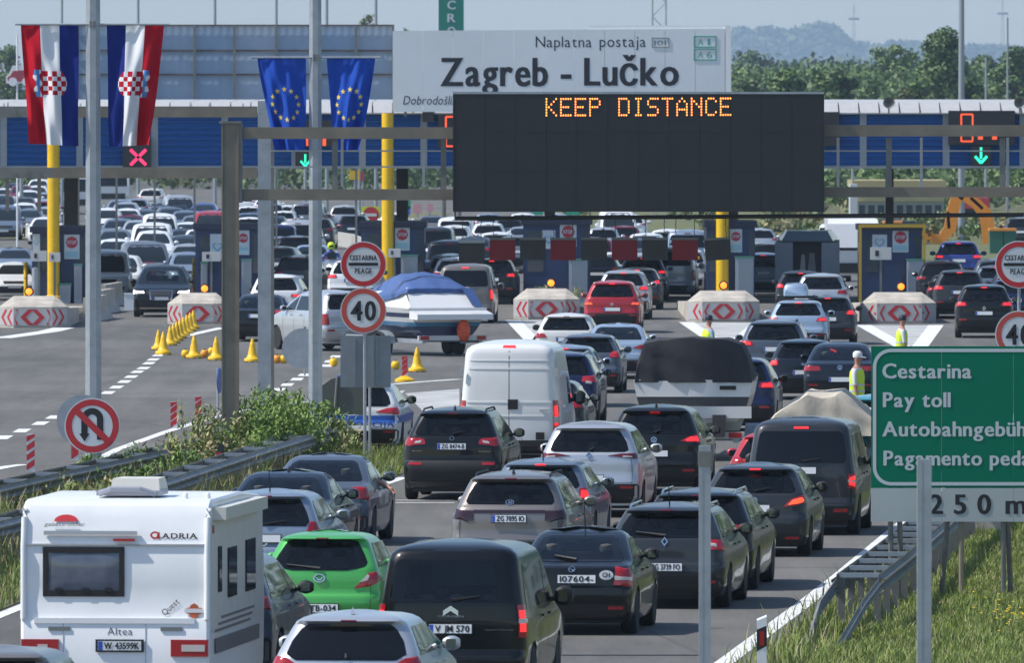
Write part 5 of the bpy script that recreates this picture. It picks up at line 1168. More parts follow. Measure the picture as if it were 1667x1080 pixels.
# ------------------------------------------------------------------ Zagreb sign on the canopy
dz2 = DT - .85; zs = thing('station_sign', 'huge white board lettered Zagreb - Lučko standing on the toll canopy', 'sign', (0, 0, 0))
SGN = mat('board_pale_grey', (.66, .70, .73), .5, noise=.05, scale=.35)
for k in range(11):
    a, b = 639 + k * 49.3, 639 + (k + 1) * 49.3
    if k == 10: b = 1180
    ta, tb = 50 - 3.6 * k / 11, 50 - 3.6 * (k + 1) / 11
    MB().add([(PX(a, dz2) + .006, dz2, PZ(182, dz2)), (PX(b, dz2) - .006, dz2, PZ(182, dz2)), (PX(b, dz2) - .006, dz2, PZ(tb, dz2)), (PX(a, dz2) + .006, dz2, PZ(ta, dz2)), (PX(a, dz2) + .006, dz2 + .06, PZ(182, dz2)), (PX(b, dz2) - .006, dz2 + .06, PZ(182, dz2)), (PX(b, dz2) - .006, dz2 + .06, PZ(tb, dz2)), (PX(a, dz2) + .006, dz2 + .06, PZ(ta, dz2))],
             [(0, 1, 2, 3), (7, 6, 5, 4), (0, 3, 7, 4), (1, 5, 6, 2), (3, 2, 6, 7)]).build('sign_panel', SGN, zs)
MB().box(PX(958, dz2), PX(1190, dz2), dz2 + .07, dz2 + .4, PZ(178, dz2), PZ(41, dz2)).build('side_panel', WHITE, zs)
MB().box(PX(1181, dz2), PX(1190, dz2), dz2 - .02, dz2 + .05, PZ(178, dz2), PZ(41, dz2)).build('edge_frame', WHITE, zs)
for x in (660, 780, 900, 1020, 1150): MB().tube([(PX(x, dz2), dz2 + .1, PZ(190, dz2)), (PX(x, dz2), dz2 + .1, PZ(60, dz2))], .06, 6).build('mast', GALVD, zs)
TX = mat('sign_ink', (.012, .014, .022), .6); TG = mat('sign_green', (.06, .36, .27), .6)
def zt_text(t, x0, x1, yb, cap, bold, m=TX, slant=0.0): letters('lettering', t, cap * dz2 / F, m, zs, PX(x0, dz2), dz2 - .006, PZ(yb, dz2), (x1 - x0) * dz2 / F, bold=bold, slant=slant)
zt_text('Zagreb', 718, 891, 139.5, 45, 1); zt_text('-', 914, 929, 139, 45, 1); zt_text('Lu\u010dko', 952, 1104, 138.5, 44, 1)
zt_text('Naplatna', 872, 963, 76.5, 17.5, 0); zt_text('postaja', 976, 1051, 76, 17.5, 0); zt_text('Dobrodo\u0161li!', 656, 738, 170, 14, 0, slant=.22)
zt_text('101', 1065, 1084, 73, 7, 0, GALVD)
def outl(x0, x1, y0, y1, w, m):
    mb = MB()
    for a in ((x0, x1, y0, y0 + w), (x0, x1, y1 - w, y1), (x0, x0 + w, y0 + w, y1 - w), (x1 - w, x1, y0 + w, y1 - w)): mb.box(PX(a[0], dz2), PX(a[1], dz2), dz2 - .022, dz2 - .002, PZ(a[3], dz2), PZ(a[2], dz2))
    mb.build('pictogram_frame', m, zs)
outl(1061, 1089, 61, 77, 1, GALVD); outl(1129, 1166, 58, 77, 1.6, TG); outl(1129, 1166, 79, 98, 1.6, TG)
for t_, x, y in (('A', 1136, 73), ('1', 1152, 73), ('A', 1136, 94), ('6', 1150, 94)): zt_text(t_, x, x + (9 if t_ != '1' else 4), y, 10, 0, TG)
# ------------------------------------------------------------------ billboard back, filling station totem, masts, lamps
db = 520.0; bl = thing('billboard_back', 'back of a long billboard of blue-grey sheet panels in a rusty frame at upper left', 'billboard', (0, 0, 0))
BS = [mat('blue_grey_sheet', (.30, .39, .52), .55, noise=.07, scale=.6), mat('pale_blue_sheet', (.36, .44, .55), .55, noise=.07, scale=.6), mat('deep_blue_grey_sheet', (.27, .37, .51), .55, noise=.07, scale=.6)]
RUST = mat('rusty_steel', (.13, .095, .08), .7, noise=.25, scale=2)
xs_ = [112, 128, 190, 252, 317, 382, 450, 515, 580, 640]; ys_ = [41, 82, 121, 163]
for i in range(len(xs_) - 1):
    for j in range(3):
        mb = MB(); n = 10; x0, x1 = PX(xs_[i] + .8, db), PX(xs_[i + 1] - .8, db); z0, z1 = PZ(ys_[j + 1] - .8, db), PZ(ys_[j] + .8, db)
        vs = []; 
        for k in range(n + 1):
            for z in (z0, z1): vs.append((x0 + (x1 - x0) * k / n, db + (.008 if k % 2 else 0), z))
        mb.add(vs, [(2 * k, 2 * k + 2, 2 * k + 3, 2 * k + 1) for k in range(n)]); mb.build('sheet_panel', BS[(i * 5 + j * 3) % 3], bl)
for y in ys_: MB().box(PX(112, db), PX(642, db), db - .15, db - .05, PZ(y + 1.3, db), PZ(y - 1.3, db)).build('frame_beam', RUST, bl)
for x in xs_: MB().box(PX(x - 1.8, db), PX(x + 1.8, db), db - .28, db - .15, -.05, PZ(40, db)).build('frame_post', GALVD, bl)
dt2 = 640.0; to = thing('totem_sign', 'green vertical filling station board lettered CRO at the top of the photo', 'sign', (0, 0, 0))
MB().box(PX(714, dt2), PX(755, dt2), dt2, dt2 + .5, PZ(60, dt2), PZ(-160, dt2)).build('board', mat('totem_green', (.012, .20, .15), .4), to)
for ch, yb in (('O', 57), ('R', 35.5), ('C', 14.5), ('X', -10)): 
    if ch != 'X': letters('lettering', ch, 13.5 * dt2 / F, LET, to, PX(735, dt2), dt2 - .02, PZ(yb, dt2), 13 * dt2 / F, bold=1, align='c')
for x in (722, 747): MB().tube([(PX(x, dt2), dt2 + .25, -.1), (PX(x, dt2), dt2 + .25, PZ(55, dt2))], .14, 8).build('leg', GALVD, to)
dm_ = 760.0; lm = thing('lattice_mast', 'grey lattice mast rising behind the station sign', 'mast', (PX(1073, dm_), dm_, 0)); a_, zt_ = 11 * dm_ / F, PZ(-60, dm_)
for sx, sy in ((-1, -1), (1, -1), (1, 1), (-1, 1)): MB().tube([(sx * a_, sy * a_, 0), (sx * a_, sy * a_, zt_)], .05, 5).build('leg', GALV, lm)
nb_ = int(zt_ / .85)
br = MB()
for k in range(nb_):
    z0, z1 = k * .85, (k + 1) * .85; s_ = 1 if k % 2 else -1
    br.tube([(-a_ * s_, -a_, z0), (a_ * s_, -a_, z1)], .028, 4); br.tube([(-a_ * s_, a_, z0), (a_ * s_, a_, z1)], .028, 4); br.tube([(-a_, -a_ * s_, z0), (-a_, a_ * s_, z1)], .028, 4); br.tube([(a_, -a_ * s_, z0), (a_, a_ * s_, z1)], .028, 4)
o = br.build('lacing', GALV, lm); o['kind'] = 'stuff'
FARP = mat('far_post_steel', (.30, .33, .36), .5, .4)
for i, (x, yb, r, top) in enumerate(((101, 350, .11, 24), (225, 342, .13, 24), (350, 340, .14, 24), (450, 345, .13, 24), (532, 350, .14, 24), (612, 352, .13, 24), (1565, 392, .2, 24), (1605, 345, .12, 10.5), (35, 355, .16, 6.9), (497, 352, .13, 7), (585, 355, .11, 7), (1388, 362, .12, 6.5), (1640, 352, .1, 13))):
    nm_ = ['leftmost far lamp post, above the left flag', 'far lamp post right of the second flag', 'far lamp post above the billboard left of the brown gantry', 'far lamp post above the billboard beside the square post', 'far lamp post just right of the blue flag pole', 'far lamp post near the right end of the billboard', 'tall pale lamp post in front of the big tree at right', 'short pale lamp post right of the tall one', 'short grey post among the queue at far left',
           'short pale post left of the blue flags pole', 'thin pale post near the no entry sign', 'thin pale post right of the message board', 'faint tall mast at the right edge'][i]
    X, Y = G(x, yb); t = thing('lamp_post', nm_, 'lamp post', (X, Y, 0), 0, 'far lamp posts'); MB().tube([(0, 0, -.1), (0, 0, top)], [r, r * .6], 8).build('pole', FARP, t, 50)
    if top > 20: MB().box(-1.1, 1.1, -.1, .1, top - .02, top + .10).build('lamp_arm', FARP, t)
cs = thing('car_signboard', 'sign shaped like a red car with white outline at far left behind the flags', 'sign', (PX(28, 560), 560, 0))
def carpoly(k): return [(-16 * k, -10 * k), (-17 * k, 0), (-12 * k, 4 * k), (-7 * k, 15 * k), (12 * k, 17 * k), (20 * k, 6 * k), (26 * k, 2 * k), (26 * k, -10 * k)]
k_ = 560 / F; zc = PZ(124, 560)
mb = MB(); mb.prism([(x * 1.1, z * 1.15 + zc) for x, z in carpoly(k_)], 0, .06); mb.build('white_outline', WHITE, cs); MB().prism([(x * .93, z * .7 + zc - .05) for x, z in carpoly(k_)], -.02, 0).build('red_body', mat('sign_car_red', (.38, .06, .08), .5), cs)
for sx in (-7, 15): MB().lathe([(.0001, -.05), (.2, -.05), (.2, 0), (.0001, 0)], 16, 'y', (sx * k_, 0, zc - 9 * k_)).build('wheel_disc', WHITE, cs)
MB().tube([(0, .03, 0), (0, .03, PZ(56, 560))], .05, 6).build('post', WHITE, cs)
# far signs beyond the plaza
dn = 700.0; ne = thing('no_entry_sign', 'round no entry sign on a yellow-green square above the middle booth', 'road sign', (PX(604, dn), dn, PZ(350, dn)))
MB().box(-.55, .55, -.01, .01, -.55, .48).build('backing', mat('fluo_yellow', (.55, .70, .03), .5), ne); MB().lathe([(.0001, -.03), (.46, -.03), (.46, -.012), (.0001, -.012)], 24, 'y').build('red_disc', REDS, ne); MB().box(-.32, .32, -.04, -.031, -.08, .08).build('white_bar', WHITES, ne)
MB().tube([(0, .05, -PZ(350, dn)), (0, .05, .5)], .06, 6).build('post', GALV, ne)
for i, (x, y, w, h, c, lab) in enumerate(((577, 285, 17, 15, 'far_yellow', 'small yellow far sign above the no entry sign'), (590, 287, 6, 16, 'far_red', 'thin dark red far sign beside the yellow one'), (663, 343, 10, 13, 'far_blue', 'small blue far sign right of the middle yellow column'), (680, 340, 13, 15, 'far_pink', 'pale red far sign right of the blue one'), (700, 338, 10, 13, 'far_pink', 'second pale red far sign left of the message board'), (665, 325, 7, 30, 'far_green', 'narrow green far banner beside the middle yellow column'), (874, 346, 20, 8, 'far_green', 'green far board under the message board, left one'), (932, 346, 22, 8, 'far_green', 'green far board under the message board, right one'))):
    cc = {'far_yellow': (.70, .42, .02), 'far_red': (.35, .05, .06), 'far_blue': (.03, .14, .55), 'far_pink': (.60, .28, .32), 'far_green': (.02, .30, .20)}[c]; d = 720.0
    t = thing('far_sign', lab, 'sign', (PX(x, d), d, PZ(y, d)), 0, 'far signs beyond the plaza'); q, r = w * d / F / 2, h * d / F / 2; MB().box(-q, q, -.02, .02, -r, r).build('plate', mat(c, cc, .5), t); MB().tube([(0, .05, -PZ(y, d)), (0, .05, r)], .05, 6).build('post', GALV, t)
# ------------------------------------------------------------------ excavator, building, skips
ORG = mat('excavator_orange', (.80, .27, .02), .45, noise=.08); de = 640.0
ex = thing('excavator', 'orange excavator with its long arm bent over, at the right beyond the plaza', 'excavator', (0, 0, 0))
def armpoly(name, pts, wd, m=ORG, dy=.45):
    L_, R_ = [], []
    for q, (p, w) in enumerate(zip(pts, wd)):
        a, b = pts[max(0, q - 1)], pts[min(len(pts) - 1, q + 1)]; dx, dz_ = b[0] - a[0], b[1] - a[1]; l = math.hypot(dx, dz_); L_.append((p[0] - dz_ / l * w, p[1] + dx / l * w)); R_.append((p[0] + dz_ / l * w, p[1] - dx / l * w))
    mb = MB()
    for q in range(len(pts) - 1): mb.prism([(PX(x, de), PZ(y, de)) for x, y in (L_[q], L_[q + 1], R_[q + 1], R_[q])], de, de + dy)
    return mb.build(name, m, ex)
armpoly('boom', [(1490, 378), (1530, 392), (1547, 372), (1551, 345), (1557, 325), (1566, 312)], [7, 9, 10, 10, 9, 8]); armpoly('stick', [(1563, 316), (1590, 332), (1604, 348), (1609, 372), (1607, 402)], [7, 9, 11, 11, 7])
armpoly('hydraulic_ram', [(1580, 322), (1600, 340)], [2.5, 2.5], CHROME, .2); armpoly('hydraulic_ram', [(1545, 372), (1543, 345)], [2.5, 2.5], CHROME, .2)
MB().box(PX(1440, de), PX(1492, de), de + 1, de + 3.5, .45, 1.2).build('engine_house', ORG, ex); MB().box(PX(1470, de), PX(1492, de), de + .95, de + 3.55, .7, 1.22).build('cab', BGLASS, ex)
for y in (.8, 3.2): MB().box(PX(1436, de), PX(1500, de), de + y, de + y + .6, 0, .45).build('track', TRIM, ex)
for i, (x, w, lab) in enumerate(((1622, 20, 'dark green skip with an orange rim left of its twin, right of the excavator arm'), (1644, 19, 'dark green skip with an orange rim at the right, beside its twin'))):
    d = 600.0; t = thing('skip', lab, 'container', (PX(x, d), d, 0), 0, 'green skips'); q = w * d / F / 2; z1 = PZ(376, d)
    MB().prism([(-q, .0), (q, .0), (q * 1.1, z1), (-q * 1.1, z1)], 0, 1.4).build('tub', mat('skip_green', (.02, .12, .08), .5), t); MB().box(-q * 1.15, q * 1.15, -.05, 1.45, z1, z1 + .12).build('rim', ORG, t)
bd = thing('low_building', 'low grey building with a yellow band under its roof, right of the message board', 'building', (0, 0, 0)); d = 760.0
MB().box(PX(1391, d), PX(1537, d), d, d + 12, 0, PZ(328, d)).build('wall', mat('building_grey', (.28, .28, .26), .8, noise=.1), bd); MB().box(PX(1388, d), PX(1540, d), d - .3, d + 12.3, PZ(305, d), PZ(294, d)).build('roof_band', mat('building_yellow', (.36, .30, .15), .7), bd); MB().box(PX(1391, d), PX(1537, d), d - .1, d + 12, PZ(328, d), PZ(305, d)).build('upper_wall', mat('building_cream', (.42, .36, .20), .8, noise=.1), bd)
for k in range(9): MB().box(PX(1398 + k * 15.5, d), PX(1408 + k * 15.5, d), d - .05, d, .5, PZ(334, d)).build('window', BGLASS, bd)
for i, (x, y0, y1, w, c, lab) in enumerate(((1390, 300, 350, 12, (.5, .52, .54), 'pale grey container standing left of the low building'), (1590, 322, 340, 42, (.42, .03, .05), 'red truck body behind the excavator arm'))):
    d = 740.0 if i == 0 else 800.0; t = thing('container', lab, 'container', (PX(x, d), d, 0)); q = w * d / F / 2; MB().box(-q, q, 0, 3, max(0, PZ(y1, d)) if i else 0, PZ(y0, d)).build('box', mat('box_%d' % i, c, .6, noise=.1), t); MB().box(-q * .9, q * .9, .1, 2.9, .0 if i else -.02, max(.05, PZ(y1, d) - .02 if i else .05)).build('chassis', TRIM, t)
# far guardrails and verges beyond the plaza
FG = mat('far_barrier', (.40, .39, .36), .8, noise=.2)
def lowwall(label, pts, h):
    t = thing('crash_barrier', label, 'barrier', (0, 0, 0)); P = gpts(pts)
    for (a, b) in zip(P[:-1], P[1:]):
        dx, dy = b[0] - a[0], b[1] - a[1]; MB().add([(a[0] - .15, a[1], 0), (b[0] - .15, b[1], 0), (b[0] - .1, b[1], h), (a[0] - .1, a[1], h), (a[0] + .15, a[1], 0), (b[0] + .15, b[1], 0), (b[0] + .1, b[1], h), (a[0] + .1, a[1], h)], [(0, 1, 2, 3), (7, 6, 5, 4), (3, 2, 6, 7), (0, 3, 7, 4), (1, 5, 6, 2)]).build('segment', FG, t)
    return t
lowwall('pale concrete barrier curving in from the left edge below the white cars', [(-20, 371), (15, 375), (35, 380), (55, 392)], .75); lowwall('pale guardrail running in front of the dry verge beside the motorcyclist', [(500, 395), (540, 398), (575, 404), (600, 416)], .7)
DRYV = mat('dry_verge', (.20, .17, .085), .95, noise=.3, scale=.4, rgb2=(.13, .14, .05))
sheet('verge', gpts([(-60, 352), (30, 350), (75, 372), (40, 390), (-60, 384)]), .02, DRYV); sheet('verge', gpts([(452, 372), (560, 392), (625, 420), (700, 372), (735, 345), (560, 352), (452, 350)]), .02, DRYV)
GRV = mat('green_verge', (.10, .135, .035), .95, noise=.35, scale=.3, rgb2=(.16, .155, .06))
sheet('verge', gpts([(935, 392), (1060, 398), (1240, 402), (1420, 418), (1530, 426), (1700, 432), (1700, 345), (900, 345)]), .02, GRV)
# ------------------------------------------------------------------ caravan
X, Y = G(187, 1166); cv = thing('caravan', 'white touring caravan with a dark rear window and red sun logo at the bottom left', 'caravan', (X, Y, 0), -R(5.6)); W, H, L = 1.135, 2.58, 5.6
CW = mat('caravan_white', (.74, .75, .76), .35, coat=.2, noise=.07, scale=1.2); CS = mat('caravan_side', (.62, .60, .56), .45, noise=.06)
prof = [(.10, .34), (.0, .42), (.0, 1.12), (.035, 1.17), (.05, 1.55), (.05, 2.02), (.06, 2.04), (.075, 2.09), (.13, 2.36), (.22, 2.50), (.40, 2.57), (L * .6, 2.58), (L - .5, 2.50), (L - .05, 1.7), (L, 1.2), (L - .1, .45), (L - .2, .34)]
mb = MB(); n = len(prof); vs = []
for x, ins in ((-W, .03), (-W + .035, 0), (W - .035, 0), (W, .03)):
    for y, z in prof: vs.append((x, y + (ins if y < 1 else -ins), z - (ins if z > 2.3 else 0)))
fs = [(r * n + k, r * n + (k + 1) % n, (r + 1) * n + (k + 1) % n, (r + 1) * n + k) for r in range(3) for k in range(n)] + [tuple(range(n)), tuple(range(3 * n, 4 * n))]
mb.add(vs, fs).build('shell', CW, cv, 35)
yr_ = lambda z: float(np.interp(z, [b for _, b in prof[:11]], [a for a, _ in prof[:11]]))
for sx in (-1, 1): MB().tube([(sx * (W - .03), yr_(z) - .012, z) for z in (1.15, 1.5, 2.0, 2.2, 2.36, 2.46)], .035, 8).build('corner_moulding', WHITE, cv, 50)
MB().box(-W + .05, W - .05, .03, .06, 2.03, 2.05).build('seam_strip', mat('strip_grey', (.4, .41, .42), .4), cv)
wx0, wx1, wz0, wz1 = -.87, .11, 1.42, 2.015
wf = MB()
for (a, b, c, e) in ((wx0, wx1, wz0, wz0 + .07), (wx0, wx1, wz1 - .07, wz1), (wx0, wx0 + .06, wz0 + .07, wz1 - .07), (wx1 - .06, wx1, wz0 + .07, wz1 - .07)): wf.box(a, b, .028, .07, c, e)
wf = wf.build('rear_window', TRIM, cv); 
mb = MB(); nu, nv = 12, 8; vs = []
for j in range(nv + 1):
    for i in range(nu + 1):
        u, v = i / nu * 2 - 1, j / nv * 2 - 1; vs.append((wx0 + .06 + (wx1 - wx0 - .12) * i / nu, .046 - .03 * (1 - u ** 4) * (1 - v ** 4), wz0 + .07 + (wz1 - wz0 - .14) * j / nv))
mb.add(vs, [(j * (nu + 1) + i, j * (nu + 1) + i + 1, (j + 1) * (nu + 1) + i + 1, (j + 1) * (nu + 1) + i) for j in range(nv) for i in range(nu)]).build('pane', mat('acrylic_pane', (.105, .125, .165), .10, spec=.7, noise=.3, scale=3), wf, 60)
for x in (-.68, -.36, -.08): MB().box(x - .04, x + .04, .012, .03, wz0 + .06, wz0 + .10).build('catch', TRIM, wf)
MB().box(-.97, .96, -.012, .05, 1.10, 1.165).build('bumper_ledge', WHITE, cv)
for sx, x0 in ((-1, -W + .01), (1, W - .46)):
    q = MB().box(x0, x0 + .45, -.03, .03, .71, .91).build('tail_light', RED_LENS, cv); xx = x0 + (.13 if sx > 0 else .20)
    MB().box(xx, xx + .28 if sx > 0 else xx + .12, -.037, -.03, .77, .85).build('reversing_lamp', CLEAR_LENS, q)
for x in (-.80, .55): MB().box(x, x + .26, -.012, .02, 1.015, 1.06).build('grab_handle', mat('handle_grey', (.17, .18, .18), .5), cv)
MB().box(.0, .26, .015, .055, 2.075, 2.105).build('brake_light', RED_LENS, cv, None, (-.02, -.02, .01))
MB().box(-.86, .26, .035, .075, 2.155, 2.205).build('handrail', mat('rail_grey', (.42, .44, .46), .4), cv)
pl = MB().box(-.29, .29, -.02, .0, -.075, .075).build('licence_plate', TRIM, cv, None, (.06, -.005, .835)); MB().box(-.26, .26, -.026, -.02, -.055, .055).build('plate_face', PLATEW, pl); MB().box(-.257, -.205, -.029, -.026, -.052, .052).build('plate_band', EUBLUE, pl)
letters('lettering', 'W 43599K', .076, INK, pl, .025, -.031, -.038, .42, bold=1, align='c'); MB().box(-.07, -.03, -.03, -.027, -.02, .025).build('plate_crest', REDS, pl) if False else None
letters('lettering', 'Altea', .085, mat('decal_grey', (.12, .13, .16), .5), cv, .06, -.003, .965, .30, align='c')
letters('lettering', 'ADRIA', .062, INK, cv, .56, .074, 2.115, .42, bold=1, track=.16)
mb = MB(); r = .045
for a0, a1 in ((20, 290),):
    for k in range(12):
        a, b = R(a0 + (a1 - a0) * k / 12), R(a0 + (a1 - a0) * (k + 1) / 12); mb.add([(r * 1.3 * math.cos(a), 0, r * math.sin(a)), (r * 1.3 * math.cos(b), 0, r * math.sin(b)), (r * .8 * math.cos(b), 0, r * .55 * math.sin(b)), (r * .8 * math.cos(a), 0, r * .55 * math.sin(a))], [(0, 1, 2, 3)])
mb.add([(.01, 0, -.045), (.06, 0, -.045), (.055, 0, .04), (.03, 0, .02)], [(0, 1, 2, 3)]); mb.build('logo', REDS, cv, None, (.475, .072, 2.155))
mb = MB(); mb.add([(.145 * math.cos(a), 0, .085 * math.sin(a)) for a in [math.pi * k / 16 for k in range(17)]], [tuple(range(17))]); mb.build('sun_logo', mat('logo_red', (.60, .03, .04), .5), cv, None, (-.60, .108, 2.315), (R(-16), 0, 0))
letters('lettering', 'gebetsroither', .04, INK, cv, -.86, .106, 2.262, .48, slant=.25); MB().box(-.74, -.44, .092, .098, 2.232, 2.237).build('logo_underline', mat('decal_light', (.45, .45, .46), .5), cv)
letters('lettering', 'Quest', .075, INK, cv, .60, .03, 1.19, .24, tilt=R(42))
hm = MB(); hm.prism([(-.10, -.03), (-.05, -.04), (-.05, -.07), (0, -.10), (.05, -.07), (.05, -.04), (.10, -.03), (.10, .03), (.05, .04), (.05, .06), (0, .09), (-.05, .06), (-.05, .04), (-.10, .03)], -.004, .0); hm = hm.build('shield_sticker', mat('sticker_orange', (.50, .11, .04), .5), cv, None, (.95, .03, 1.255)); MB().box(-.115, .115, -.008, -.004, -.024, .024).build('sticker_band', PLATEW, hm)
MB().box(-.34, .42, .9, 1.75, 2.60, 2.66).build('rooflight', mat('rooflight_grey', (.30, .31, .36), .3), cv)
rl = MB().add([(-.20, 1.1, 2.66), (.40, 1.1, 2.66), (.40, 1.9, 2.66), (-.20, 1.9, 2.66), (-.17, 1.13, 2.80), (.385, 1.13, 2.80), (.37, 1.85, 2.80), (-.15, 1.85, 2.80)], [(0, 3, 2, 1), (4, 5, 6, 7), (0, 1, 5, 4), (1, 2, 6, 5), (2, 3, 7, 6), (3, 0, 4, 7)]).build('roof_hatch', mat('hatch_cream', (.66, .64, .57), .4), cv)
MB().tube([(-.30, .85, 2.62), (-.15, .80, 2.68), (.2, .8, 2.68), (.38, .85, 2.62)], .035, 6).build('hatch_rim', mat('rooflight_grey', (.30, .31, .36), .3), cv)
for x in (.75, 1.02): MB().lathe([(.035, 0), (.03, .07), (.0001, .09)], 10, 'z', (x, .8, 2.56)).build('roof_vent', WHITE, cv)
MB().box(W, W + .012, .15, L - .3, 1.0, 2.3).build('side_panel', CS, cv); MB().box(W - .05, W + .16, .35, 4.6, 2.33, 2.48).build('awning_case', mat('awning_cream', (.60, .59, .53), .4), cv); MB().lathe([(.0001, 0), (.05, .0), (.05, .02), (.0001, .02)], 12, 'x', (W + .01, .25, 2.22)).build('side_marker', RED_LENS, cv)
for y0, y1, z0, z1 in ((.75, 1.0, 1.45, 2.0), (1.7, 2.5, 1.35, 1.95), (3.5, 4.4, 1.35, 1.98)): MB().box(W + .012, W + .035, y0, y1, z0, z1).build('side_window', GLASS2, cv)
MB().box(W + .012, W + .02, .5, 4.9, .72, .90).build('side_stripe', mat('stripe_grey', (.15, .14, .15), .5), cv)
for k in range(3): MB().box(W + .012, W + .018, .5 + .3 * k, 4.0 + .2 * k, .98 + .07 * k, 1.01 + .07 * k).build('side_stripe', mat('stripe_grey', (.15, .14, .15), .5), cv)
for x in (-.62, .37): MB().box(x - .004, x + .004, -.004, .02, .43, 1.10).build('panel_seam', mat('strip_grey', (.4, .41, .42), .4), cv)
MB().box(-.9, .9, .5, L - .5, .20, .36).build('chassis', TRIM, cv); MB().tube([(0, L - .3, .45), (0, L + 1.1, .45)], .05, 6).build('drawbar', GALVD, cv)
tm, rm = wheel_meshes(.31, 0)
for sx in (-1, 1): w = mesh_obj('wheel', tm, cv, (sx * .98, 2.9, .31), (0, 0, 0 if sx > 0 else math.pi)); mesh_obj('rim', rm, w)
# ------------------------------------------------------------------ near cars, bottom to top of the photo
car('hatchback_car', 'dark car cut off by the bottom left corner, only its roof and right window showing', 'hatch', -30, 1290, 'brown_grey')
car('suv_car', 'dark car towing the white caravan, mostly hidden by it', 'suv', 326, 1122, 'slate', mirror_black=True)
car('hatchback_car', 'silver hatchback cut off by the bottom edge, in front of the green car', 'hatch', 561, 1216, 'silver', ant='fin', am=paint('silver'), W=1.82, tl=[(.60, .60), (.985, .575), (1, .66), (.985, .685), (.82, .67)], win=[(.70, .655), (.86, .70), (.87, .80), (.81, .895), (.70, .93)], badge='oval', wx=-.0, see=False)
car('passenger_van', 'black passenger van with chevron badge and Austrian style plate V JM 570 at bottom centre', 'van', 733, 1142, 'black', badge='chevrons', bz=.570, bs=.15, ptext='V JM 570', plate=.458, tl=[(.90, .40), (1, .40), (1, .61), (.91, .61)], brake=1, third_z=.935, third=0, W=1.90, texts=(('CITRO\u00cbN', 0, .528, .025, .32), ('SpaceTourer', .66, .445, .018, .36)), clear=[(.90, .49), (1, .49), (1, .52), (.905, .52)], see=True, glass=GLASS, ant=None, bm=mat('black_gloss_low', (.012, .012, .014), .3))
car('hatchback_car', 'bright green small hatchback with plate RTB 034, beside the white caravan', 'hatch', 519, 1048, 'green', H=1.475, W=1.695, L=3.9, badge='wings', bz=.595, bs=.12, ptext='RTB-034', plate=.32, wx=-.62, tl=[(.58, .50), (.80, .505), (.985, .56), (1, .62), (.97, .655), (.84, .635)], clear=[(.68, .555), (.80, .56), (.88, .625), (.84, .63)], win=[(.50, .665), (.82, .70), (.88, .735), (.86, .81), (.80, .92), (.68, .94)], texts=(('mazda2', -.60, .585, .03, .26),), bm=mat('dark_bumper', (.05, .052, .055), .5), bump=.22)
car('hatchback_car', 'silver hatchback behind the green car, beside the caravan roof', 'hatch', 428, 963, 'steel_blue', badge='lion', bz=.50, bs=.14, ant='mast', tl=[(.74, .56), (.985, .55), (1, .64), (.985, .70), (.90, .70)], sticker=(-.4, .70, '-'), win=[(.80, .655), (.88, .70), (.87, .80), (.81, .915), (.70, .935)])
car('sedan_car', 'dark blue-grey sedan with a lit red tail light, behind the silver hatchback by the caravan', 'sedan', 447, 924, 'dark_blue', ant='fin', brake=0, H=1.47, W=1.80, tl=[(.62, .58), (.985, .54), (1, .62), (.985, .665), (.74, .645)], tlm=mat('bright_red_lens', (.62, .02, .03), .2, coat=.5))
car('sedan_car', 'silver-grey sedan with an arm out of its right window, left of the dark brown SUV', 'sedan', 515, 890, 'slate', W=1.78, tl=[(.70, .525), (.985, .515), (1, .60), (.985, .665), (.74, .665)], H=1.47)
car('hatchback_car', 'grey-brown hatchback with plate ZG 7095 IO and light bar across its tail', 'suv', 828, 950, 'taupe', badge='oval', bz=.735, bs=.10, ptext='ZG 7095 IO', plate=.59, rails=1, ant='fin', wx=0.0, tl=[(.62, .565), (.72, .555), (.86, .58), (.985, .58), (1, .63), (.985, .675), (.66, .668)], tlm=mat('smoked_lens', (.035, .006, .010), .15, coat=.5), win=[(.80, .72), (.865, .745), (.87, .81), (.82, .905), (.72, .925)], wiper=False)
car('sedan_car', 'black sedan with plate 107604 and an oval CH sticker', 'sedan', 930, 1036, 'black', W=1.71, H=1.425, L=4.25, badge='ring_bolt', bz=.635, bs=.095, ptext='107604-', plate=.545, strip=False, px=.07, ant='mast', tl=[(.70, .475), (.985, .46), (1, .58), (.985, .665), (.77, .668)], clear=[(.72, .535), (.985, .52), (.99, .565), (.73, .575)], win=[(.82, .70), (.87, .72), (.84, .82), (.82, .92), (.74, .94)], bump=.30, bm=mat('black_gloss_low', (.012, .012, .014), .3), wiper=True, wx=-.40, third=0)
ch = [o for o in bpy.data.objects if o.get('label', '').startswith('black sedan with plate')][0]
ov = MB().lathe([(.0001, 0), (.085, 0), (.085, .004), (.0001, .004)], 24, 'y').build('oval_sticker', PLATEW, ch, None, (.48, .018, .835)); ov.scale = (1.15, 1, .78)
letters('lettering', 'CH', .062, INK, ch, .48, .013, .805, .10, bold=1, align='c')
car('estate_car', 'dark grey estate with a diamond badge and plate ZG 3739 FO', 'wagon', 1081, 993, 'dark_grey', W=1.80, badge='diamond', bz=.655, bs=.115, ptext='ZG 3739 FO', plate=.41, rails='c', ant='mast', wx=-.55, third=1, brake=0, tl=[(.72, .575), (.985, .565), (1, .62), (.985, .675), (.80, .675)], tlm=mat('bright_red_lens', (.62, .02, .03), .2, coat=.5), clear=[(.78, .605), (.90, .60), (.90, .64), (.80, .645)], texts=(('MEGANE', 0, .575, .032, .36),), win=[(.70, .695), (.86, .74), (.88, .81), (.82, .91), (.72, .935)], bump=.30)
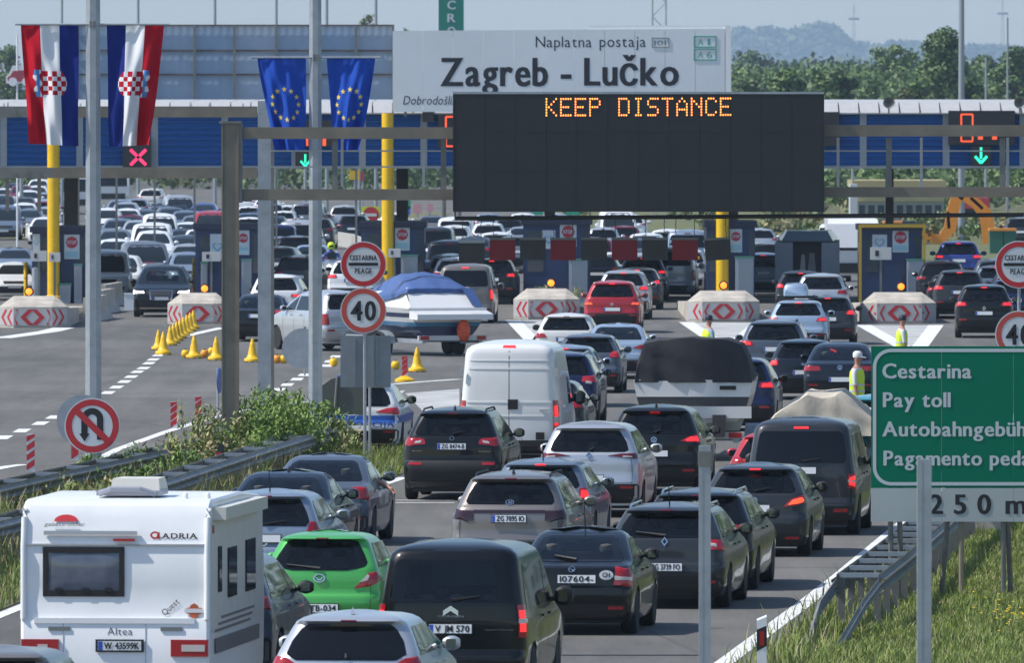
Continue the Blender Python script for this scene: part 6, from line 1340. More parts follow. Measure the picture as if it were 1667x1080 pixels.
car('estate_car', 'black estate with roof rails behind the bare steel post', 'wagon', 1131, 963, 'black', rails='c', W=1.80, tl=[(.60, .60), (.985, .575), (1, .63), (.985, .675), (.70, .66)], sticker=(.05, .86, 'WXS'), badge='lion', bz=.52)
car('hatchback_car', 'dark grey hatchback with orange-red lamps, in front of the dark grey van', 'hatch', 1226, 908, 'dark_grey', tl=[(.56, .545), (.80, .555), (.985, .595), (1, .645), (.97, .67), (.72, .63)], W=1.79, badge='oval', bz=.62, wx=.35, brake=1, tlm=mat('lit_orange_red_lens', (1.0, .10, .035), .3, emit=.9), bump=.24)
car('passenger_van', 'dark grey passenger van beside the left edge of the green sign', 'van', 1303, 873, 'dark_grey', H=1.97, L=5.0, brake=1, tl=[(.86, .395), (.99, .39), (1, .48), (.99, .54), (.88, .535)], clear=[(.87, .455), (.985, .45), (.985, .475), (.87, .48)], third_z=.925, plate=.56, px=.0, ptext='', mirror_black=True)
car('suv_car', 'blackish brown SUV with roof rails and a white plate, left of the white van', 'suv', 735, 816, 'black', W=1.88, H=1.68, L=4.7, badge='ring', bz=.68, bs=.085, ptext='ZG 8474-B', plate=.595, rails=1, ant='fin', tl=[(.56, .62), (.90, .595), (.985, .60), (1, .66), (.985, .695), (.62, .68)], clear=[(.66, .635), (.80, .625), (.80, .65), (.67, .66)], texts=(('SKODA', -.72, .535, .022, .18), ('KODIAQ', .68, .53, .022, .22)), bump=.44, win=[(.80, .715), (.865, .74), (.87, .81), (.82, .91), (.74, .928)], wx=.30)
car('hatchback_car', 'dark blue-grey hatchback with lit tail lights between the brownish hatchback and the silver family car', 'hatch', 876, 899, 'blue_grey', brake=1, ant='mast', tl=[(.78, .56), (.985, .55), (1, .63), (.985, .70), (.86, .70)])
car('mpv_car', 'silver family car with diamond badge and dark lower bumper, ahead of the brownish hatchback', 'mpv', 958, 844, 'silver', W=1.866, badge='diamond', bz=.665, bs=.12, ptext='', plate=.42, bump=.36, tl=[(.40, .66), (.90, .63), (.985, .63), (1, .665), (.985, .69), (.70, .685)], tlm=DRED_LENS, clear=[(.70, .645), (.90, .64), (.90, .655), (.72, .66)], win=[(.76, .70), (.86, .72), (.865, .81), (.80, .91), (.72, .93)], texts=(('SCENIC', 0, .60, .03, .30),), third=0, wx=.1)
pv_, pvs = car('panel_van', 'tall white panel van with lit tail lights, right of the grey sign back', 'panel_van', 828, 761, 'white', brake=1, third_z=.962, plate=.20, clear=[(.90, .35), (1, .35), (1, .40), (.905, .40)], rear_glass=False, side_glass=False, badge=None, L=5.6)
pv = [o for o in bpy.data.objects if o.get('label', '').startswith('tall white panel van')][0]
for z, t_ in ((1.98, .020), (1.30, .014), (1.02, .012), (2.14, .010)):
    pvs.panel(sym([(.88, (z - t_) / 2.52), (.89, (z + t_) / 2.52)]), 'rear', .011, 3, 16).build('pressed_rib', paint('white'), pv, 30)
MB().box(-.80 + .78, .80 - .62, .05, .09, 1.16, 1.36).build('door_handle', TRIM, pv); MB().box(.62, .80, .05, .085, 1.14, 1.155).build('nameplate', mat('nameplate_grey', (.25, .26, .27), .4), pv)
for z in (.72, 1.9):
    for sx in (-1, 1): MB().box(sx * .955 - .035, sx * .955 + .035, .085, .14, z - .08, z + .08).build('hinge', mat('hinge_grey', (.4, .4, .4), .5), pv)
MB().box(-.98, .98, -.09, .05, .42, .54).build('rear_step', TRIM, pv); MB().box(.55, .72, -.06, .05, .55, .70).build('plate_lamp', TRIM, pv)
car('mpv_car', 'black family car with ring badge right of the silver one, tail lights lit', 'mpv', 1064, 808, 'black', badge='ring_v', bz=.63, bs=.11, ptext='', plate=.475, brake=1, third_z=.93, tl=[(.56, .61), (.985, .59), (1, .635), (.985, .685), (.80, .67)], wx=.16, bump=.32, ant='fin')
car('hatchback_car', 'red hatchback almost hidden left of the dark grey van', 'hatch', 1262, 843, 'red', ant=None)
car('estate_car', 'teal car roof showing left of the green sign', 'wagon', 1426, 768, 'teal')
car('suv_car', 'dark blue SUV with lit tail light right of the covered boat', 'suv', 1196, 706, 'navy', brake=1, mirror_black=True)
car('sedan_car', 'dark sedan with ring badge behind the man in the white cap', 'sedan', 1367, 657, 'dark_blue', badge='ring_v', bz=.60, bs=.12, plate=.40, W=1.83, tl=[(.52, .545), (.985, .53), (1, .59), (.985, .635), (.60, .63)], L=4.75, third=0)
car('hatchback_car', 'black hatchback with a white plate, left of the dark sedan with ring badge', 'hatch', 1308, 652, 'dark_blue', badge='ring_v', bz=.61, bs=.10, plate=.46, brake=1, third=0, tl=[(.74, .575), (.985, .56), (1, .62), (.985, .665), (.80, .665)])
car('suv_car', 'dark SUV with roof rails behind the covered boat, beside the black hatchback', 'suv', 1259, 626, 'slate', rails=1, brake=1, third=0, colour_=0) if False else car('suv_car', 'dark SUV behind the covered boat, right of the police officer', 'suv', 1259, 626, 'slate', rails=1, brake=1, third=0)
car('hatchback_car', 'light blue-silver hatchback with a roof box, brake lights on', 'hatch', 1299, 571, 'light_blue', brake=1, W=1.81, tl=[(.60, .575), (.985, .57), (1, .62), (.985, .665), (.74, .66)], plate=.36)
car('hatchback_car', 'dark hatchback immediately right of the light blue one with roof box', 'hatch', 1347, 562, 'dark_grey', brake=1)
car('suv_car', 'silver-roofed SUV ahead of the roof box hatchback', 'suv', 1337, 528, 'silver', glass=GLASS, third=0)
car('estate_car', 'dark estate just behind the open grey trailer, top brake light on', 'wagon', 1303, 512, 'dark_grey', brake=1)
car('hatchback_car', 'white hatchback with a dark mirror, below the concrete nose left of the red car', 'hatch', 921, 599, 'off_white', tl=[(.62, .56), (.985, .545), (1, .60), (.985, .65), (.74, .64)], sticker=(-.35, .74, '-'))
car('sedan_car', 'pale silver-blue sedan just in front of the red SUV', 'sedan', 1002, 618, 'light_blue', tl=[(.52, .57), (.90, .53), (.985, .54), (1, .60), (.985, .64), (.80, .63)], third=0)
car('hatchback_car', 'dark hatchback with blue-grey roof, in front of the pale sedan', 'hatch', 956, 641, 'slate', tlm=mat('bright_red_lens', (.62, .02, .03), .2, coat=.5))
car('hatchback_car', 'grey-silver hatchback partly hidden behind the white panel van', 'hatch', 918, 664, 'steel_blue', brake=1)
car('suv_car', 'dark blue SUV peeking out behind the right side of the white panel van', 'suv', 908, 694, 'navy', rails='c', tlm=mat('bright_red_lens', (.62, .02, .03), .2, coat=.5), clear=[(.72, .58), (.88, .57), (.88, .61), (.74, .615)])
car('hatchback_car', 'dark car tucked directly behind the white panel van, its big mirror showing', 'hatch', 886, 735, 'dark_grey', mirror_black=True)
car('suv_car', 'red SUV with lit tail lights between two concrete noses', 'suv', 996, 543, 'red', W=1.84, brake=1, tl=[(.62, .54), (.985, .53), (1, .57), (.985, .60), (.70, .60)], tlm=mat('lit_orange_red_lens', (1.0, .10, .035), .3, emit=.9), badge='lion', bz=.56, plate=.46)
car('suv_car', 'white-roofed SUV directly ahead of the red SUV', 'suv', 1014, 521, 'silver', brake=1)
car('hatchback_car', 'black hatchback second ahead of the red SUV', 'hatch', 1037, 505, 'dark_grey', brake=1)
car('suv_car', 'pale-roofed dark SUV third ahead of the red SUV', 'suv', 1046, 490, 'steel_blue', brake=1)
car('passenger_van', 'brown-grey passenger van behind the motor boat', 'van', 757, 527, 'brown_grey', brake=1, H=1.97, tl=[(.88, .38), (.99, .38), (1, .50), (.99, .60), (.90, .60)], third_z=.94)
car('suv_car', 'black SUV with red lamps just right of the brown-grey van', 'suv', 800, 496, 'black', brake=1)
car('suv_car', 'white SUV behind the brown-grey van, beside the booth', 'suv', 741, 494, 'white')
car('suv_car', 'white SUV with wide red tail lights behind the black sedan near the brown gantry post', 'suv', 449, 530, 'white', brake=1, third=0, tl=[(.55, .56), (.985, .545), (1, .60), (.985, .63), (.60, .62)], yaw=3)
car('sedan_car', 'black sedan with red tail light between the brown gantry post and the square post', 'sedan', 418, 557, 'black', yaw=3.5, tlm=mat('bright_red_lens', (.62, .02, .03), .2, coat=.5))
car('suv_car', 'white small SUV behind the round toll sign, red lamp at its left', 'suv', 572, 498, 'white', brake=1, yaw=4)
car('suv_car', 'black oncoming SUV with bright slim headlights leaving the booth lane', 'suv', 262, 517, 'black', yaw=0.5, flip=True, W=1.96, H=1.75, L=4.9, lights=1, face=1)
car('suv_car', 'black SUV with diamond badge and lit lamps at the right, before the last booth', 'suv', 1602, 551, 'black', badge='diamond', bz=.56, bs=.12, brake=1, plate=.47, yaw=2)
car('suv_car', 'dark SUV half hidden left of the black SUV with diamond badge', 'suv', 1562, 520, 'dark_grey', brake=1, yaw=2)
car('hatchback_car', 'dark car with a pinkish lamp strip at the right edge behind the speed sign', 'hatch', 1650, 528, 'navy', brake=1, yaw=2)
car('hatchback_car', 'dark teal car behind the right hand toll sign, red lamp lit', 'hatch', 1622, 500, 'blue_grey', brake=1, yaw=2)
car('estate_car', 'silver-green family car with red lamp, right of the booth beside the right yellow column', 'mpv', 1242, 484, 'steel_blue', brake=1, yaw=2)
X, Y = G(571, 560)
pc, psh = car('police_car', 'white and blue police car behind the guardrail end, left of the blackish brown SUV', 'hatch', 582, 739, 'white', W=1.80, tl=[(.42, .585), (.90, .55), (.985, .55), (1, .61), (.985, .655), (.74, .64)], tlm=mat('bright_red_lens', (.62, .02, .03), .2, coat=.5), badge='lion', plate=.36, mirror_black=True, win=[(.72, .665), (.86, .70), (.87, .80), (.81, .915), (.70, .935)])
PB = mat('police_blue', (.02, .10, .42), .4)
psh.panel(sym([(.98, .43), (1.0, .47), (.98, .535)]), 'rear', .010, 6, 16).build('blue_stripe', PB, pc, 40)
for sg in (-1, 1): psh.sidepanel(sg, .43 * 1.48, .535 * 1.48, lambda z: .3, lambda z: 3.6).build('blue_stripe', PB, pc, 40)
a = psh.rear(.40, .385 * 1.48, .012); letters('lettering', 'POLICIJA', .11, PB, pc, -.18, a[1], a[2] - .02, .95, bold=1); lb = MB().box(-.55, .55, 1.55, 1.85, 1.50, 1.60).build('light_bar', mat('police_lamp_blue', (.02, .08, .5), .2), pc)
# roof box on the light blue hatchback
hb_ = [o for o in bpy.data.objects if o.get('label', '').startswith('light blue-silver hatchback')][0]
rb = thing('roof_box', 'grey-blue roof box carried on the light blue hatchback', 'roof box', hb_.location + Vector((0, 1.2, 1.50)), hb_.rotation_euler.z)
mb = MB(); st = []
for y, wz, hh in ((0, .62, .22), (.08, .70, .34), (1.2, .72, .38), (1.8, .55, .24), (2.0, .40, .12)): st.append([(x * wz / 2 - .05, y, .10 + z * hh) for x, z in ((-1, 0), (-1, .6), (-.8, .95), (0, 1), (.8, .95), (1, .6), (1, 0))])
n = 7; mb.add([p for r in st for p in r], [(i * n + k, i * n + (k + 1) % n, (i + 1) * n + (k + 1) % n, (i + 1) * n + k) for i in range(4) for k in range(n)] + [tuple(range(n)), tuple(range(4 * n, 5 * n))]).build('shell', paint('light_blue'), rb, 40)
for y in (.4, 1.3): MB().box(-.6, .6, y, y + .08, .03, .09).build('crossbar', TRIM, rb)
# driver's arm out of the grey sedan
SKIN = mat('skin', (.42, .22, .15), .55)
def skin_mesh(name, verts, edges, radii, mats, parent=None, loc=None, rz=0, sub=1, root=0, matfn=None):
    me = bpy.data.meshes.new(name + '_cage'); me.from_pydata(verts, edges, []); o = bpy.data.objects.new(name, me); COL.objects.link(o)
    m = o.modifiers.new('skin', 'SKIN'); s = o.modifiers.new('sub', 'SUBSURF'); s.levels = sub; s.render_levels = sub
    for i, r in enumerate(radii): v = me.skin_vertices[0].data[i]; v.radius = (r, r) if not isinstance(r, tuple) else r; v.use_root = (i == root)
    dg = bpy.context.evaluated_depsgraph_get(); dg.update(); e = o.evaluated_get(dg); nm = bpy.data.meshes.new_from_object(e)
    bpy.data.objects.remove(o); bpy.data.meshes.remove(me); nm.name = name; nm.materials.clear()
    for mm in mats: nm.materials.append(mm)
    nm.polygons.foreach_set('use_smooth', [True] * len(nm.polygons))
    if matfn: nm.polygons.foreach_set('material_index', [matfn(p.center) for p in nm.polygons])
    else: nm.polygons.foreach_set('material_index', [0] * len(nm.polygons))
    return mesh_obj(name, nm, parent, loc, (0, 0, rz))
sd = [o for o in bpy.data.objects if o.get('label', '').startswith('silver-grey sedan with an arm')][0]
ar = thing('person', 'bare forearm resting out of the right window of the silver-grey sedan', 'person', sd.location, sd.rotation_euler.z)
vv = [(.70, 1.95, 1.05), (.84, 1.98, 1.00), (.98, 1.86, .93), (1.05, 1.76, .89)]; ee = [(0, 1), (1, 2), (2, 3)]; rr_ = [.055, .05, .036, .034]
for k, (dx, dy, dz_) in enumerate(((.05, -.05, .0), (.06, -.06, -.02), (.055, -.055, -.04), (.04, -.05, -.055), (.01, -.06, .02))):
    i = len(vv); f = .8 + .2 * (k in (1, 2)); vv += [(1.07 + dx * .4, 1.74 + dy * .5, .89 + dz_ * .7), (1.07 + dx * f * 1.3, 1.72 + dy * f * 1.4, .875 + dz_ * 1.3)]; ee += [(3, i), (i, i + 1)]; rr_ += [.011, .009]
skin_mesh('arm', vv, ee, rr_, [SKIN], ar)
tc = [o for o in bpy.data.objects if o.get('label', '').startswith('grey-brown hatchback with plate')][0]
tsh = Shape({**PRE['suv']}, 0); tsh.panel(sym([(.66, .640), (.66, .668)]), 'rear', .010, 3, 16).build('light_bar', mat('smoked_lens', (.035, .006, .010), .15, coat=.5), tc, 40)
# ------------------------------------------------------------------ people
HIVIS = mat('hi_vis_yellow', (.62, .82, .03), .6); SILV = mat('reflective_band', (.55, .57, .55), .4); SHIRTW = mat('white_shirt', (.65, .67, .70), .7); SHIRTB = mat('blue_shirt', (.30, .40, .55), .7); TROU = mat('dark_trousers', (.02, .025, .04), .7); BLKS = mat('black_shoes', (.012, .012, .012), .5); HAIR = mat('dark_hair', (.02, .015, .012), .6)
def person(label, x, y, h, rz, shirt, cap, vest=HIVIS, stride=.1):
    X, Y = G(x, y); t = thing('person', label, 'person', (X, Y, 0), rz); k = h / 1.80
    V = [(0, 0, .98), (0, 0, 1.12), (0, 0, 1.30), (0, .0, 1.45), (0, -.01, 1.53), (0, -.02, 1.60), (0, -.02, 1.70), (0, -.015, 1.76)]; E = [(i, i + 1) for i in range(7)]; Rr = [(.155, .12), (.145, .11), (.165, .12), (.13, .10), .058, .072, .088, .062]
    for s in (-1, 1):
        b = len(V); st = stride * s
        V += [(s * .10, 0, .90), (s * .11, -st * .5, .50), (s * .115, -st, .09), (s * .12, -st - .14, .04)]; E += [(0, b), (b, b + 1), (b + 1, b + 2), (b + 2, b + 3)]; Rr += [.098, .066, .045, .038]
        b = len(V); V += [(s * .19, .0, 1.42), (s * .245, .03 * s, 1.16), (s * .25, -.06 + .02 * s, .92), (s * .25, -.08, .84)]; E += [(3, b), (b, b + 1), (b + 1, b + 2), (b + 2, b + 3)]; Rr += [.062, .047, .034, .036]
        for q, (dx, dy, l) in enumerate(((-.02, -.03, .075), (-.006, -.012, .085), (.008, .006, .08), (.018, .022, .065), (.012, -.05, .05))):
            i = len(V); V += [(s * .25 + dx * .8, -.085 + dy * .8, .81), (s * .25 + dx, -.09 + dy, .84 - l)]; E += [(b + 3, i), (i, i + 1)]; Rr += [.010, .008]
    V = [(a * k, b * k, c * k) for a, b, c in V]; Rr = [tuple(q * k for q in r) if isinstance(r, tuple) else r * k for r in Rr]
    def mf(c):
        z = c.z / k; x = abs(c.x / k)
        if z < .10: return 3
        if z < .955 and x < .205: return 2
        if z < 1.12 and x > .2: return 0
        if z < 1.47: return 1
        return 4 if (z > 1.70 and c.y > -.03 * k) else 0
    skin_mesh('body', V, E, Rr, [SKIN, shirt, TROU, BLKS, HAIR], t, sub=2, matfn=mf)
    if vest:
        rings = []; prof_ = [(.90, .19, .145), (1.0, .195, .15), (1.14, .188, .145), (1.28, .205, .15), (1.40, .19, .135), (1.46, .12, .10)]
        for z, a, b in prof_: rings.append([(a * k * math.copysign(abs(math.cos(q)) ** .8, math.cos(q)), b * k * math.copysign(abs(math.sin(q)) ** .8, math.sin(q)), z * k) for q in [2 * math.pi * i / 18 for i in range(18)]])
        mb = MB().add([p for r in rings for p in r], [(i * 18 + j, i * 18 + (j + 1) % 18, (i + 1) * 18 + (j + 1) % 18, (i + 1) * 18 + j) for i in range(5) for j in range(18)]); vo = mb.build('vest', vest, t, 60)
        for z in (.97, 1.10):
            a = float(np.interp(z, [p[0] for p in prof_], [p[1] for p in prof_])) * k + .004; b = float(np.interp(z, [p[0] for p in prof_], [p[2] for p in prof_])) * k + .004
            pts = [[(a * math.copysign(abs(math.cos(q)) ** .8, math.cos(q)), b * math.copysign(abs(math.sin(q)) ** .8, math.sin(q)), (z + dz_) * k) for q in [2 * math.pi * i / 18 for i in range(18)]] for dz_ in (0, .045)]
            MB().add(pts[0] + pts[1], [(j, (j + 1) % 18, 18 + (j + 1) % 18, 18 + j) for j in range(18)]).build('reflective_stripe', SILV, vo, 60)
    co = MB().lathe([(.098 * k, 1.70 * k), (.103 * k, 1.74 * k), (.098 * k, 1.80 * k), (.06 * k, 1.835 * k), (.0001, 1.842 * k)], 16, 'z', (0, -.015 * k, 0)).build('cap', cap, t, 50)
    MB().add([(-.07 * k, -.09 * k, 1.715 * k), (.07 * k, -.09 * k, 1.715 * k), (.055 * k, -.19 * k, 1.695 * k), (-.055 * k, -.19 * k, 1.695 * k), (-.07 * k, -.09 * k, 1.727 * k), (.07 * k, -.09 * k, 1.727 * k), (.055 * k, -.19 * k, 1.705 * k), (-.055 * k, -.19 * k, 1.705 * k)], [(0, 3, 2, 1), (4, 5, 6, 7), (0, 1, 5, 4), (1, 2, 6, 5), (2, 3, 7, 6), (3, 0, 4, 7)]).build('peak', cap, co)
    fc = MB(); fc.add([(-.015 * k, -.105 * k, 1.645 * k), (.015 * k, -.105 * k, 1.645 * k), (0, -.13 * k, 1.648 * k), (0, -.10 * k, 1.69 * k)], [(0, 1, 2), (0, 2, 3), (1, 3, 2), (0, 3, 1)]).build('nose', SKIN, t)
    for s in (-1, 1): MB().lathe([(.0001, -.006 * k), (.012 * k, 0), (.0001, .006 * k)], 8, 'y', (s * .034 * k, -.100 * k, 1.685 * k)).build('eye', HAIR, t); MB().lathe([(.0001, -.01 * k), (.028 * k, 0), (.0001, .01 * k)], 8, 'x', (s * .092 * k, -.015 * k, 1.665 * k)).build('ear', SKIN, t)
    MB().box(-.024 * k, .024 * k, -.105 * k, -.095 * k, 1.612 * k, 1.620 * k).build('mouth', mat('lip', (.25, .07, .06), .6), t)
    return t
person('person in white cap and yellow hi-vis vest standing left of the green sign', 1395, 713, 1.86, R(70), SHIRTW, mat('cap_white', (.72, .72, .72), .7))
person('police officer in a dark cap and hi-vis vest behind the covered boat', 1153, 628, 1.80, R(115), SHIRTB, mat('cap_navy', (.015, .02, .04), .6))
person('police officer in a dark cap and hi-vis vest above the green sign', 1468, 628, 1.80, R(95), SHIRTW, mat('cap_navy', (.015, .02, .04), .6))
# motorcyclist
X, Y = G(541, 468); mt = thing('motorcycle', 'oncoming touring motorcycle with lit lamps beside the middle booth', 'motorcycle', (X, Y, 0), R(4))
for y in (0, 1.45): MB().lathe([(.2, -.06), (.31, -.05), (.32, 0), (.31, .05), (.2, .06)], 16, 'x', (0, y, .32)).build('wheel', RUBBER, mt, 40)
MB().add([(-.22, .1, .55), (.22, .1, .55), (.34, .3, .95), (-.34, .3, .95), (-.16, .35, 1.15), (.16, .35, 1.15), (-.2, 1.6, .5), (.2, 1.6, .5), (-.2, 1.7, .95), (.2, 1.7, .95)], [(0, 1, 2, 3), (3, 2, 5, 4), (0, 6, 7, 1), (0, 3, 8, 6), (1, 7, 9, 2), (3, 4, 8), (2, 9, 5), (4, 5, 9, 8), (6, 8, 9, 7)]).build('fairing', paint('silver'), mt, 30)
for sx in (-1, 1): MB().lathe([(.0001, -.03), (.08, -.02), (.09, .02), (.0001, .02)], 12, 'y', (sx * .12, .10, .82)).build('headlight', HEADON, mt); MB().box(min(sx * .3, sx * .55), max(sx * .3, sx * .55), .7, 1.4, .5, .95).build('pannier', TRIM, mt); MB().box(sx * .42 - .06, sx * .42 + .06, .4, .43, 1.10, 1.20).build('side_mirror', TRIM, mt)
MB().add([(-.2, .3, 1.12), (.2, .3, 1.12), (.16, .42, 1.40), (-.16, .42, 1.40)], [(0, 1, 2, 3)]).build('windscreen', GLASS2, mt)
rd = thing('person', 'motorcyclist in a fluorescent yellow helmet and blue jacket', 'person', (X, Y, 0), R(4))
V = [(0, 1.0, .88), (0, .95, 1.1), (0, .88, 1.3), (0, .86, 1.42), (0, .84, 1.52), (0, .83, 1.62)]; E = [(i, i + 1) for i in range(5)]; Rr = [(.16, .14), (.17, .13), (.19, .13), (.09, .08), .07, .09]
for s in (-1, 1):
    b = len(V); V += [(s * .2, .86, 1.34), (s * .36, .7, 1.12), (s * .33, .45, 1.05)]; E += [(2, b), (b, b + 1), (b + 1, b + 2)]; Rr += [.075, .06, .045]
    b = len(V); V += [(s * .17, .75, .82), (s * .27, .55, .70), (s * .25, .85, .35)]; E += [(0, b), (b, b + 1), (b + 1, b + 2)]; Rr += [.09, .075, .06]
skin_mesh('body', V, E, Rr, [mat('jacket_blue', (.04, .07, .28), .6), TROU], rd, sub=2, matfn=lambda c: 1 if c.z < .8 else 0)
MB().lathe([(.0001, 1.50), (.11, 1.52), (.15, 1.62), (.14, 1.72), (.08, 1.79), (.0001, 1.80)], 16, 'z', (0, .83, 0)).build('helmet', HIVIS, rd, 60); MB().box(-.09, .09, .68, .72, 1.60, 1.67).build('visor', GLASS, rd)
# ------------------------------------------------------------------ boats and trailers
def hull(parent, L, W, z0, z1, bands, name='hull', bow=.45, full=.55):
    "open-top hull: stern at y 0, stem at y L; bands: [(z fraction, material)]"
    for bi, (f0, f1, m) in enumerate(bands):
        mb = MB(); ns = 12; rows = []
        for k in range(ns + 1):
            y = L * k / ns; t_ = k / ns; hw = W / 2 * (1 - max(0, (t_ - bow) / (1 - bow)) ** 2.2); sh = z1 + .22 * t_ ** 2; kz = z0 + (.0 if t_ < .6 else (t_ - .6) ** 2 * 2.2)
            row = []
            for q in range(5):
                f = f0 + (f1 - f0) * q / 4; ff = max(.03, f) ** full; row.append((hw * (.25 + .75 * ff) if f > .02 else .02, y, kz + (sh - kz) * f))
            rows.append(row)
        vs = []; 
        for sg in (1, -1):
            o = len(vs); vs += [(sg * p[0], p[1], p[2]) for r in rows for p in r]
            mb.add(vs[o:], [(i * 5 + q, i * 5 + q + 1, (i + 1) * 5 + q + 1, (i + 1) * 5 + q) for i in range(ns) for q in range(4)])
        r0 = rows[0]; mb.add([(p[0], 0, p[2]) for p in r0] + [(-p[0], 0, p[2]) for p in r0], [(q, q + 1, 6 + q, 5 + q) for q in range(4)])
        mb.build(name if bi == 0 else 'hull_band', m, parent, 40)
HW = mat('gelcoat_white', (.74, .74, .73), .25, coat=.4); HB = mat('hull_navy', (.012, .03, .10), .25, coat=.4); HT = mat('hull_teal', (.02, .18, .36), .3, coat=.3); CAN = mat('blue_canvas', (.055, .11, .28), .75, noise=.12, scale=2.2, bump=1.0); DCAN = mat('charcoal_canvas', (.034, .032, .038), .8, noise=.10, scale=2.2, bump=1.0); BCAN = mat('beige_canvas', (.52, .46, .37), .8, noise=.07, scale=2.2, bump=1.0)
def lerp_rows(st, y):
    for a, b in zip(st[:-1], st[1:]):
        if a[0][1] <= y <= b[0][1]:
            t_ = (y - a[0][1]) / (b[0][1] - a[0][1]); return [tuple(p[i] + (q[i] - p[i]) * t_ for i in range(3)) for p, q in zip(a, b)]
    return st[-1]
def drape(st, seed, amp):
    "canvas over a frame: fine grid through the ribs, with folds and a slight sag between them"
    y0, y1 = st[0][0][1], st[-1][0][1]; ny, sub = 36, 4; rows = []; rg = random.Random(seed); ph = [rg.uniform(0, 6) for _ in range(8)]
    for i in range(ny + 1):
        r = lerp_rows(st, y0 + (y1 - y0) * i / ny); pts = []
        for a, b in zip(r[:-1], r[1:]): pts += [tuple(a[k] + (b[k] - a[k]) * q / sub for k in range(3)) for q in range(sub)]
        pts.append(r[-1]); out = []
        for j, (x, y, z) in enumerate(pts):
            w = math.sin(y * 5.1 + x * 3.0 + ph[0]) * .5 + math.sin(x * 9.0 - y * 2.3 + ph[1]) * .45 + math.sin(y * 11 + x * 6 + ph[2]) * .28 + math.sin(x * 17 + z * 9 + ph[3]) * .22
            ln = math.hypot(x, z - 1.2) + .01; out.append((x + amp * w * x / ln, y + amp * .5 * math.sin(x * 7 + z * 6 + ph[4]), z + amp * w * .8))
        rows.append(out)
    m = len(rows[0]); mb = MB(); mb.add([p for r in rows for p in r], [(i * m + k, i * m + k + 1, (i + 1) * m + k + 1, (i + 1) * m + k) for i in range(ny) for k in range(m - 1)])
    r0 = rows[0]; nz = 6; vs = []       # hanging end sheet, gathered at the hem
    for q in range(nz + 1):
        for k, (x, y, z) in enumerate(r0): zz = z + (r0[0][2] - z) * q / nz; vs.append((x * (1 + .0 * q), y - (.02 + .02 * math.sin(x * 14 + ph[5]) * q / nz + .012 * math.sin(zz * 13 + x * 5)) * (0 if q == 0 else 1), zz))
    mb.add(vs, [(q * m + k, q * m + k + 1, (q + 1) * m + k + 1, (q + 1) * m + k) for q in range(nz) for k in range(m - 1)])
    rN = rows[-1]; mb.add(rN, [tuple(range(m))]); return mb
STRAP = mat('strap_webbing', (.05, .05, .055), .8)
def straps(st, ys, par):
    for y in ys:
        r = lerp_rows(st, y); cx = [(p[0] * 1.02, p[1], p[2] + .028) for p in r]; mb = MB(); vs = []
        for x, yy, z in cx: vs += [(x, yy - .025, z), (x, yy + .025, z)]
        mb.add(vs, [(2 * k, 2 * k + 1, 2 * k + 3, 2 * k + 2) for k in range(len(cx) - 1)]).build('strap', STRAP, par)
# motor boat on trailer
X, Y = G(729, 580); ang = -R(-17); bt = thing('motor_boat', 'white and navy motor boat under a blue canvas, stern towards the camera', 'boat', (X, Y, 0), R(24))
hull(bt, 6.6, 2.5, .45, 1.40, [(0, .44, HB), (.44, .56, HT), (.56, .70, HW), (.70, .84, HB), (.84, 1.0, HW)], full=.4)
MB().add([(-1.22, -.02, 1.32), (1.22, -.02, 1.32), (1.22, .0, 1.08), (-1.22, .0, 1.08), (-1.2, -.55, 1.22), (1.2, -.55, 1.22), (1.2, -.55, 1.06), (-1.2, -.55, 1.06)], [(0, 1, 5, 4), (4, 5, 6, 7), (2, 3, 7, 6), (0, 4, 7, 3), (1, 2, 6, 5)]).build('swim_platform', HW, bt)
MB().add([(-1.15, .02, 1.38), (1.15, .02, 1.38), (1.0, .75, 1.98), (-1.0, .75, 1.98), (-1.2, 6.0, 1.65), (1.2, 2.0, 1.9), (-1.2, 2.0, 1.9), (1.2, .1, 1.38), (-1.2, .1, 1.38)], [(0, 1, 2, 3)]).build('transom_back', HW, bt)
mb = MB(); st = []
for y, hw, zt_, zs_ in ((.55, 1.02, 1.98, 1.92), (.9, 1.15, 2.15, 1.86), (1.7, 1.2, 2.42, 1.75), (2.6, 1.22, 2.36, 1.62), (3.6, 1.15, 2.05, 1.55), (4.6, .9, 1.82, 1.58), (5.4, .6, 1.68, 1.60)):
    st.append([(-hw * 1.02, y, zs_ - .12), (-hw, y, zs_), (-hw * .7, y, zs_ + (zt_ - zs_) * .72), (-hw * .3, y, zt_ - .02), (0, y, zt_), (hw * .3, y, zt_ - .02), (hw * .7, y, zs_ + (zt_ - zs_) * .72), (hw, y, zs_), (hw * 1.02, y, zs_ - .12)])
cv1 = drape(st, 8, .028).build('canvas_cover', CAN, bt, 60); straps(st, (1.3, 2.8), cv1)
MB().add([(.62, .50, 1.97), (1.0, .52, 1.94), (1.12, .06, 1.40), (.80, .05, 1.42)], [(0, 1, 2, 3)]).build('cover_flap', CAN, bt, None, (0, -.03, .02))
for sx in (-1, 1):
    MB().add([(sx * 1.25, .0, 1.36), (sx * 1.25, 4.5, 1.52), (sx * 1.12, 4.4, 1.80), (sx * 1.02, .8, 1.92), (sx * 1.15, .05, 1.42)], [(0, 1, 2, 3, 4)]).build('deck_side', HW, bt)
MB().lathe([(.0001, .42), (.13, .46), (.19, .60), (.20, .80), (.15, .98), (.06, 1.06), (.0001, 1.07)], 9, 'z', (.35, -.34, 0)).build('outdrive_cover', mat('cover_orange', (.75, .10, .03), .6, noise=.4, scale=6), bt, 70)
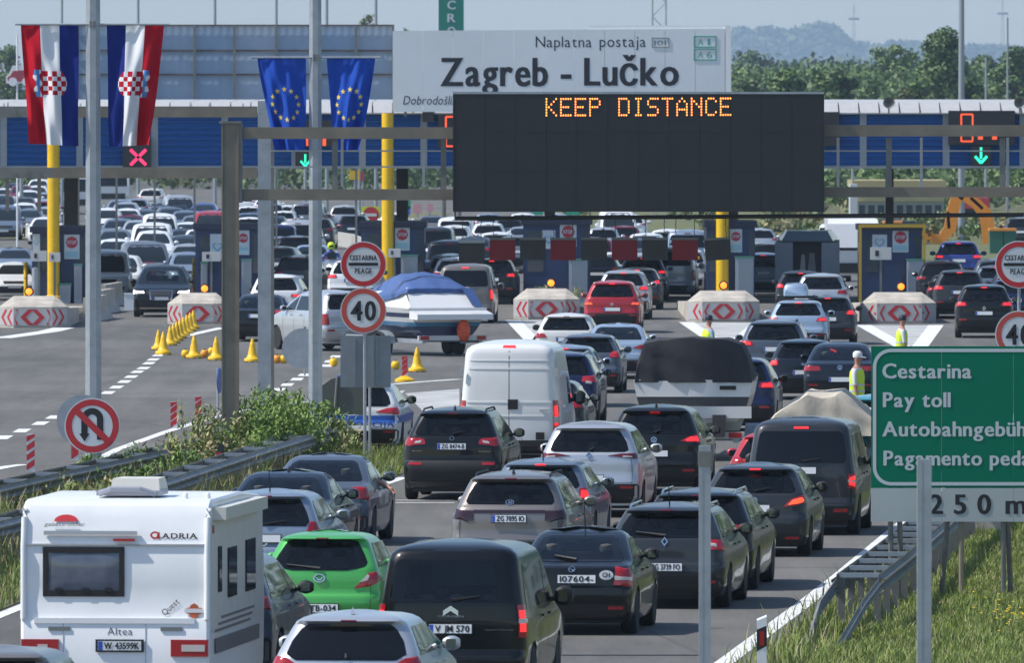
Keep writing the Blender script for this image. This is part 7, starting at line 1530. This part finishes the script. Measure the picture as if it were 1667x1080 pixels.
def trailer(label, X, Y, rz, L, W, y0, lights=True, tow=2.0):
    t = thing('boat_trailer', label, 'trailer', (X, Y, 0), rz)
    for sx in (-1, 1):
        MB().box(sx * W * .38 - .05, sx * W * .38 + .05, y0, L * .7, .38, .50).build('frame_rail', GALV, t)
        tm, rm = wheel_meshes(.31, 0)
        for yy in (L * .30, L * .30 + .72): w = mesh_obj('wheel', tm, t, (sx * (W / 2 - .02), yy, .31), (0, 0, 0 if sx > 0 else math.pi)); mesh_obj('rim', rm, w)
        mb = MB(); pts = []
        for q in range(9): a = math.pi * q / 8; pts.append((L * .30 + .36 - .78 * math.cos(a), .34 + .38 * math.sin(a) ** .6))
        vs = [(sx * (W / 2 - .15), y, z) for y, z in pts] + [(sx * (W / 2 + .13), y, z) for y, z in pts]; mb.add(vs, [(q, q + 1, 10 + q, 9 + q) for q in range(8)]).build('mudguard', GALV, t, 40)
    MB().tube([(0, L * .6, .45), (0, L + tow, .45)], .06, 6).build('drawbar', GALV, t)
    MB().box(-W * .46, W * .46, y0 - .02, y0 + .06, .46, .60).build('light_board', mat('board_white', (.55, .55, .54), .5), t)
    for sx in (-1, 1): MB().box(sx * W * .38 - .13, sx * W * .38 + .13, y0 - .05, y0 - .02, .48, .59).build('tail_light', RED_LENS, t)
    for y in (L * .15, L * .5): MB().box(-W * .38, W * .38, y, y + .08, .39, .47).build('cross_member', GALV, t)
    return t
trailer('galvanised trailer carrying the navy and white motor boat', X, Y, R(24), 6.2, 2.35, -.35)
# silver pick-up like suv towing it, turned left
build_car('suv_car', 'silver off-roader turned left, towing the navy and white motor boat', 'car', 'suv', 'silver', (G(585, 571)[0] - .2, Y + 6.9, 0), R(-24), 0, None, W=1.85, H=1.78, tl=[(.78, .44), (.985, .44), (1, .55), (.985, .62), (.84, .62)], bm=paint('silver'))
# covered boat
X, Y = G(1128, 751); cbt = thing('covered_boat', 'white boat under a big charcoal canvas in the middle lane', 'boat', (X, Y, 0), -R(3.5))
hull(cbt, 6.2, 2.44, .75, 1.66, [(0, .30, HW), (.30, .62, mat('hull_charcoal', (.03, .032, .038), .3, coat=.4)), (.62, 1.0, HW)], full=.16)
MB().box(-1.20, 1.20, -.20, .02, .88, 1.12).build('stern_step', HW, cbt); MB().box(.55, .88, -.03, .0, 1.46, 1.54).build('vent', TRIM, cbt)
MB().prism([(-.95, .62), (.95, .62), (1.1, 1.0), (-1.1, 1.0)], .05, .1).build('stern_panel', mat('stern_cream', (.42, .40, .36), .5), cbt)
mb = MB(); st = []
for y, hw, hb_2, zt_ in ((.0, 1.21, 1.0, 2.49), (.4, 1.22, 1.0, 2.52), (1.6, 1.22, .98, 2.48), (3.0, 1.15, .9, 2.38), (4.4, .9, .6, 2.2), (5.4, .6, .4, 2.0)):
    st.append([(-hw, y, 1.62), (-hw * .99, y, 1.72), (-(hw + hb_2) / 2 - .02, y, 2.1), (-hb_2, y, zt_ - .09), (-hb_2 * .7, y, zt_ - .01), (0, y, zt_ + .02), (hb_2 * .7, y, zt_ - .01), (hb_2, y, zt_ - .09), ((hw + hb_2) / 2 + .02, y, 2.1), (hw * .99, y, 1.72), (hw, y, 1.62)])
n = 11; cvr = drape(st, 3, .022).build('canvas_cover', DCAN, cbt, 45); straps(st, (.35, 1.7, 3.0), cvr)
MB().box(-.012, .012, -.008, .0, 1.7, 2.3).build('canvas_seam', mat('seam_dark', (.03, .03, .034), .8), cvr)
for k in range(4): MB().tube([(-.9 + .6 * k, .07, .68), (-.88 + .6 * k, .07, .96)], .018, 5).build('stern_cleat', GALVD, cbt)
MB().add([(-.14, -.3, .95), (.14, -.3, .95), (.12, -.42, .5), (-.12, -.42, .5), (-.1, -.05, .95), (.1, -.05, .95), (.1, -.05, .5), (-.1, -.05, .5)], [(0, 1, 2, 3), (4, 7, 6, 5), (0, 4, 5, 1), (1, 5, 6, 2), (2, 6, 7, 3), (3, 7, 4, 0)]).build('outdrive', TRIM, cbt, None, (.55, 0, 0))
trailer('trailer with red lamps carrying the boat under charcoal canvas', X, Y, -R(3.5), 5.8, 2.3, -.25)
# beige covered boat
X, Y = G(1338, 778); bc = thing('covered_boat', 'small boat under a beige canvas ahead of the dark grey van', 'boat', (X, Y, 0), -R(5))
hull(bc, 5.2, 2.0, .5, 1.15, [(0, .6, HW), (.6, 1.0, HW)])
mb = MB(); st = []
for y, hw, pk, zt_ in ((-.02, 1.04, .30, 1.60), (.5, 1.06, .36, 1.66), (1.8, 1.06, .38, 1.69), (3.4, .95, .28, 1.6), (4.6, .7, .15, 1.5), (5.3, .4, .1, 1.35)):
    st.append([(-hw, y, .80), (-hw * .98, y, 1.08), (-hw * .74, y, 1.33 + .02 * math.sin(y * 5)), (-pk * 1.15, y, zt_ - .06), (-pk * .9, y, zt_), (0, y, zt_ - .03), (pk * .9, y, zt_), (pk * 1.15, y, zt_ - .06), (hw * .74, y, 1.31), (hw * .98, y, 1.08), (hw, y, .80)])
cv2 = drape(st, 5, .03).build('canvas_cover', BCAN, bc, 40); straps(st, (.9, 2.4), cv2)
trailer('trailer under the small boat with the beige canvas', X, Y, -R(5), 5.0, 1.9, -.2)
# grey open trailer, car transporter, far lorries
X, Y = G(1314, 492); ot = thing('box_trailer', 'grey box trailer with open rear doors and dark load, right of the right yellow column', 'trailer', (X, Y, 0), -R(2))
TG_ = mat('trailer_grey', (.19, .22, .26), .5, noise=.08); LDK = mat('load_black', (.014, .014, .016), .6, noise=.3)
MB().box(-1.15, 1.15, 0.9, 5.5, .5, 2.25).build('box', TG_, ot); MB().box(-1.0, 1.0, .85, .9, .55, 2.2).build('opening', LDK, ot)
for sx in (-1, 1): MB().box(sx * .86 - .33, sx * .86 + .33, .0, .06, .55, 2.2).build('rear_door', TG_, ot)
MB().add([(-.95, .0, 2.25), (.95, .0, 2.25), (1.1, 5.5, 2.3), (-1.1, 5.5, 2.3), (-.75, .4, 2.62), (.75, .4, 2.62), (.85, 5.0, 2.62), (-.85, 5.0, 2.62)], [(0, 1, 5, 4), (1, 2, 6, 5), (2, 3, 7, 6), (3, 0, 4, 7), (4, 5, 6, 7), (0, 3, 2, 1)]).build('roof_pod', paint('steel_blue'), ot)
for k, (x0, x1, z0, z1, m) in enumerate(((-.30, -.05, .9, 1.75, mat('load_light', (.38, .36, .35), .7, noise=.2)), (.0, .32, 1.0, 1.8, mat('load_mid', (.25, .24, .25), .7, noise=.2)))): MB().prism([(x0, z0), (x1, z0 - .05), (x1 - .05, z1), (x0 + .08, z1)], .78, .84).build('load_sheet', m, ot)
MB().add([(-1.25, .05, .35), (1.25, .05, .35), (.75, .3, .95), (-.75, .3, .95), (-1.25, .8, .35), (1.25, .8, .35)], [(0, 1, 2, 3), (0, 3, 4), (1, 5, 2)]).build('loading_skirt', LDK, ot); MB().lathe([(.0001, -.3), (.24, -.26), (.30, 0), (.30, .4), (.0001, .4)], 14, 'y', (.12, .3, .75)).build('gas_drum', mat('drum_steel', (.16, .17, .19), .25, .7), ot, 40)
for sx in (-1, 1):
    for y in (2.6, 3.4): w = mesh_obj('wheel', wheel_meshes(.31, 1)[0], ot, (sx * 1.0, y, .31))
X, Y = G(1562, 494); tp = thing('car_trailer', 'dark car trailer carrying a blue SUV on its deck, left of the right toll sign', 'trailer', (X, Y, 0), -R(2))
MB().box(-1.1, 1.1, 0, 7, .55, .70).build('deck', GALVD, tp); MB().box(-1.0, 1.0, .1, 7, .30, .55).build('chassis', TRIM, tp)
for sx in (-1, 1): MB().box(sx * 1.0 - .1, sx * 1.0 + .1, -.3, .3, .25, .72).build('ramp', TRIM, tp); MB().box(sx * .85 - .14, sx * .85 + .14, -.05, .0, .4, .52).build('tail_light', BRAKE, tp); mesh_obj('wheel', wheel_meshes(.31, 1)[0], tp, (sx * 1.22, 3.1, .31)); mesh_obj('wheel', wheel_meshes(.31, 1)[0], tp, (sx * 1.22, 3.9, .31))
MB().tube([(0, 6.9, .6), (0, 8.4, .55)], .07, 6).build('drawbar', GALVD, tp)
build_car('suv_car', 'blue SUV riding on the car trailer deck, red lamps lit', 'car', 'suv', 'blue', (X - .02, Y + .6, .70), R(2), 0, None, brake=1, W=1.78, H=1.56)
# ------------------------------------------------------------------ traffic beyond the plaza
PROTO = {}
def proto(kind, facing):
    k = (kind, facing)
    if k not in PROTO:
        PROTO[k] = build_car({'hatch': 'hatchback_car', 'suv': 'suv_car', 'sedan': 'sedan_car', 'van': 'passenger_van', 'wagon': 'estate_car', 'mpv': 'mpv_car'}[kind], '', 'van' if kind == 'van' else 'car', kind, 'silver', (0, 0, 0), 0, 1, None, brake=0)[0]
    return PROTO[k]
FAR = """
8 305 hatch white F;22 300 suv dark_blue F;36 301 suv dark_red F;49 309 suv white F;41 333 suv white F;5 343 sedan blue_grey F;72 352 hatch white F;72 326 hatch dark_red R;27 405 sedan steel_blue F;27 424 hatch white F
172 340 suv white F;190 357 hatch blue_grey F;187 375 hatch grey F;185 391 hatch white F;170 404 van white F;194 417 hatch white F;222 409 hatch dark_red F;243 391 van grey F;252 378 suv white F;247 364 van white F;263 351 van white F
225 358 hatch silver F;213 348 hatch steel_blue F;207 337 suv white F;238 341 hatch slate F;262 335 sedan blue_grey F;282 338 wagon slate F;301 345 hatch blue_grey F;304 360 hatch white F;303 373 sedan slate F;308 384 hatch dark_grey F;305 398 hatch silver F;314 411 hatch steel_blue F
246 306 suv off_white R;298 316 van silver F;270 327 hatch blue_grey F;288 331 sedan dark_blue F;330 329 hatch blue F;344 341 van red F;192 326 hatch steel_blue F;203 331 hatch silver F;207 349 sedan dark_red F;222 325 hatch steel_blue R;318 352 hatch grey F
405 336 hatch white R;405 352 hatch white R;403 344 sedan blue_grey R;468 332 suv white R;492 337 wagon grey R;485 360 van silver R;486 371 sedan slate R;480 386 suv black R;452 401 wagon dark_grey R;484 419 suv dark_grey R;452 383 hatch grey R
560 334 suv silver R;574 347 suv dark_blue R;702 349 sedan brown_grey R;705 366 van dark_grey R;738 366 mpv white R;795 362 mpv white R;806 375 suv white R;727 405 sedan slate F;730 417 suv white R;692 404 hatch white F;694 424 hatch light_blue F
795 345 hatch steel_blue R;850 368 sedan silver R;838 384 hatch grey R;770 386 sedan dark_grey R;981 373 hatch silver R;1048 377 suv white R;1118 376 van steel_blue R;972 416 hatch dark_blue R;993 412 hatch white R;1090 402 van silver R;1116 409 mpv white R;1010 344 van white F;1025 350 hatch white R
1236 372 hatch silver R;1250 392 suv dark_grey R;1350 400 hatch dark_grey R;1384 364 van white F;1660 352 suv dark_grey R;1618 423 suv slate R;1648 440 hatch dark_blue R;1530 426 suv black R;1546 446 wagon black R;1255 417 hatch blue_grey R
60 292 suv white F;88 300 hatch slate F;395 318 hatch white R;434 322 sedan white R;640 345 hatch white R;1000 392 hatch dark_grey R;330 372 hatch white F;430 372 hatch silver R;440 352 sedan dark_grey R;515 352 suv dark_grey R;850 345 hatch white R;905 348 hatch silver R
"""
HH = {'hatch': 1.48, 'suv': 1.66, 'sedan': 1.45, 'van': 1.92, 'wagon': 1.49, 'mpv': 1.66}
NMC = {'white': 'white', 'off_white': 'cream-roofed', 'silver': 'silver', 'light_blue': 'light blue', 'grey': 'grey', 'dark_grey': 'dark grey', 'blue_grey': 'blue-grey', 'black': 'black', 'brown_grey': 'brownish', 'red': 'red', 'dark_red': 'dark red', 'navy': 'navy', 'blue': 'blue', 'slate': 'slate grey', 'dark_blue': 'blue-black', 'steel_blue': 'pale blue-grey'}
NMK = {'hatch': 'hatchback', 'suv': 'SUV', 'sedan': 'sedan', 'van': 'van', 'wagon': 'estate', 'mpv': 'family car'}
ORD_ = ['tenth', 'eleventh', 'twelfth', 'thirteenth', 'fourteenth', 'fifteenth', 'sixteenth', 'seventeenth', 'eighteenth', 'nineteenth', 'twentieth']
ORD = ['nearest', 'second nearest', 'third nearest', 'fourth nearest', 'fifth nearest', 'sixth nearest', 'seventh nearest', 'eighth nearest', 'ninth nearest'] + [q + ' nearest' for q in ORD_]
def zone(x):
    return 'at the far left edge' if x < 80 else 'between the two left booths' if x < 365 else 'between the steel posts' if x < 510 else 'around the middle booth' if x < 745 else 'behind the hanging plates' if x < 1200 else 'behind the right booths'
rows = []
for q in FAR.replace('\n', ';').split(';'):
    q = q.split()
    if len(q) == 5: rows.append((float(q[0]), float(q[1]), q[2], q[3], q[4]))
rr = random.Random(21); pal = ['white', 'silver', 'grey', 'dark_grey', 'blue_grey', 'steel_blue', 'slate', 'black', 'white', 'light_blue', 'dark_red', 'navy', 'silver']
for x0, x1, y0, y1, n, fc in ((168, 330, 322, 402, 30, 'F'), (380, 510, 326, 410, 14, 'R'), (700, 745, 346, 400, 5, 'R'), (745, 850, 345, 372, 6, 'R'), (960, 1130, 368, 392, 7, 'R'), (0, 78, 296, 345, 8, 'F')):
    k = 0
    for _ in range(400):
        if k >= n: break
        x, y = rr.uniform(x0, x1), rr.uniform(y0, y1); s_ = (y - 170) / 5.75
        if all(abs(x - q[0]) > s_ * .95 or abs(y - q[1]) > s_ * .28 for q in rows): rows.append((x, y, rr.choice(['hatch', 'hatch', 'suv', 'sedan', 'wagon', 'mpv', 'van']), rr.choice(pal), fc)); k += 1
groups = {}
for r_ in rows: groups.setdefault((zone(r_[0]), r_[3], r_[2], r_[4]), []).append(r_)
KIDS = None; placed = []
protos = {k: proto(k, 'x') for k in ('hatch', 'suv', 'sedan', 'van', 'wagon', 'mpv')}
KIDS = {}
for o in bpy.data.objects:
    if o.parent: KIDS.setdefault(o.parent.name, []).append(o)
for o in bpy.data.objects: KIDS.setdefault(o.name, [])
def recolour(o, m, kids):
    for ch in o.children:
        if ch.name.split('.')[0] in ('body',) or (ch.name.startswith('side_mirror') and True):
            ch.material_slots[0].link = 'OBJECT'; ch.material_slots[0].material = m
used = set()
for gk, lst in groups.items():
    lst.sort(key=lambda r: -r[1])
    for i, (x, yr_, kind, colr, fc) in enumerate(lst):
        s = (yr_ - HOR) / (HC - HH[kind]); yg = HOR + HC * s; d_ = F / s; X = PX(x, d_); L = PRE[kind]['L']
        src = protos[kind]
        if kind not in used: o = src; used.add(kind)
        else: o = copy_tree(src, None, KIDS)
        yw = R(random.gauss(2.0, 1.6)) if fc == 'R' else math.pi + R(random.gauss(-1.0, 2.0))
        # the roof crest sits about 1.4 m in from the near end
        Yc = d_ - 1.3 if fc == 'R' else d_ - 1.6 + L
        o.location = (X - (0 if fc == 'R' else math.sin(yw) * L), Yc, 0); o.rotation_euler = (0, 0, -yw); o.scale = (random.uniform(.95, 1.04), random.uniform(.92, 1.06), random.uniform(.94, 1.05))
        rank = '' if len(lst) == 1 else ORD[i] + ' '
        o['label'] = f"{rank}{NMC[colr]} {NMK[kind]} seen from {'behind' if fc == 'R' else 'the front'} {zone(x)}"; o['group'] = 'traffic beyond the toll plaza'
        placed.append((o, paint(colr)))
bpy.context.view_layer.update()
for o, m in placed: recolour(o, m, None)
def lorry(label, px, yroof, s, w, hh, m, dark=True, length=9):
    d_ = F / s; t = thing('truck', label, 'truck', (PX(px, d_), d_, 0)); q = w / 2
    MB().add([(-q, .1, .5), (q, .1, .5), (q, .0, 1.5), (-q, .0, 1.5), (q * .97, .25, hh - .2), (-q * .97, .25, hh - .2), (q * .92, .6, hh), (-q * .92, .6, hh), (-q, length, .5), (q, length, .5), (-q * .97, length, hh), (q * .97, length, hh)],
             [(0, 1, 2, 3), (3, 2, 4, 5), (5, 4, 6, 7), (7, 6, 11, 10), (1, 9, 11, 6, 4, 2), (0, 3, 5, 7, 10, 8), (8, 10, 11, 9), (0, 8, 9, 1)]).build('cab', m, t)
    MB().add([(-q * .9, -.02, 1.5), (q * .9, -.02, 1.5), (q * .88, .19, hh - .75), (-q * .88, .19, hh - .75)], [(0, 1, 2, 3)]).build('windscreen', GLASS, t); MB().box(-q * .8, q * .8, -.01, .09, .6, 1.0).build('grille', TRIM, t)
    for sx in (-1, 1): MB().box(sx * q * .85 - .15, sx * q * .85 + .15, .0, .08, .75, .95).build('headlight', HEADL, t); MB().box(sx * (q + .18) - .1, sx * (q + .18) + .1, -.05, .1, 1.6, 2.4).build('side_mirror', TRIM, t); mesh_obj('wheel', wheel_meshes(.48, 1)[0], t, (sx * (q - .15), 1.2, .48)); mesh_obj('wheel', wheel_meshes(.48, 1)[0], t, (sx * (q - .15), length - 2, .48))
    return t
lorry('white coach facing the camera behind the lamp post with flags', 181, 258, 23, 2.5, 3.6, paint('white')); lorry('white lorry front partly behind the dark pillar at left', 128, 282, 24.5, 2.4, 3.6, paint('white'))
lorry('tall white lorry at the left of the yellow-framed booth', 1389, 356, 41, 2.1, 2.75, paint('white'), length=5)
# ------------------------------------------------------------------ trees
LEAFS = {'near': [leafmat('leaf_mid', (.085, .145, .034)), leafmat('leaf_light', (.12, .185, .045)), leafmat('leaf_dark', (.055, .10, .026))], 'dark': [leafmat('leaf_mid', (.085, .145, .034)), leafmat('leaf_deep', (.045, .08, .026)), leafmat('leaf_dark', (.055, .10, .026))], 'olive': [leafmat('leaf_olive', (.10, .105, .035)), leafmat('leaf_light', (.12, .185, .045)), leafmat('leaf_mid', (.085, .145, .034))]}
BARK = mat('bark', (.07, .055, .04), .9, noise=.2)
def tree(label, px, d_, ytop, wpx, tone, n=2600, seed=1, leaf=.55, base=.22, name='tree', group='trees beyond the plaza'):
    rng = np.random.default_rng(seed); X = PX(px, d_); H_ = PZ(ytop, d_); W_ = wpx * d_ / F; t = thing(name, label, 'tree', (X, d_, 0), 0, group)
    tk = MB(); tk.tube([(0, 0, -.2), (.1, 0, H_ * .3), (-.1, .1, H_ * .6), (0, 0, H_ * .85)], [H_ * .028, H_ * .022, H_ * .013, H_ * .004], 8); lobes = []
    nl = 24
    for k in range(nl):
        a = k * 2.4; u = k / nl; z = H_ * (base + (.93 - base) * (.15 + .85 * u)); env = math.sin(math.pi * min(1, .12 + .80 * u)) ** .7
        rr = W_ / 2 * env * rng.uniform(.1, .85); c = np.array([rr * math.cos(a), rr * math.sin(a), z]); r = W_ * rng.uniform(.13, .22) * (.6 + .4 * env); lobes.append((c, r))
        tk.tube([(0, 0, z * .6), (c[0] * .5, c[1] * .5, z * .8), tuple(c)], [H_ * .010, H_ * .006, H_ * .002], 5)
    tk.build('trunk', BARK, t)
    mb = MB(); mm = LEAFS[tone]; per = n // nl
    for li, (c, r) in enumerate(lobes):
        mi0 = int(rng.integers(0, 3))
        for k in range(per):
            v = rng.normal(0, 1, 3); v /= np.linalg.norm(v); p = c + v * r * (rng.random() ** .5) * np.array([1, 1, .8]); 
            if p[2] > H_ * 1.02: continue
            nn = v + rng.normal(0, .7, 3); nn /= np.linalg.norm(nn); a1 = np.cross(nn, [.3, .2, 1]); a1 /= np.linalg.norm(a1) + 1e-6; a2 = np.cross(nn, a1); l = leaf * rng.uniform(.5, 1.2)
            mb.add([p - a1 * l * .5, p + a2 * l * .35, p + a1 * l * .5, p - a2 * l * .35], [(0, 1, 2, 3)], mi0 if rng.random() < .55 else int(rng.integers(0, 3)))
    o = mb.build('crown', mm, t); o['kind'] = 'stuff'; return t
TREES = [(1538, 1100, 34, 150, 'near', 5200, 'large bright green tree behind the tall pale lamp post'), (1452, 1350, 62, 118, 'near', 3600, 'grey-green tree left of the large bright tree, further back'), (1360, 1000, 104, 120, 'dark', 3400, 'dark tree at the upper right corner of the message board'), (1278, 960, 108, 120, 'dark', 3400, 'dark bushy tree just above the right part of the message board'),
         (1218, 1050, 122, 90, 'dark', 2600, 'dark tree right beside the station sign'), (1650, 1150, 62, 100, 'near', 3200, 'green tree at the right edge'), (1602, 1500, 78, 80, 'near', 2200, 'hazy tree between the large tree and the right edge'), (1490, 1000, 122, 80, 'olive', 2000, 'small olive tree in front of the large bright tree'), (1418, 1080, 128, 70, 'near', 1800, 'small green tree below the grey-green one'), (1575, 1020, 118, 90, 'dark', 2200, 'dark shrubby tree under the large bright tree'),
         (15, 1500, 62, 90, 'near', 2400, 'hazy tree behind the red car signboard at far left'), (70, 1700, 80, 80, 'near', 1600, 'hazy tree behind the left flag'), (600, 1250, 2, 60, 'olive', 700, 'sparse treetop showing above the right end of the billboard'), (660, 1250, 26, 40, 'olive', 400, 'thin treetop left of the station sign'), (1225, 2300, 76, 110, 'dark', 1500, 'hazy tree right of the station sign'), (1400, 2200, 100, 140, 'dark', 1600, 'hazy far tree between station sign and grey-green tree'), (140, 1900, 44, 60, 'near', 1200, 'faint treetop above the billboard between the two left flags')]
for i, (px, d_, yt, w, tone, n, lab) in enumerate(TREES): tree(lab, px, d_, yt, w, tone, int(n * 1.7), 40 + i, leaf=.44 if d_ < 1600 else .9)
def thicket(name, x0, x1, d0, d1, ytop, n, seed, leaf, mats, jag=.35):
    rng = np.random.default_rng(seed); mb = MB(); ncl = max(20, n // 60)
    for k in range(ncl):
        d_ = rng.uniform(d0, d1); px = rng.uniform(x0, x1); zt_ = max(.8, PZ(ytop + 6 * math.sin(px * .05) + rng.uniform(0, 1) * jag * 60, d_)); r = max(.6, zt_ * .32); mi = int(rng.integers(0, len(mats)))
        for q in range(n // ncl):
            v = rng.normal(0, 1, 3); v /= np.linalg.norm(v); z = zt_ * rng.random() ** .6; p = np.array([PX(px, d_), d_, z]) + v * r * np.array([1.2, 1.2, .25]); p[2] = max(.05, p[2]); l = leaf * rng.uniform(.5, 1.2); a1 = rng.normal(0, 1, 3); a1 /= np.linalg.norm(a1); a2 = np.cross(a1, v); a2 /= np.linalg.norm(a2) + 1e-6
            mb.add([p - a1 * l * .5, p + a2 * l * .35, p + a1 * l * .5, p - a2 * l * .35], [(0, 1, 2, 3)], mi if rng.random() < .7 else int(rng.integers(0, len(mats))))
    o = mb.build(name, mats); o['kind'] = 'stuff'; return o
thicket('far_hedge', -60, 470, 1050, 1150, 240, 13000, 60, .6, LEAFS['olive'] + [LEAFS['near'][0]], .15)
thicket('far_hedge', 420, 760, 1000, 1200, 255, 7000, 61, .6, LEAFS['near'], .3)
thicket('far_thicket', 1190, 1720, 1180, 1420, 112, 26000, 62, .62, LEAFS['near'], .25)
thicket('far_hedge', 1190, 1720, 840, 960, 262, 9000, 67, .5, LEAFS['near'], .2)
thicket('scrub', 930, 1560, 760, 980, 318, 5000, 63, .5, LEAFS['olive'] + [leafmat('straw_leaf', (.22, .19, .08))], .3)
thicket('verge_scrub', 1150, 1700, 640, 740, 372, 2600, 64, .4, LEAFS['olive'] + [leafmat('straw_leaf', (.22, .19, .08))], .2)
thicket('far_wood', 1150, 1720, 2200, 2900, 98, 13000, 65, 1.6, LEAFS['dark'], .3)
thicket('far_wood', -100, 640, 2300, 3000, 140, 5000, 66, 2.2, LEAFS['dark'], .3)
# trees lining the right side of the road, just out of the frame; they show in the paint and side glass of the cars
rng = np.random.default_rng(80); mb = MB(); mm = LEAFS['dark']
for k in range(190):
    y = rng.uniform(150, 480); x = .0417 * y + 9 + rng.uniform(0, 14); zt_ = rng.uniform(7, 15); r = rng.uniform(1.8, 3.2); mi = int(rng.integers(0, 3))
    for q in range(55):
        v = rng.normal(0, 1, 3); v /= np.linalg.norm(v); p = np.array([x, y, zt_ * rng.random() ** .7]) + v * r * np.array([1, 1.3, .4]); p[2] = max(.1, p[2]); p[0] = max(p[0], .0417 * p[1] + 6.5); l = .75 * rng.uniform(.6, 1.3); a1 = rng.normal(0, 1, 3); a1 /= np.linalg.norm(a1); a2 = np.cross(a1, v); a2 /= np.linalg.norm(a2) + 1e-6
        mb.add([p - a1 * l * .5, p + a2 * l * .4, p + a1 * l * .5, p - a2 * l * .4], [(0, 1, 2, 3)], mi if rng.random() < .7 else int(rng.integers(0, 3)))
o = mb.build('roadside_wood', mm); o['kind'] = 'stuff'
# far wooded hills
HILL = mat('wooded_hill', (.035, .065, .03), .95, noise=.4, scale=.05)
def hill(x0, x1, d_, prof, seed, n, leaf):
    rng = np.random.default_rng(seed); fx = lambda px: float(np.interp(px, [a for a, _ in prof], [b for _, b in prof])); m = 90; vs = []
    for i in range(m + 1):
        px = x0 + (x1 - x0) * i / m; z = PZ(fx(px), d_) * .86
        for y, f in ((-500, 0), (-240, .7), (0, 1.0), (500, 1.0), (1500, .2)): vs.append((PX(px, d_), d_ + y, max(-.5, z * f)))
    tag(MB().add(vs, [(i * 5 + k, (i + 1) * 5 + k, (i + 1) * 5 + k + 1, i * 5 + k + 1) for i in range(m) for k in range(4)]).build('hill', HILL, None, 60), kind='structure')
    mb = MB(); mm = LEAFS['dark']
    for k in range(n // 40):
        px = rng.uniform(x0, x1); y = rng.uniform(-400, 120); zt_ = PZ(fx(px), d_) * np.interp(y, [-500, -240, 0], [.25, .75, 1.0]); r = rng.uniform(12, 22); mi = int(rng.integers(0, 3))
        for q in range(40):
            v = rng.normal(0, 1, 3); v /= np.linalg.norm(v); p = np.array([PX(px, d_), d_ + y, zt_ - r * .9]) + v * r; l = leaf * rng.uniform(.6, 1.2); a1 = rng.normal(0, 1, 3); a1 /= np.linalg.norm(a1); a2 = np.cross(a1, v); a2 /= np.linalg.norm(a2) + 1e-6
            mb.add([p - a1 * l * .5, p + a2 * l * .4, p + a1 * l * .5, p - a2 * l * .4], [(0, 1, 2, 3)], mi)
    o = mb.build('hill_wood', mm); o['kind'] = 'stuff'
hill(1120, 1780, 15000, [(1120, 125), (1185, 78), (1196, 50), (1225, 46), (1250, 46), (1295, 52), (1310, 44), (1340, 39), (1352, 40), (1365, 56), (1376, 68), (1430, 75), (1480, 70), (1560, 75), (1780, 80)], 70, 30000, 12)
hill(-150, 1200, 15500, [(-150, 112), (0, 118), (700, 112), (1200, 100)], 71, 9000, 14)
# faint pylons
for i, (px, yt, lab) in enumerate(((1390, 5, 'faint lattice pylon far away above the wooded hill'), (1632, -5, 'faint lattice pylon far away at the upper right'))):
    d_ = 9000.0; t = thing('pylon', lab, 'pylon', (PX(px, d_), d_, 0)); H_ = PZ(yt, d_); mb = MB()
    for sx, sy in ((-1, -1), (1, -1), (1, 1), (-1, 1)): MB().tube([(sx * 2.2, sy * 2.2, 0), (sx * .3, sy * .3, H_)], [.22, .12], 4).build('leg', FARP, t)
    for k in range(9):
        z = H_ * k / 9; a = 2.2 - 1.9 * k / 9; z1 = H_ * (k + 1) / 9; a1 = 2.2 - 1.9 * (k + 1) / 9; mb.tube([(-a, -a, z), (a1, -a1, z1)], .08, 4); mb.tube([(a, -a, z), (-a1, -a1, z1)], .08, 4)
    o = mb.build('lacing', FARP, t); o['kind'] = 'stuff'; MB().box(-4, 4, -.15, .15, H_ * .85, H_ * .87).build('crossarm', FARP, t)
# ------------------------------------------------------------------ air
hz = MB().box(-3000, 3000, -70, 17800, -1.2, 190).build('haze', mat('haze_tmp', (1, 1, 1)))
hm_ = bpy.data.materials.new('haze_air'); hm_.use_nodes = True; nt = hm_.node_tree; nt.nodes.remove(nt.nodes['Principled BSDF']); pvn = nt.nodes.new('ShaderNodeVolumePrincipled')
pvn.inputs['Color'].default_value = (.62, .80, 1.0, 1); pvn.inputs['Density'].default_value = HAZE; pvn.inputs['Anisotropy'].default_value = .2
nt.links.new(pvn.outputs[0], nt.nodes['Material Output'].inputs['Volume']); hz.data.materials[0] = hm_; tag(hz, kind='stuff')
